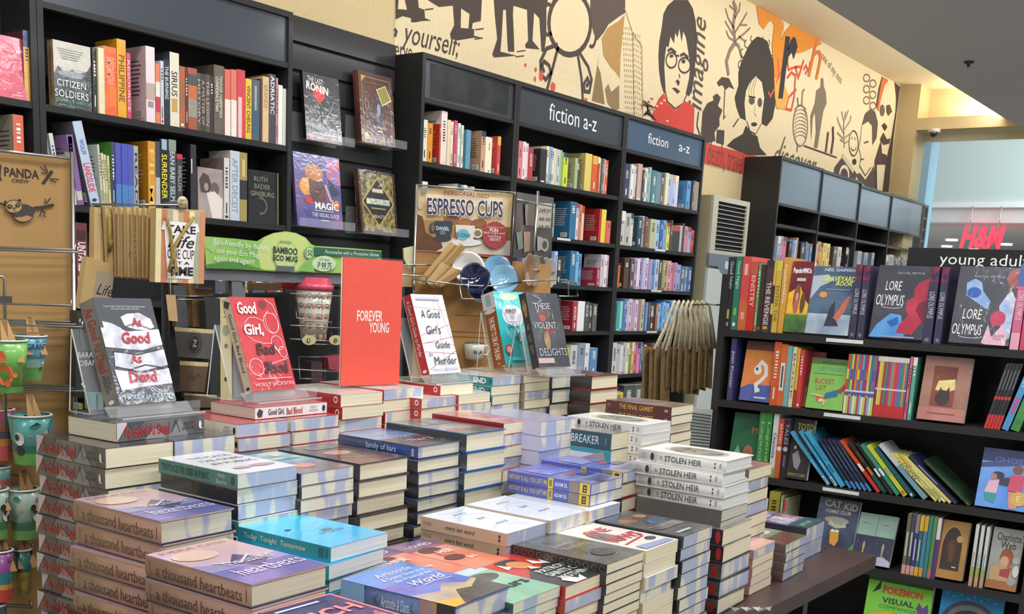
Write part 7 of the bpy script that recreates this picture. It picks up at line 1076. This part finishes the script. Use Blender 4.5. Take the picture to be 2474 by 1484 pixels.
for i in range(11):
    t = thing('card_envelope', 'long brown card envelope standing slanted in the basket, %s from the left' % ORD[i], 'envelope', None, 'brown card envelopes in the wire basket'); dx = i * 5.5; up = 0 if i < 6 else -2
    top = (1100 + dx * .95, 592 + (i % 3) * 3) if i < 5 else (1078 + (i - 5) * 7, 640 + (i - 5) * 3)
    bot = (1018 + dx * .8, 690)
    b = MB(); dxy = Vector((top[0] - bot[0], top[1] - bot[1])).normalized(); n = Vector((-dxy.y, dxy.x)) * (13 if i in (0, 5) else 6); b.slab([PE(p, -.03 - i * .004) for p in ((bot[0] - n.x, bot[1] - n.y), (top[0] - n.x, top[1] - n.y), (top[0] + n.x, top[1] + n.y), (bot[0] + n.x, bot[1] + n.y))], -DE, .0012, mat(('#b8945c|#c4a068|9', '#a07c48', '#c8a870')[i % 3], 'matte')); b.build('card', t)
# right face of the rotating stand with price card and stacked saucers
D2 = Vector((sin(radians(12)) * -1, -cos(radians(12)) * -1, 0)); qr = hit((1290, 560), 1, 2.12); a2 = radians(24); R2 = Vector((cos(a2), sin(a2), 0)); D2 = Vector((-sin(a2), cos(a2), 0))
def PR(p, off=0): return onp(p, qr + D2 * off, D2)
t = thing('poster_board', 'dark side board of the espresso stand with cream price card', 'sign', None); b = MB(); b.slab([PR(p) for p in ((1250, 464), (1338, 478), (1332, 628), (1240, 622))], -D2, .003, mat('#2c2926|#44403a|7', 'gloss'))
egart([('p', [(1296, 490), (1334, 492), (1330, 552), (1296, 550)], '#d8d0b8'), ('t', '249.00', (1302, 508), (1331, 510), 9, '#1c1a18', {'s': .2}), ('t', '88.00', (1302, 529), (1330, 531), 9, '#1c1a18', {'s': .2}), ('t', '58.00', (1300, 548), (1328, 550), 9, '#1c1a18', {'s': .2}), ('p', [(1247, 562), (1262, 558), (1264, 600), (1252, 604)], '#7c8c7c'), ('p', [(1265, 560), (1282, 560), (1280, 606), (1266, 610)], '#b89478'), ('p', [(1298, 570), (1312, 575), (1310, 604), (1298, 606)], '#b8b4ac'), ('p', ov(1316, 592, 10, 16), '#b8b4ac'), ('p', ov(1316, 592, 6, 10), '#2c2926'), ('p', [(1268, 494), (1292, 490), (1290, 545), (1270, 545)], '#6c6454')], .0006, f=PR); b.build('printed_panel', t)
wt('side_post', [(1300, 462), (1284, 680)], -.02, .005, f=PR); wt('basket_wire', [(1248, 482), (1338, 500)], -.02, f=PR); wt('basket_wire', [(1290, 652), (1340, 658)], -.06, f=PR); wt('basket_wire', [(1262, 680), (1360, 676), (1392, 684), (1396, 716), (1350, 716)], -.1, f=PR); wt('basket_wire', [(1372, 680), (1374, 716)], -.1, f=PR)
for i in range(5):
    t = thing('saucer', 'edge-on stacked saucer in the right side basket, %s from the left' % ORD[i], 'saucer', None, 'edge-on saucers in the side basket'); C = PR((1276 + i * 13, 652 + i * 2), -.05); ax = (Vector((.6, -.8, 0)) * .93 - Vector((.8, .6, 0)) * .36).normalized(); b = MB(); b.lathe([(0, 0), (.02, 0), (.046, .006), (.048, .006), (.048, .003), (.02, -.003), (0, -.003)], mat(('#8c6c50', '#8a8276', '#5c5850', '#9c9890', '#a8a8a0')[i], 'glaze'), C, ax, 28); b.build('dish', t)
cp = thing('espresso_cup', 'small cream espresso cup lettered ELLA hanging behind the white display book', 'cup', None); C = PE((1146, 850), -.03); cp.location = (C.x, C.y, C.z - .025)
b = MB(); b.lathe([(0, 0), (.020, 0), (.027, .006), (.031, .03), (.032, .05), (.030, .05), (.025, .006)], mat('#d2cfbe', 'glaze'), n=28); vs, fs = text_geo('ELLA', .03, 0)
b.mesh([(.0312 * cos(radians(-118) + x * .9), .0312 * sin(radians(-118) + x * .9), .026 + y * .009) for x, y in vs], fs, mat('#1c1c1e')); b.build('cup_body', cp)
b = MB(); b.tube([(.03, -.01, .042), (.045, -.014, .044), (.052, -.016, .032), (.044, -.014, .016), (.028, -.009, .014)], .0035, mat('#d2cfbe', 'glaze'), 8); b.build('handle', cp); b = MB(); b.lathe([(.0295, .05), (.0325, .05), (.0325, .052), (.0295, .052)], mat('#5c8078', 'glaze'), n=28); b.build('rim', cp)
for lab, quad, col in (('pale yellow die-cut card sticking up left of the espresso board', [(975, 600), (1003, 594), (1004, 660), (988, 650), (976, 625)], '#d8cf9c'), ('kraft gift card box with script lettering left of the espresso board', [(962, 640), (1000, 640), (1000, 694), (962, 692)], '#b08c5c')):
    t = thing('gift_card', lab, 'card', None); b = MB(); b.slab([PE(p, -.005) for p in quad], -DE, .01, mat(col, 'matte')); b.build('card', t)
# ================================================================ air cooler
t = thing('air_cooler', 'tall beige floor-standing air cooler with black louvred grille', 'air cooler', Matrix.Translation((6.73, 3.48, 0))); BE = mat('#c4c0ac', 'gloss'); BE2 = mat('#c9d2cc', 'gloss')
b = MB(); b.box((0, .02, 0), (.56, .14, 2.085), mat('#a8a184', 'gloss')); b.box((0, .0, 1.70), (.075, .02, 2.085), BE); b.box((.52, .0, 1.70), (.56, .02, 2.085), BE); b.box((.075, .0, 2.05), (.52, .02, 2.085), BE); b.box((.075, .0, 1.70), (.52, .02, 1.725), BE); b.build('casing', t)
b = MB(); b.box((0, .0, .0), (.56, .02, 1.60), BE2); b.build('front_panel', t)
b = MB(); b.box((.075, .015, 1.725), (.52, .021, 2.05), mat('#0c0c0c', 'matte')); b.build('grille_back', t)
for i in range(11): b = MB(); z = 1.735 + i * .029; b.box((.077, .002, z), (.518, .012, z + .005), mat('#b4b4ae', 'gloss')); b.build('louvre', t)
b = MB(); O = [(0, 1.70), (.56, 1.70), (.56, 1.62), (.46, 1.615), (.40, 1.575), (.30, 1.55), (.20, 1.575), (.14, 1.615), (0, 1.62)]; b.slab([(x, -.002, z) for x, z in O], (0, -1, 0), .02, mat('#6f7c8a', 'gloss')); b.slab([(.27 + .03 * cos(k * pi / 6), -.0045, 1.63 + .03 * sin(k * pi / 6)) for k in range(12)], (0, -1, 0), .002, mat('#c4dcec', 'gloss')); b.build('badge_panel', t)
# ================================================================ jute bags on a hook between the bookcases
JU = mat('#9c8258|#86704a|60', 'matte'); RO = mat('#d4c9aa|#c0b494|90', 'matte')
js = thing('bag_rail', 'slim hook bar on the bookshelf side carrying the jute bags', 'rail', None)
yb_ = 2.3
def PJ(p, y=yb_): return hit(p, 1, y)
a, c = PJ((1640, 736), 2.05), PJ((1712, 736), 1.80); b = MB(); b.tube([a, c, Vector((3.62, 1.775, c.z))], .003, mat('#8c8672', 'metal')); b.build('bar', js)
b = MB(); b.box((3.60, 1.765, c.z - .02), (3.64, 1.772, c.z + .02), mat('#1c1c1c', 'metal')); b.build('wall_plate', js)
bx_ = [(1572, 1605, 2.06, 838, 985), (1600, 1632, 2.03, 842, 985), (1630, 1650, 2.00, 838, 940), (1645, 1662, 1.97, 842, 950), (1658, 1682, 1.94, 838, 945), (1676, 1700, 1.91, 845, 955), (1694, 1716, 1.88, 838, 945), (1708, 1732, 1.85, 836, 940)]
for i, (x0, x1, y, zt, zb) in enumerate(bx_):
    t = thing('jute_bag', 'edge-on brown jute bag with cream rope handles, %s from the left on the rail' % ORD[i], 'bag', None, 'jute bags hanging by the young adult bookshelf'); b = MB()
    k = 8 - i; n = 7; top = [PJ((x0 + (x1 - x0) * u / 3, zt + (3 if u % 2 else 0)), y) for u in range(4)]; bot = [PJ((x0 - 4 + (x1 - x0) * u / 3, zb + (-4 if u % 2 else 0)), y) for u in range(4)]
    for u in range(3):
        o0, o1 = (.0 if u % 2 == 0 else .02), (.02 if u % 2 == 0 else .0)
        A = [top[u] + Y_ * o0, top[u + 1] + Y_ * o1, bot[u + 1] + Y_ * o1, bot[u] + Y_ * o0]; b.slab(A, (0, -1, 0), .004, JU)
    b.slab([top[0] + Y_ * .03, top[3] + Y_ * .03, bot[3] + Y_ * .03, bot[0] + Y_ * .03], (0, -1, 0), .004, JU); b.build('jute_body', t)
    cx = 1668 + (i - 3.5) * 11
    for sgn in (0, 1):
        b = MB(); xa, xb = x0 + 8 + sgn * 6, x1 - 6 + sgn * 3; yy = y - .006 + sgn * .03
        b.tube([PJ((xa, zt + 6), yy), PJ((xa + (cx - xa) * .55, 790), yy), PJ((cx - 7, 745), yy), PJ((cx, 728), yy), PJ((cx + 8, 742), yy), PJ((xb + (cx + 8 - xb) * .5, 790), yy), PJ((xb, zt + 6), yy)], .0055, RO, 7); b.build('rope_handle', t)
# striped carton low behind the table, right of the last pile
t = thing('striped_box', 'white carton with black stripes standing behind the table near the jute bags', 'box', None); b = MB(); A = [hit(p, 1, 1.75) for p in ((1655, 985), (1722, 990), (1712, 1100), (1650, 1095))]; b.slab(A, (0, -1, 0), .2, mat('#c4c4c0', 'gloss')); U, V = A[2] - A[3], A[0] - A[3]
art(b, A[3] - Y_ * .0004, U.normalized(), V.normalized(), U.length, V.length, [('r', 0, .05 + k * .07, 1, .075 + k * .07, '#3c3c40') for k in range(13)]); b.build('carton', t)
t = thing('pedestal', 'dark low pedestal supporting the striped carton', 'pedestal', None); zmin = min(p.z for p in A); b = MB(); b.box((min(p.x for p in A), 1.755, 0), (max(p.x for p in A), 1.95, zmin - .001), mat('#18181a', 'matte')); b.build('block', t)
# ================================================================ the smallest and the covered paperbacks, as one mass
RUNS = [(33, 35), (61, 62), (64, 67), (78, 78), (83, 84), (86, 95), (103, 103), (106, 106), (109, 109), (112, 113), (115, 115), (117, 125), (133, 142), (145, 145), (150, 159), (165, 168), (173, 179), (182, 183), (186, 188), (193, 195), (199, 201), (204, 204), (206, 206), (215, 215), (218, 221), (225, 226), (228, 228), (230, 230), (234, 234), (236, 236), (240, 240), (242, 242), (244, 244), (246, 246), (249, 250), (253, 253), (255, 257), (259, 267), (270, 270), (273, 273), (275, 275), (277, 285), (288, 290), (292, 293), (295, 297), (299, 307), (311, 315), (317, 318), (320, 344), (354, 354), (356, 364), (369, 379), (383, 393), (398, 409), (413, 425), (428, 441), (444, 457), (463, 476), (482, 495), (500, 508), (514, 522), (528, 536), (540, 547), (551, 563), (568, 578), (581, 587), (590, 596), (598, 605), (607, 615), (621, 627), (634, 637), (644, 648), (655, 656), (664, 664), (681, 685), (688, 695), (697, 706), (708, 714), (716, 722), (726, 732)]
def mass(runs, prefix):
    mb = MB(); kill = []; small = set(i for a, c in runs for i in range(a, c + 1))
    for o in list(bpy.data.objects):
        if o.parent is None and o.name.split('.')[0] == prefix:
            i = int(o.name.split('.')[1]) if '.' in o.name else 0
            if i not in small: continue
            for c in o.children:
                me = c.data; k = [mb._m(m) for m in me.materials]; b0 = len(mb.v); M = o.matrix_basis
                mb.v += [tuple(M @ v.co) for v in me.vertices]
                for q in me.polygons: mb.f.append(tuple(b0 + j for j in q.vertices)); mb.mi.append(k[q.material_index]); mb.sm.append(q.use_smooth)
                kill.append(c)
            kill.append(o)
    for o in kill: bpy.data.objects.remove(o)
    return tag(mb.build('background_books'), 'small far shelf books and the covered lower books of the table piles', 'books', kind='stuff')
mass(RUNS, 'paperback_book')
